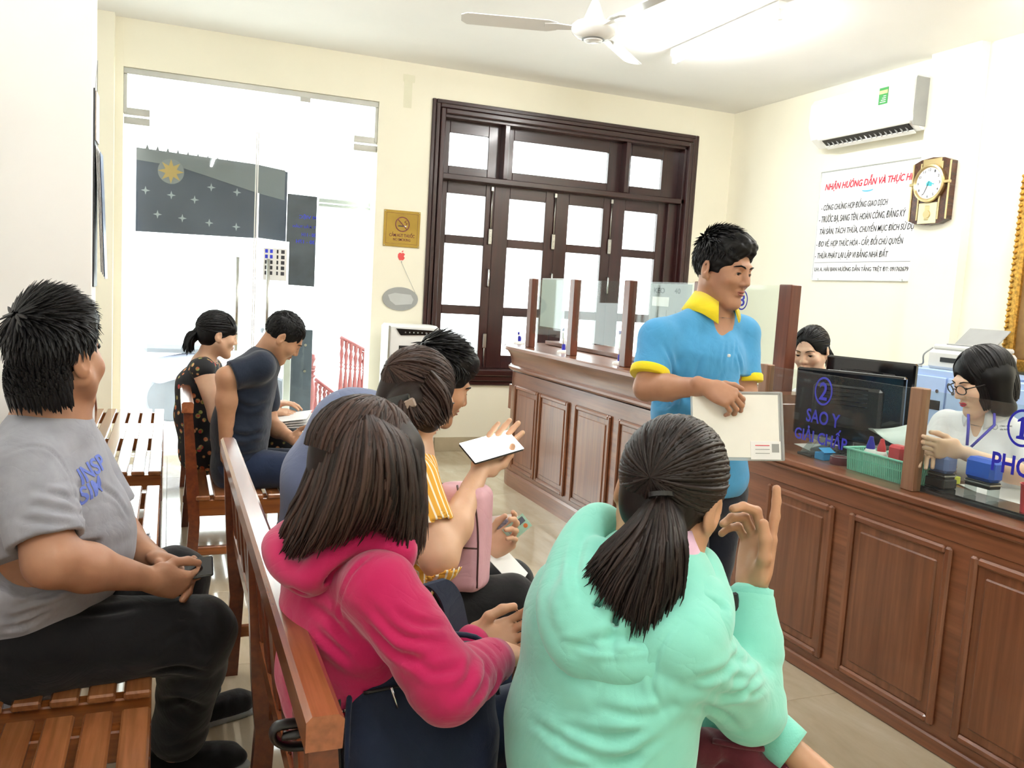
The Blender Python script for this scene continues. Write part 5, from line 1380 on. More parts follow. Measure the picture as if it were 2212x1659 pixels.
# ================= woman in the mint hoodie
m_mint = cloth('mint_fleece', '#86d3c1', .9, 600, .12, .04, .35); m_mrib = cloth('mint_rib', '#7fcdbc', .9, 300, .4, .04, .3)
def mint_woman():
    t = person('woman in mint green hoodie with low ponytail, seen from behind', (.55, 1.12, .43))
    H = Head(at(1447, 1070, 1.385), az(50, -20), ZU+CR*.17, 1.03)
    N = at(1418, 1195, 1.36); rs, ls = at(1466, 1384, 1.26), at(1252, 1298, 1.47); sd = nrm(rs-ls)
    pel, mid, che = at(1285, 1830, 1.36), at(1285, 1580, 1.38), at(1325, 1380, 1.385)
    rel, rwr = at(1618, 1530, 1.42), at(1622, 1270, 1.475)
    hd = nrm(at(1640, 1160, 1.49)-rwr)
    hp = hand_prims(rwr, hd, -CR*.9-CF*.42, 1, ((.02, .12, .10), (.55, .95, .45), (.75, 1.05, .5), (.8, 1.05, .5)), ((.75, .55, .35), (.98, .05, .2), (.95, -.05, .3)), 1.0, .04, .0245)
    lw0, lw1 = at(1690, 1605, 1.46), at(1790, 1690, 1.42)
    lhp = hand_prims(lw1, nrm(lw1-lw0), -CU*.8+CF*.4, -1, ((.5, .6, .4),)*4, s=.95)
    gr = [head_prims(H, True, True)+neck_prims(H, N, .05)+spine([pel, mid, che, N-ZU*.03], [(.14, .10), (.13, .09), (.14, .09), (.08, .06)], sd)+limb(rs, rel, rwr, (.045, .036, .034, .024))+[cap(lw0, lw1, .026, .024, .01)], lhp, hp]
    body_obj(t, gr, sk_mid, .007, [(*around(rwr+hd*.10, .135), .0024), (*around(H(0, .01, -.03), .15), .0035)])
    make_eyes(H, t, -.2); make_brows(H, t, h_black); make_lips(H, t, m_lip)
    # nails
    m_nail = plain('finger_nail', '#d9a892', .3, var=0)
    # hoodie
    che2 = che-ZU*.0
    P = spine([pel, mid, che, N-ZU*.05], [(.165, .125), (.160, .118), (.168, .118), (.10, .085)], sd, .06)+[cap(N-ZU*.04, rs, .06, .066, .06), cap(N-ZU*.04, ls, .055, .056, .06)]
    A1 = [cap(rs, rel, .066, .054, .035), cap(rel, rel+(rwr-rel)*.55, .052, .046, .03), cap(rel+(rwr-rel)*.5, rwr-(rwr-rel)*.12, .047, .040, .02)]
    ca = nrm(rwr-rel)
    la = [cap(at(1560, 1545, 1.52), lw0+(lw0-lw1)*.2, .045, .042, .02)]
    ds = fsum(ripple(21, .0018, 38), rings(at(1420, 1500, 1.22), CU+CR*.5, .05, .0055, .13, 5), rings(at(1200, 1560, 1.3), CU*1.0-CR*.6, .06, .004, .16, 9), rings(at(1640, 1440, 1.43), ca, .035, .004, .08, 6), rings(at(1540, 1460, 1.28), rel-rs, .05, .004, .09, 7))
    o = sdf_obj('hoodie', [P, A1, la], .005, m_mint, t, disp=ds, kj=.012)
    crease(o, [((1455, 1525), (1380, 1548), (1290, 1530)), ((1440, 1550), (1330, 1592), (1210, 1570)), ((1400, 1640), (1280, 1632), (1150, 1560)), ((1430, 1590), (1330, 1650), (1200, 1655)), ((1600, 1400), (1560, 1450), (1500, 1470)), ((1640, 1460), (1590, 1500), (1540, 1500)), ((1575, 1425), (1620, 1434), (1660, 1415)), ((1572, 1455), (1620, 1466), (1660, 1445)), ((1580, 1485), (1625, 1494), (1660, 1470)), ((1600, 1580), (1560, 1540), (1500, 1520)), (.003, .004, ((1475, 1330), (1425, 1400), (1408, 1480), (1440, 1545)))])
    # hood lying on the back
    hc = at(1372, 1300, 1.30); bn = nrm(nrm(np.cross(sd, ZU))*-1)
    back = nrm(-(CF*.8)+CU*.35)
    upv = nrm(at(1400, 1200, 1.34)-at(1350, 1430, 1.25)); sv = nrm(np.cross(upv, back)); back = np.cross(sv, upv)
    def rope(pts, r, k=.02):
        c = catmull([at(*p) for p in pts], 4); rr = np.interp(np.linspace(0, 1, len(c)), np.linspace(0, 1, len(r)), r); return [cap(c[i], c[i+1], rr[i], rr[i+1], k) for i in range(len(c)-1)]
    pouch = [ell(at(1380, 1345, 1.262), (.125, .080, .036), [sv, upv, back], .03), ell(at(1275, 1290, 1.315), (.06, .10, .04), [sv, upv, back], .04), ell(at(1490, 1310, 1.285), (.055, .065, .035), [sv, upv, back], .04)]
    pouch += rope(((1268, 1135, 1.43), (1222, 1220, 1.37), (1200, 1310, 1.325), (1235, 1400, 1.278), (1330, 1438, 1.245), (1440, 1412, 1.238), (1530, 1352, 1.262), (1545, 1290, 1.32)), [.018, .018, .018, .018, .017, .017, .018, .016], .03)
    pouch += [neg(c_) for c_ in rope(((1215, 1330, 1.272), (1275, 1322, 1.255), (1320, 1290, 1.25)), [.004, .005, .003], .012)]+[neg(c_) for c_ in rope(((1300, 1425, 1.232), (1325, 1370, 1.235), (1345, 1300, 1.24)), [.004, .005, .003], .012)]+[neg(c_) for c_ in rope(((1440, 1310, 1.235), (1500, 1300, 1.24), (1560, 1310, 1.25)), [.003, .006, .005], .012)]
    lapel = rope(((1345, 1165, 1.44), (1300, 1125, 1.45), (1262, 1160, 1.41), (1235, 1250, 1.35)), [.014, .017, .018, .016], .03)+rope(((1468, 1215, 1.44), (1510, 1225, 1.40), (1535, 1290, 1.33)), [.016, .022, .02], .03)
    Hd = pouch+lapel+[neg(ell(at(1390, 1195, 1.31), (.06, .04, .03), [sv, upv, back], .02))]
    o = sdf_obj('hood', [Hd], .0045, m_mint, t, disp=ripple(31, .0012, 60))
    crease(o, [((1240, 1400), (1330, 1378), (1450, 1368), (1535, 1330)), ((1318, 1420), (1328, 1340), (1350, 1285)), ((1440, 1300), (1500, 1312), (1560, 1322)), ((1262, 1150), (1243, 1230), (1262, 1310)), (.003, .004, ((1225, 1385), (1300, 1405), (1400, 1400), (1500, 1355)))], .006, .008)
    # ribbed cuffs
    q = rwr-ca*.035
    V, Fc = tube_data([q-ca*.065, q-ca*.06, q-ca*.02, q+ca*.022, q+ca*.034, q+ca*.035, q+ca*.01], [.040, .0425, .0395, .0375, .038, .034, .031], 40, cap=False)
    obj('cuff', mesh('cuff', V, Fc, True), m_mrib, t)
    th = at(1590, 1305, 1.44); obox('thumb_slot', th, (.006, .020, .004), [CR, nrm(CU*.95-CR*.25), -CF], m_black, t, .004)
    e = nrm(lw1-lw0); V, Fc = tube_data([lw0-e*.06, lw0-e*.03, lw0+e*.01, lw0+e*.02, lw0+e*.018, lw0], [.043, .044, .042, .041, .036, .03], 36, cap=False)
    obj('cuff', mesh('cuff', V, Fc, True), m_mrib, t)
    collar(N+ZU*.012, sd, np.cross(ZU, sd), ZU, .056, .078, .03, .02, .7, cloth('pink_collar', '#e0b9cf', .8), t, .03, 'shirt_collar')
    # hair: skull cap drawn to a low tie, then a tail
    r = np.random.RandomState(7); k = H.s
    base = [ell(H(*SK_C), SK_R*np.array([.985, .985, .98])*k, H.R, .01), ell(H(0, -.045, -.03), np.array((.056, .045, .05))*k, H.R, .03), neg(ell(H(0, .10, -.05), np.array((.078, .06, .10))*k, H.R, .01)), neg(rbox(H(0, .02, -.14), np.array((.1, .1, .06))*k, H.R, .01, .01))]
    for sx in (-1, 1): base.append(neg(ell(H(sx*.088, -.002, -.022), np.array((.022, .022, .034))*k, H.R, .004)))
    tie = np.array([0, -.97, -.28])
    n = 2300; d = r.normal(0, 1, (n*3, 3)); d /= np.linalg.norm(d, axis=1)[:, None]; lc_ = SK_C+d*SK_R
    ok = (lc_[:, 2] > -.09) & ((lc_[:, 1] < .035) | (lc_[:, 2] > .07)) ; d = d[ok][:n]
    sp = scalp_strands(H, d, np.repeat(nrm(tie)[None], len(d), 0), r, 9, 1.0, 1.02, .03)
    L1 = lock_mesh(sp, np.array([.3, .8, 1, 1, 1, 1, .9, .7, .4])*.0045, np.full(9, .0016), H(*SK_C), r.uniform(.05, .75, len(d)))
    gd = [((1420, 1072, 1.29), (1362, 1140, 1.265), (1295, 1205, 1.255), (1256, 1250, 1.26)), ((1424, 1070, 1.285), (1385, 1180, 1.225), (1330, 1270, 1.215), (1312, 1318, 1.22)), ((1430, 1070, 1.28), (1418, 1190, 1.205), (1392, 1310, 1.20), (1378, 1390, 1.205)),
          ((1438, 1070, 1.28), (1448, 1180, 1.205), (1443, 1280, 1.20), (1420, 1352, 1.21)), ((1446, 1074, 1.285), (1476, 1160, 1.235), (1480, 1235, 1.225), (1462, 1305, 1.225))]
    G = [[at(*p) for p in g] for g in gd]
    ts = guide_strands(G, 1000, r, 14, .0045, .03, -CF)
    prof = np.array([.7, .9, 1, 1, 1, 1, 1, .95, .9, .8, .7, .55, .35, .08])
    L2 = lock_mesh(ts, prof*.0036, prof*.0018, at(1420, 1150, 1.6), r.uniform(.1, 1.0, len(ts)))
    tb = [cap(at(1432, 1078, 1.315), at(1425, 1150, 1.28), .022, .034, .03), cap(at(1425, 1150, 1.28), at(1400, 1235, 1.265), .034, .032, .03), cap(at(1400, 1235, 1.265), at(1390, 1280, 1.255), .03, .012, .03), cap(at(1400, 1180, 1.28), at(1340, 1220, 1.275), .028, .014, .03)]
    bs = sdf_mesh([base, tb], .0045)
    finish_hair(bs, [L1, L2], h_dark, t, .12)
    c = at(1428, 1074, 1.285); ring('hair_tie', .012, .0195, [CR, nrm(CU*.3-CF), nrm(CU+CF*.3)], c-CF*.002, m_black, t, depth=.007)
    # dark skirt / lap under the bag
    sdf_obj('trousers', [[cap(pel+CF*.05, at(1560, 1790, 1.62), .09, .07), cap(pel-sd*.1, at(1480, 1700, 1.8), .085, .07), shin(at(1560, 1790, 1.62)), shin(at(1480, 1700, 1.8))]], .01, m_jean, t)
    feet(t, at(1560, 1790, 1.62), at(1480, 1700, 1.8))
mint_woman()

# ================= woman in the magenta hoodie
m_mag = cloth('magenta_fleece', '#ad1b52', .9, 600, .15, .06, .3); m_magr = cloth('magenta_rib', '#a41a4e', .9, 320, .4, .05, .3)
def magenta_woman():
    t = person('woman in magenta hoodie with long loose brown hair', (.42, 1.42, .43))
    H = Head(at(782, 1018, 1.50), az(62, -22), ZU+CR*.05, 1.0)
    N = at(760, 1180, 1.52); rs, ls = at(820, 1272, 1.40), at(690, 1225, 1.66); sd = nrm(rs-ls); fr = np.cross(ZU, sd)
    pel, mid, che = at(760, 1650, 1.66), at(735, 1460, 1.58), at(748, 1320, 1.545)
    rel, rwr = at(965, 1480, 1.37), at(1072, 1424, 1.52); lel, lwr = at(860, 1400, 1.78), at(1015, 1398, 1.66)
    hd = nrm(at(1108, 1398, 1.62)-rwr); ld = nrm(at(1085, 1378, 1.68)-lwr)
    hp = hand_prims(rwr, hd, -CU*.75+CF*.5, 1, ((.5, .6, .4),)*4, s=.95); lp = hand_prims(lwr, ld, CU*.3-CF*.6-CR*.2, -1, ((.5, .6, .4),)*4, ((.7, .5, .4), (.95, .2, .1), (1, 0, -.1)), s=.95)
    gr = [head_prims(H, True, True)+neck_prims(H, N, .05)+spine([pel, mid, che, N-ZU*.03], [(.13, .09), (.12, .085), (.13, .085), (.07, .06)], sd)+limb(rs, rel, rwr, (.042, .034, .032, .023)), lp+[cap(lwr-ld*.08, lwr, .026, .023, .01)], hp]
    body_obj(t, gr, sk_mid, .007, [(*around((rwr+lwr)/2+hd*.05, .13), .0026), (*around(H(0, .01, -.03), .15), .0035)])
    make_eyes(H, t, -.3); make_brows(H, t, h_black); make_lips(H, t, m_lip)
    P = spine([pel, mid, che, N-ZU*.04], [(.150, .105), (.145, .095), (.148, .095), (.085, .07)], sd, .06)+[cap(N-ZU*.045, rs, .05, .058, .05), cap(N-ZU*.035, ls, .055, .06, .05)]
    A1 = [cap(rs, rel, .062, .055, .035), cap(rel, rwr-(rwr-rel)*.15, .053, .042, .03)]; A2 = [cap(ls, lel, .06, .052, .03), cap(lel, lwr, .05, .04, .03)]
    ds = fsum(ripple(41, .0018, 45), rings(rs+(rel-rs)*.75, rel-rs, .05, .005, .10, 3), rings(rel+(rwr-rel)*.4, rwr-rel, .035, .005, .08, 8), rings(at(700, 1380, 1.48), CU+CR*.8, .06, .004, .12, 5))
    o = sdf_obj('hoodie', [P, A1, A2], .005, m_mag, t, disp=ds, kj=.012)
    crease(o, [((840, 1315), (900, 1348), (965, 1350)), ((800, 1310), (870, 1372), (950, 1388)), ((790, 1340), (860, 1412), (930, 1424)), ((870, 1400), (930, 1450), (1000, 1440)), ((980, 1505), (1012, 1465), (1020, 1420)), ((1020, 1515), (1046, 1475), (1050, 1430)), ((1055, 1505), (1076, 1475), (1078, 1440)), (.003, .004, ((805, 1195), (760, 1240), (735, 1300), (742, 1345))), ((660, 1300), (720, 1342), (765, 1400)), ((680, 1360), (730, 1402), (765, 1440))])
    rim = catmull([at(*p) for p in ((790, 1165, 1.43), (720, 1200, 1.42), (665, 1255, 1.42), (615, 1215, 1.46), (600, 1175, 1.52), (630, 1150, 1.60), (700, 1140, 1.64))], 4)
    Hd = [cap(rim[i], rim[i+1], .017, .017, .025) for i in range(len(rim)-1)]+[cap(at(680, 1200, 1.49), at(760, 1195, 1.475), .042, .036, .05), cap(at(655, 1190, 1.52), at(690, 1255, 1.48), .034, .026, .05), cap(at(760, 1190, 1.47), at(858, 1190, 1.44), .035, .026, .04), cap(at(858, 1190, 1.44), at(872, 1240, 1.44), .022, .014, .03)]
    Hd += [neg(cap(at(650, 1265, 1.425), at(790, 1205, 1.40), .007, .005, .025)), neg(cap(at(640, 1180, 1.44), at(720, 1170, 1.42), .015, .012, .02))]
    sdf_obj('hood', [Hd], .005, m_mag, t, disp=ripple(43, .002, 60))
    ca = nrm(rwr-rel)
    V, Fc = tube_data([rwr-ca*.05, rwr-ca*.045, rwr-ca*.015, rwr+ca*.0, rwr+ca*.001, rwr-ca*.02], [.040, .043, .039, .038, .034, .028], 36, cap=False)
    obj('cuff', mesh('cuff', V, Fc, True), m_magr, t)
    r = np.random.RandomState(11)
    gd = [((778, 890, 1.58), (712, 925, 1.58), (668, 1030, 1.57), (628, 1120, 1.57), (602, 1172, 1.57)), ((780, 884, 1.53), (708, 935, 1.50), (664, 1045, 1.47), (626, 1130, 1.47), (600, 1185, 1.49)), ((784, 880, 1.48), (728, 940, 1.43), (690, 1060, 1.395), (655, 1150, 1.395), (625, 1208, 1.41)), ((786, 878, 1.46), (758, 950, 1.385), (730, 1070, 1.36), (700, 1150, 1.365), (672, 1195, 1.38)),
          ((790, 878, 1.455), (795, 955, 1.375), (785, 1060, 1.355), (762, 1130, 1.37), (735, 1172, 1.39)), ((794, 878, 1.46), (835, 950, 1.39), (845, 1050, 1.375), (835, 1110, 1.385), (815, 1145, 1.40)), ((798, 880, 1.475), (868, 950, 1.43), (888, 1050, 1.415), (882, 1130, 1.42), (872, 1195, 1.43)), ((804, 884, 1.52), (892, 945, 1.50), (910, 1050, 1.48), (905, 1140, 1.47), (893, 1205, 1.465)), ((806, 890, 1.57), (896, 955, 1.57), (912, 1060, 1.55), (908, 1150, 1.53), (900, 1200, 1.52))]
    G = [[at(*p) for p in g] for g in gd]
    ts = guide_strands(G, 2300, r, 16, .0035, .022, -CF)-CF*.006
    ts[:, 8:] += r.normal(0, .004, (len(ts), 1, 3))*np.linspace(0, 1, 8)[None, :, None]
    prof = np.concatenate([np.full(12, 1.0), [.9, .7, .45, .1]])
    L = lock_mesh(ts, prof*.0042, prof*.0018, at(770, 1020, 1.62), r.uniform(.05, .9, len(ts)))
    n = 1300; A = r.uniform(0, 2*math.pi, n); dd = np.stack([.12*np.sin(A), .1+.25*np.cos(A)+r.normal(0, .15, n), np.full(n, 1.0)], 1); ee = np.stack([np.sin(A), np.cos(A), np.full(n, -.25)], 1)
    ok = np.cos(A) < .75; dd, ee = dd[ok], ee[ok]
    dd /= np.linalg.norm(dd, axis=1)[:, None]; ee /= np.linalg.norm(ee, axis=1)[:, None]
    Ls = lock_mesh(scalp_strands(H, dd, ee, r, 9, 1.05, 1.05, .02), np.array([.5, 1, 1, 1, 1, 1, 1, .9, .6])*.0048, np.full(9, .0018), H(*SK_C), r.uniform(.05, .9, len(dd)))
    bs = [ell(H(*SK_C), SK_R*1.0*H.s, H.R, .02), ell(at(785, 990, 1.53), (.086, .080, .084), [CR, CU, CF], .03), cap(at(750, 1030, 1.52), at(700, 1105, 1.50), .058, .042, .05), cap(at(700, 1105, 1.50), at(655, 1150, 1.49), .038, .02, .04), cap(at(830, 1000, 1.50), at(870, 1100, 1.48), .065, .035, .05), cap(at(870, 1100, 1.48), at(885, 1160, 1.47), .03, .015, .04)]
    finish_hair(sdf_mesh([bs], .005), [L, Ls], h_brown, t, .12)
    kn = at(1105, 1530, 1.72)
    sdf_obj('jeans', [[cap(pel+sd*.05, kn+np.array([.0, -.05, 0]), .085, .07), cap(pel-sd*.09, kn+np.array([.02, .16, 0]), .085, .07), shin(kn+np.array([.0, -.05, 0])), shin(kn+np.array([.02, .16, 0]))]], .008, m_jean, t, disp=ripple(44, .003, 50))
    feet(t, kn+np.array([.0, -.05, 0]), kn+np.array([.02, .16, 0]))
magenta_woman()

# ================= man in the grey t-shirt
def grey_man():
    t = person('stocky man in grey t-shirt and black trousers seated at left, head turned to the door', (-.28, 2.3, .43))
    H = Head(at(122, 772, 2.06), az(36, 2), ZU-CR*.02, 1.10)
    N = at(108, 905, 2.10); rs, ls = at(60, 1005, 1.98), at(158, 965, 2.30); sd = nrm(rs-ls); fr = np.cross(ZU, sd)
    pel, mid, che = at(15, 1395, 2.17), at(70, 1190, 2.14), at(88, 1050, 2.12)
    rel, rwr = at(112, 1212, 1.92), at(318, 1250, 2.13); lel, lwr = at(262, 1160, 2.36), at(330, 1205, 2.28)
    rh_, lh_ = at(60, 1395, 2.08), at(95, 1340, 2.32); rk, lk = at(428, 1368, 2.27), at(378, 1248, 2.58); ra, la = at(385, 1590, 2.46), at(425, 1500, 2.74)
    hd = nrm(at(385, 1262, 2.18)-rwr); ld = nrm(at(388, 1222, 2.26)-lwr)
    hp = hand_prims(rwr, hd, CF*.8+CU*.2, 1, ((.7, .8, .5), (.75, .9, .5), (.8, .9, .5), (.8, .9, .5)), ((.7, .4, .5), (.95, .2, .2), (1, 0, 0)), 1.08, .02, .028)
    lp = hand_prims(lwr, ld, -CU*.6-CF*.4, -1, ((.6, .7, .4),)*4, ((.7, .5, .3), (.95, .1, .3), (1, -.1, .2)), 1.08, .02, .028)
    arms = [cap(rs, rel, .062, .056, .03), cap(rel, rel+(rwr-rel)*.35, .056, .053, .03), cap(rel+(rwr-rel)*.35, rwr, .053, .030, .03)]
    armsl = [cap(ls, lel, .06, .052, .03), cap(lel, lwr, .05, .03, .03)]
    gr = [head_prims(H, False, True, 1.12)+neck_prims(H, N, .060)+[cap(N, rs, .06, .05, .05), cap(N, ls, .06, .05, .05)]+spine([pel, mid, che, N-ZU*.03], [(.17, .15), (.165, .15), (.165, .125), (.09, .08)], sd)+arms+armsl, lp, hp]
    body_obj(t, gr, sk_tan, .008, [(*around(H(0, .01, -.02), .17), .0032), (*around((rwr+lwr)/2+hd*.06, .14), .003)])
    make_eyes(H, t, -.05); make_brows(H, t, h_black, 1.0); make_lips(H, t, m_lip)
    r = np.random.RandomState(5)
    short_hair(H, r, 2400, .055, crown=(-.2, -.35, .92), flow=(.25, .8, .3), lift=.22, mat=h_black, parent=t, h=.0045, top=.02, sides=1.04, w=.005, nape=.03)
    m_gr = cloth('heather_grey_jersey', '#9a9ca5', .9, 900, .2, .10)
    bel = at(185, 1165, 2.2)
    P = spine([pel-ZU*.02, mid, che, N-ZU*.04], [(.20, .185), (.20, .185), (.19, .15), (.11, .09)], sd, .07)+[ell(bel, (.15, .11, .13), [sd, fr, ZU], .08), cap(N-ZU*.03, rs, .065, .075, .06), cap(N-ZU*.03, ls, .065, .072, .06)]
    rq = rs+(rel-rs)*.80; lq = ls+(lel-ls)*.7
    A1 = [cap(rs, rel, .084, .082, .03)]; A2 = [cap(ls, lel, .078, .074, .03)]
    P2 = P+[neg(cap(N+ZU*.09, N-ZU*.02, .07, .074, .012))]
    A1 = A1+[neg(cap(rel+(rel-rs)*.2, rq-(rel-rs)*.05, .068, .064, .004))]
    ds = fsum(ripple(51, .0018, 40), rings(at(140, 1085, 1.95), rel-rs, .045, .006, .11, 1), rings(at(60, 1330, 2.0), ZU+CR*.3, .05, .006, .15, 4), rings(at(215, 1140, 2.1), ZU-CR*.5, .06, .005, .12, 6))
    tee = sdf_obj('t_shirt', [P2, A1, A2], .006, m_gr, t, disp=ds, cuts=[(rq, rel-rs, .15), (lq, lel-ls, .13)], kj=.01)
    V, Fc = tube_data([N-ZU*.03+.074*(math.cos(a)*sd+math.sin(a)*fr)+ZU*(.012-.028*max(0, math.sin(a))) for a in np.linspace(0, 2*math.pi, 33)], .008, 8)
    obj('neck_rib', mesh('neck_rib', V, Fc, True), cloth('grey_rib', '#94969f', .9, 400, .3), t)
    # printed letters on the chest, running away from the viewer round the front
    crease(tee, [((80, 1060), (130, 1070), (165, 1090)), ((60, 1090), (120, 1100), (165, 1112)), ((40, 1122), (110, 1132), (160, 1132)), ((170, 1112), (215, 1105), (265, 1080)), ((212, 1050), (250, 1075), (275, 1112)), ((30, 1310), (100, 1290), (160, 1265)), ((10, 1342), (90, 1312), (150, 1290)), ((0, 1360), (60, 1345), (120, 1310)), (.003, .004, ((0, 985), (60, 965), (110, 975), (150, 1030), (168, 1100)))])
    m_pr = plain('faded_blue_print', '#6f83d8', .8, var=.1)
    u, w, nn = np.array([-.25, .968, 0]), nrm(ZU*.95-np.array([.968, .25, 0])*.3), None
    nn = np.cross(u, w)
    for s_, p_, wd, hgt in (('INSP', at(170, 1052, 2.02), .085, .042), ('SIM', at(180, 1092, 2.02), .06, .042)):
        o = text('print', s_, wd, hgt, [u, w, nn], p_, m_pr, t, .02, depth=.001); subdiv(o, 2); drape(o, tee, [u, w, nn])
    tr = [spine([pel-ZU*.03, pel+ZU*.03], [(.19, .15), (.19, .15)], sd)+[cap(rh_, rk, .118, .092, .05), cap(rk, rk+(ra-rk)*.3, .09, .085, .03), cap(rk+(ra-rk)*.3, ra, .085, .075, .03)], [cap(lh_, lk, .115, .09, .05), cap(lk, la, .088, .074, .03)]]
    jn = sdf_obj('trousers', tr, .007, m_blackt, t, disp=fsum(ripple(53, .0035, 35), rings(rk, rk-rh_, .06, .005, .14, 2), rings(ra, ra-rk, .06, .004, .16, 7)), cuts=[(ra+nrm(ra-rk)*.03, ra-rk, .2), (la+nrm(la-lk)*.0, la-lk, .2)])
    crease(jn, [((330, 1400), (400, 1362), (450, 1400)), ((380, 1330), (420, 1350), (440, 1395)), ((330, 1450), (390, 1442), (450, 1455)), ((160, 1330), (240, 1322), (300, 1310)), ((340, 1520), (390, 1510), (440, 1530))], .006, .009)
    m_canvas = cloth('black_canvas', '#141416', .8, 900, .3); m_sole = plain('grey_rubber', '#8d8f8e', .6)
    a1, a2 = atZ(372, 1640, .03), atZ(418, 1550, .03)
    for a, f in ((a1, atZ(540, 1640, .03)-a1), (a2, atZ(500, 1525, .03)-a2)): shoe((a[0], a[1], 0), f, m_canvas, t, .28, m_sole)
    for q, e in ((a1, (a1[0], a1[1], .05)), (a2, (a2[0], a2[1], .05))): pass
    sdf_obj('ankle', [[cap(ra-ZU*.02, (a1[0], a1[1], .06), .045, .042)], [cap(la, (a2[0], a2[1], .06), .045, .042)]], .006, sk_tan, t)
    return
grey_man()
# ================= woman in the yellow striped shirt
m_str, nt, b = base_mat('yellow_striped_cotton')
tcn = nd(nt, 'ShaderNodeTexCoord'); mp = nd(nt, 'ShaderNodeMapping'); mp.inputs['Rotation'].default_value = (.0, .12, -.45)
nt.links.new(tcn.outputs['Object'], mp.inputs['Vector'])
wv = nd(nt, 'ShaderNodeTexWave', wave_type='BANDS', bands_direction='X'); wv.inputs['Scale'].default_value = 17.0; wv.inputs['Distortion'].default_value = .4; wv.inputs['Detail'].default_value = 1
nt.links.new(mp.outputs[0], wv.inputs['Vector'])
nt.links.new(ramp(nt, wv.outputs['Fac'], [(.80, lin('#e0a63a')), (.86, lin('#f3ead6'))]), b.inputs['Base Color']); b.inputs['Roughness'].default_value = .85
def yellow_woman():
    t = person('woman in yellow striped t-shirt with clipped hair looking at a phone', (.5, 2.0, .43))
    H = Head(at(902, 856, 2.18), az(72, -24), ZU+CR*.1, .98)
    N = at(880, 985, 2.18); rs, ls = at(893, 1035, 2.07), at(872, 1000, 2.38); sd = nrm(rs-ls); fr = np.cross(ZU, sd)
    pel, mid, che = at(850, 1320, 2.22), at(845, 1200, 2.2), at(862, 1090, 2.2)
    rel, rwr = at(948, 1205, 2.02), at(1036, 1018, 2.22); lel, lwr = at(960, 1180, 2.42), at(1052, 1192, 2.34)
    hd = nrm(at(1062, 975, 2.26)-rwr); ld = nrm(at(1100, 1160, 2.34)-lwr)
    hp = hand_prims(rwr, hd, CU*.55+CR*.5-CF*.1, 1, ((.25, .3, .2), (.2, .3, .2), (.25, .35, .2), (.3, .4, .2)), ((.75, .5, .3), (.9, -.1, .5), (.6, -.4, .6)), .95, .08, .022)
    lp = hand_prims(lwr, ld, -CF*.5+CU*.4, -1, ((.5, .6, .4), (.7, .8, .5), (.9, .9, .5), (.9, .9, .5)), ((.7, .5, .4), (.95, .2, .3), (1, -.1, .3)), .9, .03, .021)
    gr = [head_prims(H, True, True, .95)+neck_prims(H, N, .047)+[cap(N, rs, .04, .038, .04), cap(N, ls, .04, .038, .04)]+spine([pel, mid, che, N-ZU*.03], [(.13, .09), (.12, .085), (.13, .085), (.07, .06)], sd)+limb(rs, rel, rwr, (.044, .042, .038, .023)), [cap(lel, lwr, .035, .022, .02)]+lp, hp]
    body_obj(t, gr, sk_light, .007, [(*around(H(0, .02, -.01), .14), .003), (*around(rwr+hd*.08, .11), .0027), (*around(lwr+ld*.07, .10), .003)])
    make_eyes(H, t, -.35); make_brows(H, t, h_dark, .9); make_lips(H, t, m_lip)
    P = spine([pel, mid, che, N-ZU*.04], [(.15, .115), (.145, .105), (.148, .105), (.08, .07)], sd, .06)+[cap(N-ZU*.02, rs, .05, .056, .05), cap(N-ZU*.02, ls, .05, .056, .05)]
    rq = rs+(rel-rs)*.62; A1 = [cap(rs, rel, .060, .062, .03), neg(cap(rel, rq, .049, .052, .004))]
    sdf_obj('t_shirt', [P+[neg(cap(N+ZU*.08, N-ZU*.01, .05, .054, .01))], A1], .006, m_str, t, disp=fsum(ripple(61, .0018, 45)), cuts=[(rq, rel-rs, .12)], kj=.01)
    # hair pulled back into a clip
    r = np.random.RandomState(13); k = H.s
    base = [ell(H(*SK_C), SK_R*np.array([1.0, 1.0, 1.0])*k, H.R, .01), ell(H(0, -.05, -.03), np.array((.062, .055, .06))*k, H.R, .03), neg(ell(H(0, .105, -.05), np.array((.072, .06, .10))*k, H.R, .01)), neg(rbox(H(0, .04, -.14), np.array((.1, .1, .05))*k, H.R, .01, .01))]
    tie = nrm((.0, -.98, .02)); n = 1500; d = r.normal(0, 1, (n*3, 3)); d /= np.linalg.norm(d, axis=1)[:, None]; q = SK_C+d*SK_R
    ok = (q[:, 2] > -.05) & ((q[:, 1] < .04) | (q[:, 2] > .06)); d = d[ok][:n]
    L1 = lock_mesh(scalp_strands(H, d, np.repeat(tie[None], len(d), 0), r, 9, 1.0, 1.03, .03), np.array([.3, .8, 1, 1, 1, 1, .9, .8, .5])*.0042, np.full(9, .0015), H(*SK_C), r.uniform(.1, .9, len(d)))
    G = [[at(*p) for p in g] for g in (((858, 862, 2.06), (840, 900, 2.05), (835, 960, 2.06)), ((866, 862, 2.04), (862, 910, 2.02), (860, 970, 2.04)), ((880, 862, 2.05), (905, 905, 2.03), (915, 915, 2.04)), ((900, 850, 2.06), (935, 890, 2.05), (955, 925, 2.06)), ((930, 800, 2.06), (968, 850, 2.07), (972, 900, 2.08)))]
    ts = guide_strands(G, 420, r, 9, .004, .03, -CF); prof = np.array([.6, 1, 1, 1, 1, .9, .7, .5, .1])
    L2 = lock_mesh(ts, prof*.004, prof*.0018, at(900, 860, 2.2), r.uniform(.1, .9, len(ts)))
    tb = [cap(at(890, 870, 2.10), at(925, 905, 2.12), .055, .035, .04), cap(at(868, 880, 2.10), at(856, 940, 2.10), .035, .02, .03)]
    finish_hair(sdf_mesh([base, tb], .005), [L1, L2], h_brown, t, .15)
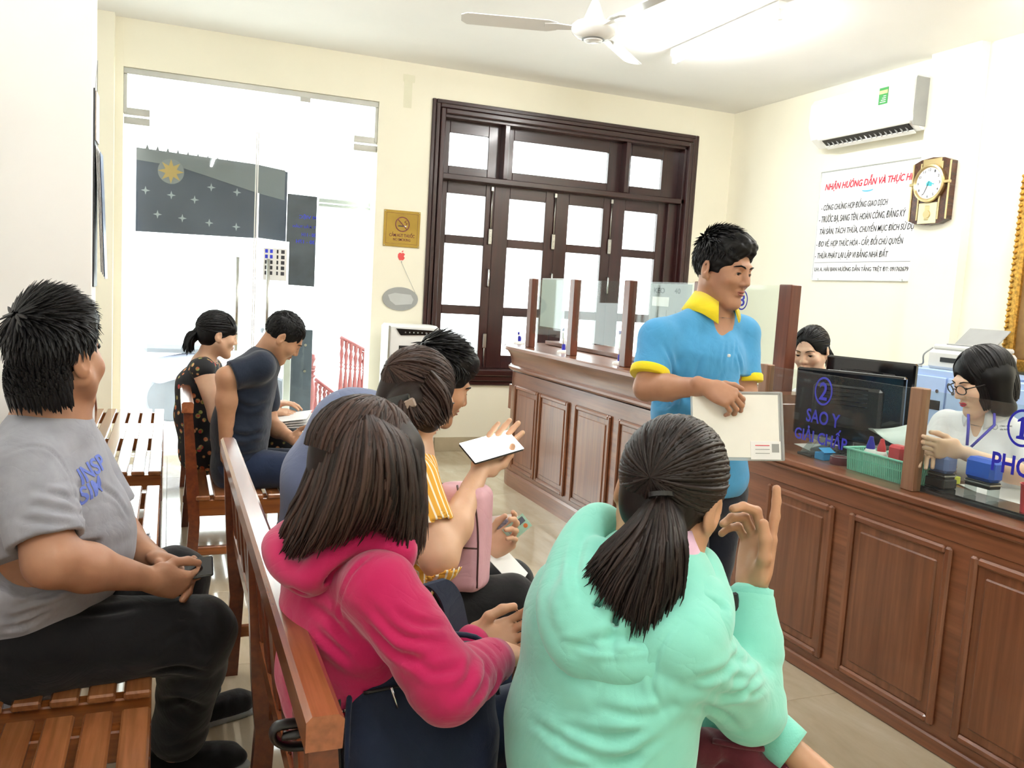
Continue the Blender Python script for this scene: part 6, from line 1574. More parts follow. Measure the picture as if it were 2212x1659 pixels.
    c = at(856, 868, 2.05); cl = thing('hair_clip', c, parent=t)
    obox('clip_bar', c, (.036, .013, .010), [nrm(CR+CU*.25), nrm(CU-CR*.25), -CF], m_blackgloss, cl, .004)
    for k_, (dx, dy) in enumerate(((-.022, -.016), (.012, -.02), (.03, -.006))): obox('clip_jaw', c+CR*dx+CU*dy-CF*.006, (.018, .012, .007), [nrm(CR-CU*(.6-.5*k_)), nrm(CU+CR*(.6-.5*k_)), -CF], m_black if k_ == 0 else plain('shell_clip', '#9b8778', .3, var=.2), cl, .004)
    k1, k2 = at(1105, 1300, 2.28), at(1100, 1260, 2.5)
    sdf_obj('trousers', [[cap(pel+sd*.04, k1, .095, .072, .04), cap(pel-sd*.1, k2, .09, .07, .04), shin(k1), shin(k2)]], .008, m_blackt, t, disp=ripple(63, .0018, 45)); feet(t, k1, k2)
yellow_woman()

# ================= man in the blue grey shirt leaning forward
def bluegrey_man():
    t = person('man in blue grey shirt bending forward behind the woman in yellow', (.5, 2.55, .43))
    H = Head(at(945, 826, 2.62), az(88, -20), ZU+CR*.22, 1.03)
    N = at(845, 900, 2.66); rs, ls = at(815, 935, 2.52), at(870, 930, 2.88); sd = nrm(rs-ls)
    pel, mid, che = at(690, 1175, 2.72), at(715, 1030, 2.70), at(775, 935, 2.69)
    rel, rwr = at(900, 1120, 2.52), at(1010, 1160, 2.7)
    gr = [head_prims(H, False, True)+neck_prims(H, N, .058)+spine([pel, mid, che, N-ZU*.03], [(.14, .1), (.135, .095), (.14, .1), (.08, .06)], sd)+limb(rs, rel, rwr, (.048, .04, .036, .026)), hand_prims(rwr, nrm(rwr-rel), -CU*.6+CF*.5, 1, ((.5, .6, .4),)*4)]
    body_obj(t, gr, sk_mid, .008, [(*around(H(0, .02, -.01), .15), .0032)])
    make_eyes(H, t, -.35); make_brows(H, t, h_black, 1.0); make_lips(H, t, m_lip)
    short_hair(H, np.random.RandomState(15), 1700, .05, crown=(0, -.6, .8), flow=(.1, .9, .2), lift=.4, mat=h_black, parent=t, h=.005, top=.014, w=.005)
    m_bg = cloth('blue_grey_cotton', '#6a7594', .9, 800, .2, .06)
    P = spine([pel, mid, che, N-ZU*.03], [(.175, .135), (.172, .13), (.175, .13), (.09, .08)], sd, .07)+[cap(N-ZU*.02, rs, .06, .07, .06), cap(N-ZU*.02, ls, .06, .07, .06)]
    sdf_obj('shirt', [P+[cap(rs, rs+(rel-rs)*.7, .075, .07, .04)]], .007, m_bg, t, disp=ripple(71, .002, 30))
    k1, k2 = at(1010, 1190, 2.72), at(1010, 1150, 3.0)
    sdf_obj('trousers', [[cap(pel+sd*.06, k1, .095, .072, .04), cap(pel-sd*.1, k2, .09, .07, .04), shin(k1), shin(k2)]], .01, m_navyt, t); feet(t, k1, k2)
bluegrey_man()

# ================= man in the navy t-shirt on the far bench
def navy_man():
    t = person('man in navy t-shirt and jeans leaning forward on the far bench', (.36, 4.32, .43))
    H = Head(at(612, 727, 4.18), az(88, -38), ZU+CR*.35, 1.0)
    N = at(568, 772, 4.2); rs, ls = at(562, 792, 4.06), at(566, 796, 4.42); sd = nrm(rs-ls)
    pel, mid, che = at(515, 1008, 4.25), at(520, 920, 4.22), at(535, 830, 4.22)
    rel, rwr = at(490, 815, 3.98), at(488, 960, 4.05); lel, lwr = at(585, 920, 4.42), at(628, 945, 4.32)
    hp = hand_prims(rwr, -ZU+CR*.1, CR*.4+CF*.6, 1, ((.3, .4, .3),)*4, s=1.0)
    ld = nrm(at(665, 955, 4.28)-lwr); lp = hand_prims(lwr, ld, CU*.3-CF*.5, -1, ((.5, .6, .4),)*4, s=1.0)
    gr = [head_prims(H, False, True)+neck_prims(H, N, .056)+spine([pel, mid, che, N-ZU*.03], [(.14, .1), (.135, .095), (.14, .1), (.08, .06)], sd)+limb(rs, rel, rwr, (.052, .046, .042, .03))+limb(ls, lel, lwr, (.05, .04, .036, .028)), hp, lp]
    body_obj(t, gr, sk_mid, .008, [(*around(H(0, .02, -.01), .15), .0045), (*around(rwr-ZU*.08, .12), .0042), (*around(lwr+ld*.08, .12), .0042)])
    make_eyes(H, t, -.3); make_brows(H, t, h_black); make_lips(H, t, m_lip)
    short_hair(H, np.random.RandomState(17), 1100, .018, lift=.2, mat=h_black, parent=t, h=.005, w=.005)
    m_nv = cloth('navy_jersey', '#1c2433', .9, 700, .2, .1)
    P = spine([pel, mid, che, N-ZU*.03], [(.175, .135), (.165, .125), (.172, .125), (.085, .075)], sd, .07)+[cap(N-ZU*.02, rs, .058, .07, .06), cap(N-ZU*.02, ls, .058, .07, .06)]
    rq = rs+(rel-rs)*.85
    A1 = [cap(rs, rel, .068, .070, .04)]; A2 = [cap(ls, ls+(lel-ls)*.6, .07, .066, .03)]
    o = sdf_obj('t_shirt', [P, A1, A2], .007, m_nv, t, disp=fsum(ripple(81, .0018, 40), rings(at(540, 900, 4.1), ZU+CR, .07, .005, .2, 2)), cuts=[(rq, rel-rs, .13)], kj=.03)
    crease(o, [((500, 860), (540, 880), (580, 870)), ((480, 930), (530, 942), (580, 930)), ((470, 980), (520, 985), (570, 975))], .008, .012)
    k1, k2 = at(700, 1020, 4.2), at(700, 1005, 4.45)
    sdf_obj('jeans', [spine([pel-ZU*.03, pel+ZU*.02], [(.165, .12), (.165, .12)], sd)+[cap(pel+sd*.07, k1, .10, .08, .04), cap(pel-sd*.1, k2, .095, .078, .04), shin(k1), shin(k2)]], .008, cloth('dark_denim', '#1b2740', .85, 700, .3, .15), t, disp=ripple(83, .0018, 40)); feet(t, k1, k2)
    ph = at(668, 940, 4.24); hv = thing('held_card', ph, 'small brown card held by the man in the navy t-shirt', 'card')
    obox('card', ph+CR*.0, (.045, .028, .002), [nrm(CR+CU*.8), nrm(CU-CR*.8), -CF], plain('brown_card', '#a08a80', .4), hv, .001)
navy_man()

# ================= woman in the floral dress
m_flo, nt, b = base_mat('black_floral_cotton')
vv = coords(nt, rnd=0); vo = nd(nt, 'ShaderNodeTexVoronoi', feature='F1'); vo.inputs['Scale'].default_value = 26.0; nt.links.new(vv, vo.inputs['Vector'])
cc = ramp(nt, noise(nt, vv, 20, 2), [(.35, lin('#c05a35')), (.48, lin('#d8a070')), (.55, lin('#7f9a4e')), (.65, lin('#b83a3a'))])
nt.links.new(mix_rgb(nt, ramp(nt, vo.outputs['Distance'], [(.28, (1, 1, 1, 1)), (.36, (0, 0, 0, 1))]), lin('#121216'), cc), b.inputs['Base Color']); b.inputs['Roughness'].default_value = .8
def floral_woman():
    t = person('woman in black floral dress with short ponytail on the far bench', (.2, 4.8, .43))
    H = Head(at(470, 722, 4.58), az(78, -10), ZU+CR*.05, 1.0)
    N = at(440, 785, 4.6); rs, ls = at(438, 800, 4.45), at(455, 795, 4.78); sd = nrm(rs-ls)
    pel, mid, che = at(440, 975, 4.65), at(428, 895, 4.63), at(430, 830, 4.62)
    rel, rwr = at(470, 900, 4.42), at(585, 890, 4.55); lel, lwr = at(500, 890, 4.75), at(585, 875, 4.6)
    hd = nrm(at(630, 890, 4.55)-rwr); hp = hand_prims(rwr, hd, -CU+CF*.3, 1, ((.3, .4, .3),)*4, s=.95); lp = hand_prims(lwr, nrm(at(630, 868, 4.6)-lwr), -CU+CF*.2, -1, ((.3, .4, .3),)*4, s=.95)
    gr = [head_prims(H, True, True, .95)+neck_prims(H, N, .047)+[cap(N, rs, .042, .045, .04), cap(N, ls, .042, .045, .04)]+spine([pel, mid, che, N-ZU*.03], [(.13, .09), (.12, .085), (.13, .085), (.07, .06)], sd)+limb(rs, rel, rwr, (.052, .042, .036, .024))+limb(ls, lel, lwr, (.045, .036, .033, .023)), hp, lp]
    body_obj(t, gr, sk_light, .008, [(*around(H(0, .02, -.01), .14), .0042), (*around(rwr+hd*.08, .12), .0042)])
    make_eyes(H, t, -.3); make_brows(H, t, h_black); make_lips(H, t, m_lip)
    P = spine([pel, mid, che, N-ZU*.05], [(.165, .125), (.15, .11), (.145, .105), (.085, .07)], sd, .06)+[cap(N-ZU*.015, rs+ZU*.005, .052, .064, .04), cap(N-ZU*.015, ls+ZU*.005, .052, .062, .04)]
    k1, k2 = at(620, 960, 4.6), at(620, 950, 4.85)
    sdf_obj('dress', [P+[neg(cap(N+ZU*.08, N-ZU*.0, .05, .054, .01)), cap(pel+sd*.05, k1, .10, .08, .05), cap(pel-sd*.08, k2, .10, .08, .05), cap(k1, k1-ZU*.2, .085, .085, .05), cap(k2, k2-ZU*.2, .085, .085, .05)]], .007, m_flo, t, disp=ripple(91, .0018, 40))
    r = np.random.RandomState(19); k = H.s
    base = [ell(H(*SK_C), SK_R*k, H.R, .01), ell(H(0, -.04, -.02), np.array((.062, .06, .06))*k, H.R, .03), ell(H(0, .06, .04), np.array((.058, .032, .04))*k, H.R, .02), neg(ell(H(0, .112, -.06), np.array((.072, .06, .085))*k, H.R, .008)), neg(rbox(H(0, .04, -.14), np.array((.1, .1, .06))*k, H.R, .01, .01))]
    for sx in (-1, 1): base.append(neg(ell(H(sx*.09, -.0, -.02), np.array((.026, .02, .034))*k, H.R, .004)))
    tie = nrm((.0, -.98, -.1)); d = r.normal(0, 1, (3000, 3)); d /= np.linalg.norm(d, axis=1)[:, None]; q = SK_C+d*SK_R
    ok = (q[:, 2] > -.03) & ((q[:, 1] < .03) | (q[:, 2] > .05)); d = d[ok][:800]
    L1 = lock_mesh(scalp_strands(H, d, np.repeat(tie[None], len(d), 0), r, 8, 1.0, 1.03, .03), np.array([.3, .8, 1, 1, 1, .9, .8, .5])*.0055, np.full(8, .002), H(*SK_C), r.uniform(.05, .6, len(d)))
    G = [[at(*p) for p in g] for g in (((424, 715, 4.55), (405, 720, 4.53), (394, 757, 4.53)), ((426, 716, 4.52), (408, 735, 4.5), (404, 765, 4.5)), ((428, 718, 4.55), (415, 740, 4.53), (414, 760, 4.53)))]
    ts = guide_strands(G, 120, r, 8, .006, .03, -CF); prof = np.array([.6, 1, 1, 1, .9, .7, .5, .1]); L2 = lock_mesh(ts, prof*.006, prof*.003, at(420, 720, 4.7), r.uniform(.05, .6, len(ts)))
    d = np.stack([r.uniform(-.75, .75, 160), r.uniform(.35, .6, 160), r.uniform(.75, 1, 160)], 1); e = d*np.array([1.05, 0, 0])+np.stack([0*d[:, 0], np.full(160, 1.0), r.uniform(.02, .12, 160)], 1)
    L3 = lock_mesh(scalp_strands(H, d/np.linalg.norm(d, axis=1)[:, None], e/np.linalg.norm(e, axis=1)[:, None], r, 8, 1.04, 1.02, .01), np.array([.6, 1, 1, 1, 1, .9, .7, .2])*.005, np.full(8, .002), H(*SK_C), r.uniform(.05, .6, 160))
    finish_hair(sdf_mesh([base, [cap(at(430, 716, 4.56), at(412, 735, 4.55), .03, .025, .02)]], .005), [L1, L2, L3], h_black, t, .1)
    sdf_obj('shin', [[cap(k1-ZU*.2, (k1[0]+.02, k1[1], .08), .05, .04)], [cap(k2-ZU*.2, (k2[0]+.02, k2[1], .08), .05, .04)]], .008, sk_light, t); feet(t, k1, k2)
    pp = thing('lap_papers', at(630, 905, 4.5), 'white papers lying on the lap of the woman in the floral dress', 'papers')
    for i in range(4): obox('sheet', at(628, 900+i*5, 4.5), (.10, .075, .001), [nrm(CR+CU*(.22-.05*i)), nrm(az(20)+ZU*.12), nrm(CU-CF*.3)], m_paper, pp, .0003)
floral_woman()

# ================= clerk with bobbed hair and glasses
m_shirt = cloth('white_uniform_shirt', '#f0f0f4', .7, 900, .12, .02, .1)
def near_clerk():
    t = person('clerk in white shirt with black bob and glasses behind the glass', (2.95, 2.35, .5))
    H = Head(at(2122, 822, 3.22), az(288, -20), ZU-CR*.08, 1.03)
    N = at(2135, 905, 3.26); rs, ls = at(2045, 918, 3.42), at(2225, 950, 3.12); sd = nrm(rs-ls); fr = nrm(np.cross(ZU, sd))
    pel, mid, che = at(2150, 1240, 3.36), at(2140, 1090, 3.32), at(2135, 985, 3.28)
    rel, rwr = at(2005, 1000, 3.36), at(2000, 985, 3.12); lel, lwr = at(2240, 1040, 2.98), at(2072, 975, 2.98)
    ld = nrm(at(2005, 965, 2.98)-lwr); lp = hand_prims(lwr, ld, CU*.25+CF*.8, -1, ((.3, .35, .2), (.35, .4, .2), (.4, .4, .3), (.5, .5, .3)), ((.75, .5, .3), (.95, .2, .3), (1, 0, .1)), .92, .03, .022)
    gr = [head_prims(H, True, True, .92)+neck_prims(H, N, .046)+spine([pel, mid, che, N-ZU*.03], [(.13, .09), (.12, .085), (.13, .085), (.07, .06)], sd)+limb(rs, rel, rwr, (.042, .034, .032, .022))+limb(ls, lel, lwr, (.042, .036, .034, .022)), lp, hand_prims(rwr, nrm(rwr-rel), -ZU, 1, ((.4, .5, .3),)*4, s=.9)]
    body_obj(t, gr, sk_pale, .007, [(*around(H(0, .02, -.02), .145), .0027), (*around(lwr+ld*.08, .11), .0028)])
    make_eyes(H, t, -.35); make_brows(H, t, h_black, .8); make_lips(H, t, m_lipred, 1.15)
    P = spine([pel, mid, che, N-ZU*.04], [(.16, .12), (.15, .11), (.155, .115), (.085, .075)], sd, .06)+[cap(N-ZU*.02, rs, .046, .056, .05), cap(N-ZU*.02, ls, .046, .056, .05), ell(che+fr*.06-ZU*.02, (.12, .07, .07), [sd, fr, ZU], .05)]
    rq, lq = rs+(rel-rs)*.75, ls+(lel-ls)*.75
    A = [[cap(rs, rel, .062, .06, .03)], [cap(ls, lel, .062, .062, .03)]]
    sdf_obj('shirt', [P+[neg(cap(N+ZU*.08, N-ZU*.02, .048, .052, .01)), neg(cap(N+fr*.05, N+fr*.12-ZU*.13, .03, .004, .01))]]+A, .0055, m_shirt, t, disp=fsum(ripple(101, .0018, 40), rings(rs+(rel-rs)*.5, rel-rs, .05, .005, .09, 3)), cuts=[(rq, rel-rs, .13), (lq, lel-ls, .13)], kj=.01)
    collar(N+ZU*.042+fr*.004, sd, fr, nrm(N-che), .056, .086, .025, .03, .42, m_shirt, t, .06, sq=.95)
    m_lan = plain('lanyard_purple', '#4a3fa8', .6, var=0)
    for a, b_ in (((2092, 940, 3.1), (2089, 962, 3.08)), ((2148, 938, 3.1), (2098, 965, 3.08))):
        tube('lanyard', [at(a[0], a[1]-45, a[2]+.04), at(a[0], a[1]-20, a[2]), at(*b_)+CU*.0], .005, m_lan, t, 6, .4)
    lg = at(2146, 922, 3.12)
    ring('badge_ring', .008, .0105, [CR, CU, -CF], lg-CF*.01, m_greyp, t); text('badge_text', 'CÔNG CHỨNG', .045, .008, [CR, CU, -CF], lg+CR*.016-CF*.012, m_ink, t); text('badge_text', 'VĂN PHÒNG', .036, .008, [CR, CU, -CF], lg+CR*.016-CF*.012-CU*.012, m_ink, t)
    # bob
    r = np.random.RandomState(23); k = H.s
    base = [ell(H(*SK_C), SK_R*np.array([1.06, 1.04, 1.04])*k, H.R, .01)]
    base += [cap(H(sx*.062, -.035, .0), H(sx*.066, -.02, -.11), .034*k, .022*k, .04*k) for sx in (-1, 1)]+[cap(H(sx*.068, .008, .02), H(sx*.068, .012, -.10), .024*k, .020*k, .03*k) for sx in (-1, 1)]+[cap(H(0, -.055, 0), H(0, -.055, -.11), .042*k, .026*k, .05*k), cap(H(-.05, -.045, -.11), H(.05, -.045, -.11), .022*k, .022*k, .04*k), neg(ell(H(0, .110, -.06), np.array((.058, .075, .115))*k, H.R, .01)), neg(cap(H(0, .05, -.13), H(0, .12, -.12), .046*k, .055*k, .02))]
    n = 1300; u = r.uniform(-1, 1, n); part = np.stack([np.full(n, .18), r.uniform(-.6, .72, n), np.full(n, .95)], 1)
    A = r.uniform(.80, 2*math.pi-.80, n); # azimuth from front
    end = np.stack([np.sin(A)*1.0, np.cos(A)*1.0, np.full(n, -.12)], 1)
    part[:, 1] = np.clip(np.cos(A)*.75, -.75, .72)+r.normal(0, .05, n)
    K1 = 9; S = slerp(np.repeat(part[:, None], K1, 1), np.repeat(end[:, None], K1, 1), np.repeat(np.linspace(0, 1, K1)[None], n, 0))
    S = SK_C+S*SK_R*(1.05+r.normal(0, .012, (n, 1, 1)))
    tail = S[:, -1:]+np.stack([np.zeros((n, 6)), np.zeros((n, 6)), -np.linspace(.018, .112, 6)[None]*np.ones((n, 1))*r.uniform(.92, 1.05, (n, 1))], 2)
    tail[:, :, :2] *= (1+.03*np.sin(np.linspace(0, 3.14, 6))-.10*np.linspace(0, 1, 6)**2)[None, :, None]
    S = np.concatenate([S, tail], 1); K = S.shape[1]
    prof = np.concatenate([[.5], np.full(K-3, 1.0), [.8, .3]])
    L = lock_mesh(H.pts(S.reshape(-1, 3)).reshape(n, K, 3), prof*.0052*k, prof*.002*k, H(0, -.01, -.02), r.uniform(.05, .6, n))
    finish_hair(sdf_mesh([base], .0045), [L], h_black, t, .1)
    # glasses
    g = thing('glasses', H(0, .11, 0), parent=t)
    for sx in (-1, 1):
        pts = [H(sx*.034+.024*math.cos(a), .108-.008*abs(math.cos(a)*.5+sx*.5), -.004+.017*math.sin(a)*(1+.15*math.sin(a))) for a in np.linspace(0, 2*math.pi, 25)]
        tube('rim', pts, .0021, m_blackgloss, g, 8); tube('temple_arm', [H(sx*.058, .10, .004), H(sx*.076, .04, .004), H(sx*.078, -.02, -.0)], .0022, m_black, g, 6)
    tube('bridge', [H(-.011, .109, .0), H(0, .112, .003), H(.011, .109, .0)], .002, m_blackgloss, g, 6)
    sdf_obj('trousers', [[cap(pel+sd*.08, pel+sd*.1+fr*.36, .09, .07, .04), cap(pel-sd*.08, pel-sd*.1+fr*.36, .09, .07, .04), cap(pel+sd*.1+fr*.36, np.array([1, 1, 0])*(pel+sd*.1+fr*.34)+ZU*.09, .066, .05), cap(pel-sd*.1+fr*.36, np.array([1, 1, 0])*(pel-sd*.1+fr*.34)+ZU*.09, .066, .05)]], .01, m_blackt, t)
    for q in (sd*.1, -sd*.1): shoe((np.array([1, 1, 0])*(pel+q+fr*.34)), fr, m_shoe, t, .24)
    c = thing('office_chair', (pel[0]+.05, pel[1], 0), 'black office chair under the clerk with the black bob', 'chair')
    sx_, sy_ = pel[0], pel[1]
    box('seat', sx_-.22, sx_+.24, sy_-.23, sy_+.23, pel[2]-.16, pel[2]-.09, m_black, c, .03); box('backrest', sx_+.17, sx_+.21, sy_-.2, sy_+.2, pel[2]+.05, pel[2]+.42, m_black, c, .018)
    box('back_bar', sx_+.2, sx_+.23, sy_-.03, sy_+.03, pel[2]-.1, pel[2]+.1, m_black, c, .005); tube('gas_column', [(sx_, sy_, .06), (sx_, sy_, pel[2]-.16)], .025, m_metal, c, 12)
    for i in range(5):
        a = 2*math.pi*i/5; tube('foot', [(sx_, sy_, .09), (sx_+.28*math.cos(a), sy_+.28*math.sin(a), .05)], .02, m_black, c, 8); lathe('castor', [(.0, -.02), (.025, -.012), (.025, .012), (0, .02)], m_black, c, (sx_+.28*math.cos(a), sy_+.28*math.sin(a), .025), 10, [(0, 0, 1), (1, 0, 0), (0, 1, 0)])
near_clerk()

# ================= far clerk behind the monitors
def far_clerk():
    t = person('clerk with black ponytail looking down behind the monitors', (3.05, 3.45, .5))
    H = Head(at(1752, 758, 4.32), az(243, -14), ZU-CR*.05, 1.02)
    N = at(1772, 835, 4.40); rs, ls = at(1728, 862, 4.58), at(1815, 860, 4.30); sd = nrm(rs-ls); fr = nrm(np.cross(ZU, sd))
    pel, mid, che = at(1790, 1062, 4.5), at(1785, 980, 4.48), at(1780, 905, 4.45)
    lel, lwr = at(1830, 905, 4.22), at(1930, 915, 4.0); rel, rwr = at(1730, 950, 4.5), at(1760, 960, 4.3)
    ld = nrm(CR+.2*CF); lp = hand_prims(lwr, ld, -CU, -1, ((.3, .3, .2),)*4, s=.9)
    gr = [head_prims(H, True, True, .93)+neck_prims(H, N, .046)+spine([pel, mid, che, N-ZU*.03], [(.13, .09), (.12, .085), (.13, .085), (.07, .06)], sd)+limb(rs, rel, rwr, (.042, .034, .032, .022))+limb(ls, lel, lwr, (.042, .036, .034, .022)), lp, hand_prims(rwr, nrm(rwr-rel), -ZU, 1, ((.4, .5, .3),)*4, s=.9)]
    body_obj(t, gr, sk_pale, .008, [(*around(H(0, .02, -.01), .14), .0035)])
    make_eyes(H, t, -.6); make_brows(H, t, h_black, .75); make_lips(H, t, m_lipred)
    P = spine([pel, mid, che, N-ZU*.04], [(.155, .115), (.145, .108), (.15, .11), (.085, .075)], sd, .06)+[cap(N-ZU*.02, rs, .05, .06, .05), cap(N-ZU*.02, ls, .05, .06, .05)]
    lq = ls+(lel-ls)*.9
    sdf_obj('shirt', [P, [cap(ls, lel, .062, .06, .03)], [cap(rs, rel, .062, .06, .03)]], .007, m_shirt, t, disp=ripple(111, .0018, 40), cuts=[(lq, lel-ls, .12)], kj=.01)
    r = np.random.RandomState(29); k = H.s
    base = [ell(H(*SK_C), SK_R*k, H.R, .01), ell(H(0, -.05, -.02), np.array((.06, .055, .055))*k, H.R, .03), neg(ell(H(0, .112, -.022), np.array((.070, .068, .105))*k, H.R, .008)), neg(rbox(H(0, .05, -.14), np.array((.1, .1, .07))*k, H.R, .01, .01))]
    for sx in (-1, 1): base.append(neg(ell(H(sx*.09, .002, -.02), np.array((.026, .024, .036))*k, H.R, .004)))
    tie = nrm((0, -1, -.25)); d = r.normal(0, 1, (3000, 3)); d /= np.linalg.norm(d, axis=1)[:, None]; q = SK_C+d*SK_R
    ok = (q[:, 2] > -.02) & ((q[:, 1] < .03) | (q[:, 2] > .06)); d = d[ok][:800]
    L1 = lock_mesh(scalp_strands(H, d, np.repeat(tie[None], len(d), 0), r, 8, 1.0, 1.02, .03), np.array([.3, .8, 1, 1, 1, .9, .8, .5])*.0055, np.full(8, .002), H(*SK_C), r.uniform(.05, .6, len(d)))
    n = 130; d = np.stack([np.full(n, .2), r.uniform(.3, .7, n), np.full(n, .9)], 1); e = np.stack([r.uniform(.75, 1.0, n), r.uniform(.35, .6, n), r.uniform(-.05, .3, n)], 1)
    d = d/np.linalg.norm(d, axis=1)[:, None]; e = e/np.linalg.norm(e, axis=1)[:, None]
    L3 = lock_mesh(scalp_strands(H, d, e, r, 8, 1.03, 1.03, .01), np.array([.6, 1, 1, 1, 1, .9, .7, .2])*.005, np.full(8, .002), H(*SK_C), r.uniform(.05, .6, n))
    G = [[at(*p) for p in g] for g in (((1782, 745, 4.40), (1790, 770, 4.42), (1788, 800, 4.42)), ((1786, 745, 4.36), (1797, 770, 4.36), (1796, 800, 4.36)), ((1784, 748, 4.42), (1800, 775, 4.42), (1799, 800, 4.42)))]
    ts = guide_strands(G, 110, r, 8, .005, .02, -CF); prof = np.array([.6, 1, 1, 1, .9, .7, .5, .1]); L2 = lock_mesh(ts, prof*.006, prof*.003, at(1780, 760, 4.6), r.uniform(.05, .6, len(ts)))
    finish_hair(sdf_mesh([base, [cap(at(1780, 748, 4.40), at(1792, 785, 4.40), .028, .02, .02)]], .005), [L1, L2, L3], h_black, t, .1)
    lathe('earring', [(.0, 0), (.004, .003), (0, .006)], m_gold, t, H(-.082, -.004, -.045), 8)
    sdf_obj('trousers', [[cap(pel+sd*.08, pel+sd*.1+fr*.36, .09, .07, .04), cap(pel-sd*.08, pel-sd*.1+fr*.36, .09, .07, .04), cap(pel+sd*.1+fr*.36, np.array([1, 1, 0])*(pel+sd*.1+fr*.34)+ZU*.09, .066, .05), cap(pel-sd*.1+fr*.36, np.array([1, 1, 0])*(pel-sd*.1+fr*.34)+ZU*.09, .066, .05)]], .01, m_blackt, t)
    c = thing('office_chair', (pel[0]+.1, pel[1], 0), 'black curved office chair behind the far clerk', 'chair')
    b0 = at(1846, 900, 4.55)
    tube('backrest', catmull([at(1830, 805, 4.6), at(1846, 840, 4.58), at(1850, 880, 4.56), at(1846, 930, 4.56)], 5), .02, m_black, c, 10)
    box('seat', pel[0]-.2, pel[0]+.25, pel[1]-.23, pel[1]+.23, pel[2]-.17, pel[2]-.1, m_black, c, .03); tube('gas_column', [(pel[0], pel[1], .03), (pel[0], pel[1], pel[2]-.16)], .025, m_metal, c, 12)
    tube('back_bar', [at(1846, 930, 4.56), (pel[0]+.2, pel[1], pel[2]-.12)], .015, m_black, c, 8)
    for i in range(5):
        a = 2*math.pi*i/5; tube('foot', [(pel[0], pel[1], .07), (pel[0]+.28*math.cos(a), pel[1]+.28*math.sin(a), .02)], .02, m_black, c, 8)
far_clerk()
# ------------------------------------------------------------------ held things and bags
def phone(c, R, half, mat_front, label):
    t = thing('phone', c, label, 'phone')
    obox('case', c, (half[0]+.0015, half[1]+.0015, half[2]), R, m_black, t, .004)
    obox('screen', np.array(c)+np.array(R[2])*(half[2]-.0008), (half[0], half[1], .0012), R, mat_front, t, .0008); return t
c = at(1062, 966, 2.235); e1 = nrm(at(1115, 955, 2.29)-at(1010, 985, 2.20)); e2 = nrm(nrm(CU*.58+CF*.8)-e1*(nrm(CU*.58+CF*.8) @ e1)); e3 = np.cross(e1, e2); e3 = e3 if e3 @ CU > 0 or e3 @ CF < 0 else -e3
if (e3 @ CF) > 0: e3 = -e3
m_lit = plain('lit_phone_screen', '#ffffff', .2, var=0, emit=1.2)
phone(c, [e1, np.cross(e3, e1), e3], (.078, .039, .005), m_lit, 'phone with bright white screen held by the woman in yellow')
c = at(402, 1232, 2.215); e1 = nrm(CR+CU*.12+CF*.3); e3 = nrm(CU*.8-CF*.5); e3 = nrm(e3-e1*(e3 @ e1))
phone(c, [e1, np.cross(e3, e1), e3], (.065, .035, .005), m_blackgloss, 'black phone held in the lap of the man in grey')
# folder held by the standing man
m_fold = plain('folder_sheet', '#f5f4ec', .35, var=.04, vscale=5, coat=.4)
fc_ = at(1592, 920, 2.64); e1 = nrm(CR-CU*.01); e3 = nrm(-CF+CU*.15); e3 = nrm(e3-e1*(e3 @ e1)); e2 = np.cross(e3, e1)
fd = thing('document_folder', fc_, 'clear plastic folder with pale certificate held by the standing man', 'folder')
obox('plastic_sleeve', fc_, (.142, .107, .0015), [e1, e2, e3], m_sleeve, fd, .001)
obox('certificate', fc_+e3*.002-e1*.004, (.132, .097, .0008), [e1, e2, e3], m_fold, fd, .0004)
obox('spine_edge', fc_+e1*.139+e3*.002, (.004, .105, .002), [e1, e2, e3], m_greyp, fd, .001); obox('top_edge', fc_+e2*.103+e3*.002, (.135, .003, .002), [e1, e2, e3], m_greyp, fd, .001)
idc = obox('id_card', fc_+e1*.085-e2*.075+e3*.0035, (.046, .028, .0006), [e1, e2, e3], m_paper, fd, .0003)
obox('photo', fc_+e1*.115-e2*.068+e3*.0045, (.011, .013, .0004), [e1, e2, e3], m_greyp, idc, .0002)
for i in range(3): obox('text_line', fc_+e1*.075-e2*(.06+.012*i)+e3*.0045, (.022, .0012, .0003), [e1, e2, e3], m_red if i == 0 else m_greyp, idc, .0002)
# cards and papers in the left hand of the woman in yellow
ic = at(1117, 1140, 2.33); e1 = nrm(CR*.75+CU*.62); e3 = nrm(-CF+CU*.3); e3 = nrm(e3-e1*(e3 @ e1)); e2 = np.cross(e3, e1)
ci = thing('identity_card', ic, 'pale green identity card held beside the pink backpack', 'card')
m_idg = plain('id_green', '#a9d3c0', .35, var=.08, vscale=60)
cd = obox('card', ic, (.0215, .036, .0006), [e2, e1, e3], m_idg, ci, .0003)
obox('portrait', ic+e1*.02+e2*.008+e3*.001, (.008, .010, .0004), [e2, e1, e3], plain('portrait_grey', '#556070', .5), cd, .0002); ring('emblem', .0, .006, [e1, e2, e3], ic+e1*.022-e2*.010+e3*.001, plain('seal_orange', '#d8783a', .5, var=0), cd)
for i in range(4): obox('text_line', ic-e1*(.004+.007*i)+e3*.001, (.014, .001, .0003), [e2, e1, e3], m_greyp, cd, .0002)
cp = thing('photocopied_card', at(1090, 1132, 2.36), 'grey photocopy of a card behind the green identity card', 'paper')
obox('sheet', at(1092, 1134, 2.36), (.036, .028, .0005), [nrm(CR+CU*.12), nrm(CU-CR*.12), -CF], m_paper, cp, .0002); obox('printed_face', at(1092, 1136, 2.358), (.026, .018, .0003), [nrm(CR+CU*.12), nrm(CU-CR*.12), -CF], plain('copy_grey', '#9a9cb4', .6, var=.4, vscale=120), cp, .0001)
fp = thing('folded_paper', at(1090, 1210, 2.34), 'white sheet lying on the lap beside the pink backpack', 'paper')
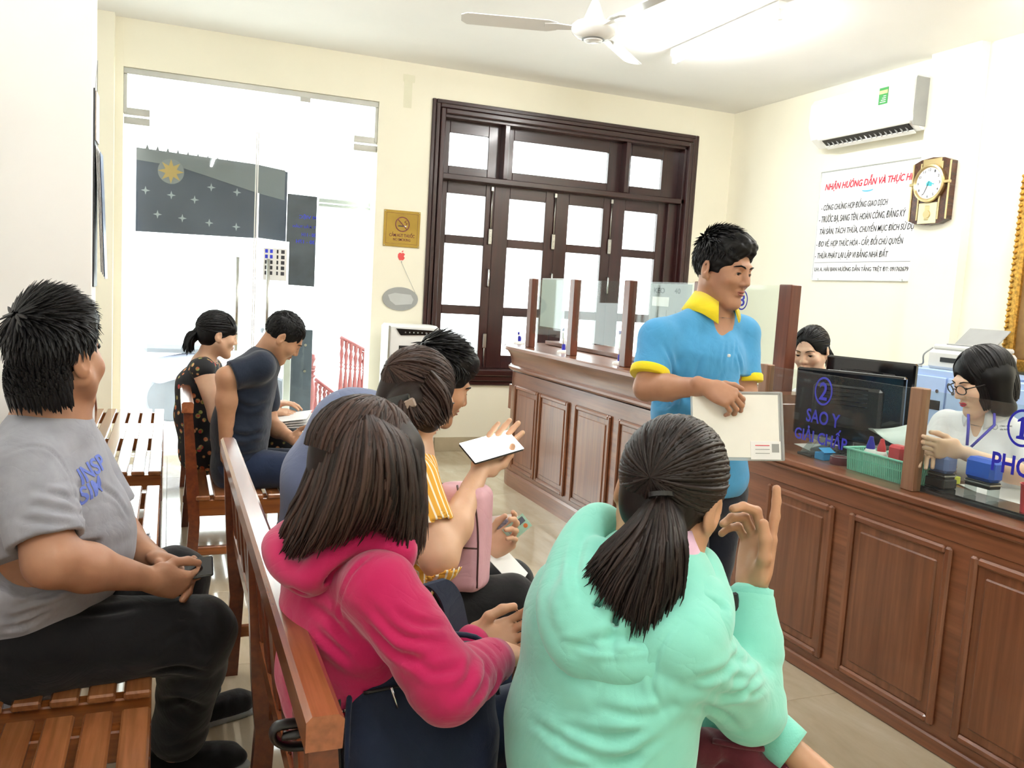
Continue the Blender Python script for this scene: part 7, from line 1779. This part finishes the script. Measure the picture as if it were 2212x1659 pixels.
obox('sheet', at(1088, 1212, 2.34), (.075, .05, .0008), [nrm(CR*.6-CU*.7+CF*.2), nrm(CF*.6+CR*.5+CU*.25), nrm(CU*.7-CF*.3+CR*.5)], m_paper, fp, .0003)
# pink backpack on her lap
m_pink = cloth('pink_leather', '#d9aab4', .5, 1200, .15, .04, 0)
MATS['pink_leather'].node_tree.nodes['Principled BSDF'].inputs['Roughness'].default_value = .4
m_ltrim = plain('brown_piping', '#4a2c28', .5)
b0, b1 = at(992, 1272, 2.20), at(1003, 1045, 2.20)
bu = nrm(b1-b0); bs_ = nrm(CR-CF*.25); bs_ = nrm(bs_-bu*(bs_ @ bu)); bf = np.cross(bs_, bu)
if bf @ CF > 0: bf = -bf
bc = (b0+b1)/2; hh = np.linalg.norm(b1-b0)/2
pk = thing('pink_backpack', b0, 'small pink leather backpack on the lap of the woman in yellow', 'bag')
pbag = sdf_obj('bag_body', [[rbox(bc, (.042, hh-.03, .032), [bs_, bu, bf], .028, .03), ell(bc+bu*(hh-.05), (.062, .05, .05), [bs_, bu, bf], .03)]], .005, m_pink, pk, disp=ripple(120, .0012, 40))
surf_line('piping', pbag, [((1022, 1052), (1032, 1150), (1030, 1270)), ((955, 1045), (940, 1150), (945, 1268)), ((968, 1040), (985, 1032), (1010, 1042), (1020, 1056))], .0024, m_ltrim, pk)
surf_line('zip', pbag, [((988, 1050), (1000, 1120), (990, 1180))], .0028, m_ltrim, pk)
surf_line('pocket_seam', pbag, [((948, 1172), (990, 1182), (1030, 1185))], .002, m_ltrim, pk)
surf_line('zip_pull', pbag, [((990, 1178), (992, 1188), (993, 1198))], .0042, m_gold, pk, 1.0, 8)
tube('strap', catmull([at(935, 1040, 2.2), at(915, 1120, 2.16), at(908, 1210, 2.14), at(930, 1255, 2.16)], 6), .012, m_black, pk, 8, .35)
# dark blue shoulder bag between the two women in front
m_bagn = cloth('navy_canvas_bag', '#1b2439', .8, 700, .3, .1, .15)
bg = thing('navy_shoulder_bag', at(900, 1700, 1.5), 'large dark navy shoulder bag beside the woman in magenta', 'bag')
cB = at(905, 1575, 1.50); uB = nrm(CU*.85+CF*.1); sB = nrm(at(1060, 1590, 1.56)-at(780, 1560, 1.45)); sB = nrm(sB-uB*(sB @ uB)); nB = np.cross(sB, uB)
if nB @ CF > 0: nB = -nB
sdf_obj('bag_body', [[rbox(cB, (.10, .10, .012), [sB, uB, nB], .04, .04), rbox(cB-uB*.06+nB*.03, (.095, .045, .008), [sB, uB, nB], .03, .03)]], .006, m_bagn, bg, disp=fsum(ripple(130, .003, 22), rings(cB+nB*.05, sB+uB*.3, .09, .004, .12, 2)))
def ob(x, z, o=.072): return cB+sB*x+uB*z+nB*(o-.018)
tube('piping', catmull([ob(-.135, -.12, .05), ob(-.14, .0, .05), ob(-.135, .09, .05), ob(-.11, .145, .045), ob(0, .162, .04), ob(.11, .145, .045), ob(.14, .05, .05)], 6), .005, m_bagn, bg, 8)
zp = ob(-.07, .075, .078); tube('zip_puller', [zp+uB*.016-sB*.006, zp-uB*.018+sB*.006], .0055, m_chrome, bg, 8, .5); tube('zip_teeth', catmull([ob(-.12, .085, .07), ob(-.05, .09, .073), ob(.06, .085, .073), ob(.13, .07, .066)], 5), .003, m_black, bg, 6)
tube('side_strap', catmull([ob(-.145, -.05, .03), ob(-.15, .06, .03), ob(-.13, .15, .02)], 5), .012, m_black, bg, 8, .3)
zp = ob(-.145, .04, .045); tube('carry_ring', [zp+uB*.015*math.cos(a)+sB*.011*math.sin(a) for a in np.linspace(0, 6.283, 17)], .003, m_chrome, bg, 6)
V, Fc = [], []
cs = catmull([at(880, 1420, 1.50), at(890, 1340, 1.52), at(905, 1285, 1.54), at(940, 1258, 1.57), at(972, 1290, 1.61), at(990, 1360, 1.65), at(1012, 1420, 1.68)], 6)
for i, p in enumerate(cs):
    q = nrm(CR*.55+CF*.8)*.03; n_ = nrm(np.cross(q, cs[min(i+1, len(cs)-1)]-cs[max(i-1, 0)]))*.003
    V += [p-q-n_, p+q-n_, p+q+n_, p-q+n_]
for i in range(len(cs)-1):
    for j in range(4): k = (j+1) % 4; Fc.append((i*4+j, i*4+k, i*4+4+k, i*4+4+j))
Fc += [(3, 2, 1, 0), tuple((len(cs)-1)*4+j for j in range(4))]
obj('shoulder_strap', mesh('shoulder_strap', V, Fc), m_bagn, bg)
# black strap bundle hanging behind the bench rail
st2 = thing('black_strap_bundle', at(640, 1600, 1.5), 'black strap loop hanging through the back of the front bench', 'strap')
tube('loop', catmull([at(690, 1565, 1.36), at(640, 1562, 1.35), at(597, 1570, 1.34), at(592, 1595, 1.34), at(625, 1612, 1.35), at(690, 1608, 1.36)], 6), .013, m_black, st2, 10, .5)
tube('loop_tail', catmull([at(690, 1570, 1.35), at(645, 1585, 1.335), at(612, 1590, 1.335)], 6), .011, m_black, st2, 8, .5)
# maroon bag in the lap of the woman in mint
m_maro = cloth('maroon_cloth', '#5c1f2c', .75, 500, .2, .12, .2)
mb = thing('maroon_bag', at(1590, 1680, 1.5), 'gathered maroon cloth bag on the lap of the woman in mint', 'bag')
sdf_obj('bag_body', [[ell(at(1575, 1680, 1.50), (.09, .075, .08), [CR, CU, CF], .05), ell(at(1640, 1690, 1.46), (.055, .055, .06), [CR, CU, CF], .04), cap(at(1510, 1610, 1.45), at(1620, 1625, 1.44), .03, .018, .03)]], .005, m_maro, mb, disp=fsum(ripple(140, .004, 60), rings(at(1580, 1640, 1.42), CR-CU*.3, .045, .006, .10, 4)))
tube('drawstring', catmull([at(1540, 1600, 1.42), at(1600, 1612, 1.40), at(1650, 1618, 1.40)], 6), .005, m_maro, mb, 8)

# ------------------------------------------------------------------ low counter desk things
ZT = .835
def onT(px, py): return atZ(px, py, ZT)
def tagthing(name, p, label, cat): return thing(name, p, label, cat)
# green basket with bottles
m_bask = plain('mint_basket_plastic', '#86cdb4', .4, var=.04)
p0, p1 = onT(1842, 1060), onT(1990, 1080)
bk = thing('green_basket', (2.55, 2.43, ZT), 'mint green plastic basket behind the low glass screen', 'basket')
bx0, bx1, by0, by1 = 2.475, 2.575, 2.24, 2.59
box('bottom', bx0+.01, bx1-.01, by0+.012, by1-.012, ZT, ZT+.004, m_bask, bk, .001)
for x in (bx0, bx1):
    sg_ = 1 if x == bx1 else -1
    obox('rim', (x+sg_*.004, (by0+by1)/2, ZT+.085), (.005, (by1-by0)/2+.008, .004), np.eye(3), m_bask, bk, .002)
    n = 34
    for i in range(n):
        y = by0+.012+(by1-by0-.024)*i/(n-1); obox('rib', (x-sg_*.004, y, ZT+.044), (.0016, .0032, .042), [(1, 0, -sg_*.13), (0, 1, 0), (sg_*.13, 0, 1)], m_bask, bk, .0005)
    obox('mid_band', (x-sg_*.004, (by0+by1)/2, ZT+.05), (.0018, (by1-by0)/2-.008, .003), np.eye(3), m_bask, bk, .0005)
for y in (by0, by1):
    sg_ = 1 if y == by1 else -1
    obox('rim', ((bx0+bx1)/2, y+sg_*.004, ZT+.085), ((bx1-bx0)/2, .005, .004), np.eye(3), m_bask, bk, .002)
    for i in range(9):
        x = bx0+.01+(bx1-bx0-.02)*i/8; obox('rib', (x, y-sg_*.004, ZT+.044), (.0032, .0016, .042), [(1, 0, 0), (0, 1, -sg_*.13), (0, sg_*.13, 1)], m_bask, bk, .0005)
def ink_bottle(x, y, col, label):
    t = thing('ink_bottle', (x, y, ZT+.004), label, 'bottle')
    lathe('bottle', [(.022, 0), (.0235, .01), (.0235, .075), (.018, .088), (.012, .092)], m_whitep, t, (x, y, ZT+.004), 18)
    lathe('cap', [(.0165, .088), (.016, .10), (.013, .112), (.009, .125), (.007, .136), (.0, .138)], col, t, (x, y, ZT+.004), 16)
m_rcap = plain('red_cap', '#c8323c', .4, var=0)
ink_bottle(2.53, 2.52, m_blue, 'white ink bottle with blue cap in the green basket'); ink_bottle(2.53, 2.465, m_rcap, 'white ink bottle with red cap in the green basket')
rb = thing('red_stamp', (2.54, 2.38, ZT), 'red plastic stamp standing in the green basket', 'stamp'); box('body', 2.515, 2.565, 2.355, 2.425, ZT+.06, ZT+.13, m_rcap, rb, .01); box('foot', 2.52, 2.56, 2.36, 2.42, ZT+.006, ZT+.06, m_black, rb, .004)
def stamp(x, y, w, d, h, mat, label, legs=True):
    t = thing('self_inking_stamp', (x, y, ZT+.02), label, 'stamp'); z = ZT+.022
    box('cover', x-d/2, x+d/2, y-w/2, y+w/2, z+h*.45, z+h, mat, t, .012)
    box('frame', x-d/2+.004, x+d/2-.004, y-w/2+.006, y+w/2-.006, z+h*.28, z+h*.45, m_black, t, .003)
    box('silver_band', x-d/2+.002, x+d/2-.002, y-w/2+.004, y+w/2-.004, z+h*.36, z+h*.40, m_metal, t, .001)
    for s in (-1, 1): box('leg', x-d/2+.006, x+d/2-.006, y+s*(w/2-.012)-.006, y+s*(w/2-.012)+.006, z, z+h*.3, m_clear if legs else m_black, t, .002)
    if not legs: box('base', x-d/2, x+d/2, y-w/2, y+w/2, z, z+h*.28, m_black, t, .003)
stamp(2.53, 2.185, .085, .06, .115, plain('slate_blue', '#6c7fb4', .4, var=0), 'slate blue and black stamp right of the green basket', False)
stamp(2.53, 2.02, .11, .06, .135, plain('bright_blue', '#2355c8', .35, var=0), 'bright blue self inking stamp on the black tray')
bt_ = thing('black_tray', (2.54, 1.85, ZT), 'glossy black flat box lying on the low counter', 'tray')
box('tray_body', 2.468, 2.60, 1.55, 2.23, ZT, ZT+.016, m_blackgloss, bt_, .004); box('tray_lid', 2.472, 2.60, 1.555, 2.225, ZT+.017, ZT+.021, m_blackgloss, bt_, .002)
rc = thing('red_cup', (2.50, 1.74, ZT), 'red plastic cup at the right edge of the counter', 'cup'); lathe('cup', [(.028, 0), (.034, .085), (.037, .09), (.033, .09), (.027, .006)], m_rcap, rc, (2.52, 1.835, ZT+.021), 20)
def sheet(px, py, w, h, rot, label, z=ZT+.0015, name='paper_sheet', mat=None):
    p = atZ(px, py, z); t = thing(name, p, label, 'paper'); c_, s_ = math.cos(rot), math.sin(rot)
    obox('sheet', p, (w/2, h/2, .0008), [(c_, s_, 0), (-s_, c_, 0), (0, 0, 1)], mat or m_paper, t, .0003)
sheet(1790, 972, .21, .30, -.3, 'white paper lying in front of the large monitor'); sheet(1870, 985, .21, .30, .2, 'white paper lying behind the green basket', ZT+.003)
sheet(2100, 1030, .21, .30, .1, 'white paper lying behind the two blue stamps'); sheet(2180, 1070, .21, .30, -.4, 'white paper at the right edge beside the black tray', ZT+.003)
sheet(2060, 1015, .2, .28, .5, 'white form under the hand of the clerk with glasses', ZT+.005)
yn = thing('yellow_note', atZ(2045, 1040, ZT+.01), 'yellow green sticky note pad behind the slate blue stamp', 'note pad'); p = atZ(2050, 1035, ZT+.015); obox('pad', p, (.025, .03, .014), np.eye(3), plain('note_yellow', '#c8d24a', .7), yn, .002)
tp = thing('red_tin', onT(1805, 1020), 'round dark red tin beside the green basket', 'tin'); p = onT(1812, 1040); lathe('tin', [(.036, 0), (.038, .004), (.038, .028), (.036, .032)], plain('tin_red', '#6e3038', .35, .3), tp, (2.52, 2.665, ZT), 24); ring('lid_rim', .03, .037, [(1, 0, 0), (0, 1, 0), (0, 0, 1)], (2.52, 2.665, ZT+.032), m_greyp, tp)
bf_ = thing('blue_flag_box', (2.53, 2.76, ZT), 'small light blue folded card left of the red tin', 'card'); box('card', 2.50, 2.55, 2.735, 2.79, ZT, ZT+.03, plain('sky_card', '#3f9ad8', .5), bf_, .003); obox('flap', (2.525, 2.745, ZT+.042), (.03, .02, .001), [(1, 0, 0), (0, .9, .4), (0, -.4, .9)], MATS['sky_card'], bf_, .0005)
ph_ = thing('acrylic_pen_rack', (2.53, 2.86, ZT), 'clear acrylic pen rack below the large monitor', 'pen rack')
for i in range(3): obox('slot', (2.52+.02*i, 2.845-.02*i, ZT+.045), (.006, .012, .05), [(.8, .6, 0), (-.5, .66, .56), (.33, -.45, .83)], m_clear, ph_, .001)
box('base', 2.495, 2.58, 2.80, 2.89, ZT, ZT+.012, m_black, ph_, .003)
kb = thing('keyboard', (2.66, 2.62, ZT), 'black keyboard in front of the large monitor', 'keyboard'); obox('base', (2.66, 2.66, ZT+.009), (.06, .2, .008), [(.96, .28, 0), (-.28, .96, 0), (0, 0, 1)], m_black, kb, .004)
for i in range(4):
    for j in range(14): obox('key', np.array((2.66, 2.66, ZT+.019))+np.array((.96, .28, 0))*(-.042+.028*i)+np.array((-.28, .96, 0))*(-.18+.028*j), (.011, .011, .003), [(.96, .28, 0), (-.28, .96, 0), (0, 0, 1)], m_black, kb, .001)
# curved sheet handed over by the clerk
p = at(1935, 925, 3.35)
hs = thing('handed_paper', p, 'pale sheet being passed between the two clerks', 'paper')
V, Fc = [], []
for i in range(9):
    u = i/8; c0 = at(1872+118*u, 925+30*u*(1-u)-18*u, 3.65-.45*u); c1 = at(1885+105*u, 925+95*u*(1.15-u)+10*u, 3.50-.42*u)
    V += [c0, c1, c0-ZU*.0012, c1-ZU*.0012]
for i in range(8):
    a = i*4; Fc += [(a, a+1, a+5, a+4), (a+2, a+6, a+7, a+3), (a, a+4, a+6, a+2), (a+1, a+3, a+7, a+5)]
Fc += [(0, 2, 3, 1), (32, 33, 35, 34)]
obj('sheet', mesh('sheet', V, Fc, True), plain('mint_tint_paper', '#e2eee6', .6), hs)

# ------------------------------------------------------------------ steel cabinets and fax machine
m_cab = plain('powder_blue_steel', '#a9c2ea', .45, var=.03)
cb = thing('steel_cabinet', (4.8, 3.9, 0), 'light blue steel cabinet against the right wall', 'cabinet')
box('body', 4.56, 5.05, 3.55, 4.38, 0, 1.115, m_cab, cb, .006)
for y0, y1 in ((3.58, 3.955), (3.975, 4.35)): 
    d = box('door', 4.545, 4.56, y0, y1, .08, 1.07, m_cab, cb, .004)
    lathe('lock', [(.012, 0), (.012, .006)], m_chrome, d, (4.545, y0+.05 if y0 > 3.9 else y1-.05, .98), 12, R0); box('recess_handle', 4.540, 4.546, y0+.02, y0+.11, .86, .92, m_black, d, .004)
fx = thing('fax_machine', (4.8, 4.05, 1.115), 'pale grey fax machine on the blue cabinet', 'fax machine')
m_fx = plain('fax_grey', '#d9dad6', .4, var=.03)
box('body', 4.60, 4.95, 3.80, 4.19, 1.115, 1.24, m_fx, fx, .02); box('top', 4.63, 4.95, 3.83, 4.18, 1.24, 1.275, m_fx, fx, .012)
obox('document_tray', (4.84, 4.0, 1.32), (.10, .15, .006), [(.75, 0, .66), (0, 1, 0), (-.66, 0, .75)], m_greyp, fx, .004)
box('paper_slot', 4.594, 4.602, 3.84, 4.08, 1.165, 1.195, m_black, fx, .003); box('control_panel', 4.66, 4.78, 3.86, 4.10, 1.275, 1.283, m_greyp, fx, .003)
tube('handset_cord', catmull([(4.66, 4.20, 1.25), (4.62, 4.23, 1.2), (4.64, 4.25, 1.14), (4.62, 4.28, 1.125), (4.60, 4.22, 1.122)], 8), .006, m_greyp, fx, 6); box('handset', 4.66, 4.9, 4.19, 4.235, 1.16, 1.2, m_fx, fx, .015)
cb2 = thing('steel_cabinet', (4.8, 3.0, 0), 'second light blue steel cabinet right of the clerk with glasses', 'cabinet')
box('body', 4.56, 5.05, 2.70, 3.53, 0, 1.10, m_cab, cb2, .006); box('door', 4.545, 4.56, 2.73, 3.5, .08, 1.06, m_cab, cb2, .004)
pb_ = thing('plastic_parcel', (4.7, 3.35, 1.10), 'crumpled clear plastic parcel on the second cabinet', 'parcel')
sdf_obj('parcel', [[rbox((4.72, 3.40, 1.15), (.08, .09, .03), np.eye(3), .018, .02)]], .008, plain('pale_film', '#dfe6ea', .25), pb_, disp=ripple(160, .006, 70))
gd_ = thing('maroon_ledger', at(1915, 925, 5.0), 'dark maroon ledger standing beside the blue cabinet', 'ledger')
p = np.array([4.50, 4.44, 0]); box('cover', 4.40, 4.52, 4.40, 4.45, .70, 1.0, plain('ledger_maroon', '#4a1f26', .5), gd_, .004); box('shelf', 4.38, 4.56, 4.385, 4.60, 0, .70, m_desk, gd_, .004)
# ceiling hook near the lamp and parked scooter outside
sc = thing('parked_scooter', (.05, 8.9, 0), 'washed out scooter parked outside the left door leaf', 'scooter')
m_tyre = plain('glare_pale_tyre', '#83868f', .7); m_sco = plain('scooter_grey', '#c3c6dc', .4, var=.2); q = atZ(330, 900, 0); sx0, sy0 = .02, 8.9  # black tyres and body colour lightened, outdoor glare painted in
sdf_obj('scooter_body', [[cap((sx0-.1, sy0, .5), (sx0+.35, sy0, .62), .13, .10, .05), cap((sx0+.4, sy0, .35), (sx0+.75, sy0, .35), .09, .08, .05), cap((sx0+.75, sy0, .35), (sx0+.85, sy0, .85), .08, .07, .05)]], .015, m_sco, sc)
for xx in (sx0, sx0+.95): lathe('wheel', [(.12, -.04), (.21, -.04), (.23, -.02), (.23, .02), (.21, .04), (.12, .04)], m_tyre, sc, (xx, sy0, .23), 24, [(1, 0, 0), (0, 0, 1), (0, -1, 0)])
tube('fork', [(sx0+.95, sy0, .23), (sx0+.84, sy0, .9)], .03, m_metal, sc); tube('handlebar', [(sx0+.82, sy0-.3, .95), (sx0+.84, sy0, .92), (sx0+.82, sy0+.3, .95)], .018, m_tyre, sc); box('seat', sx0-.25, sx0+.35, sy0-.12, sy0+.12, .68, .76, m_tyre, sc, .04)
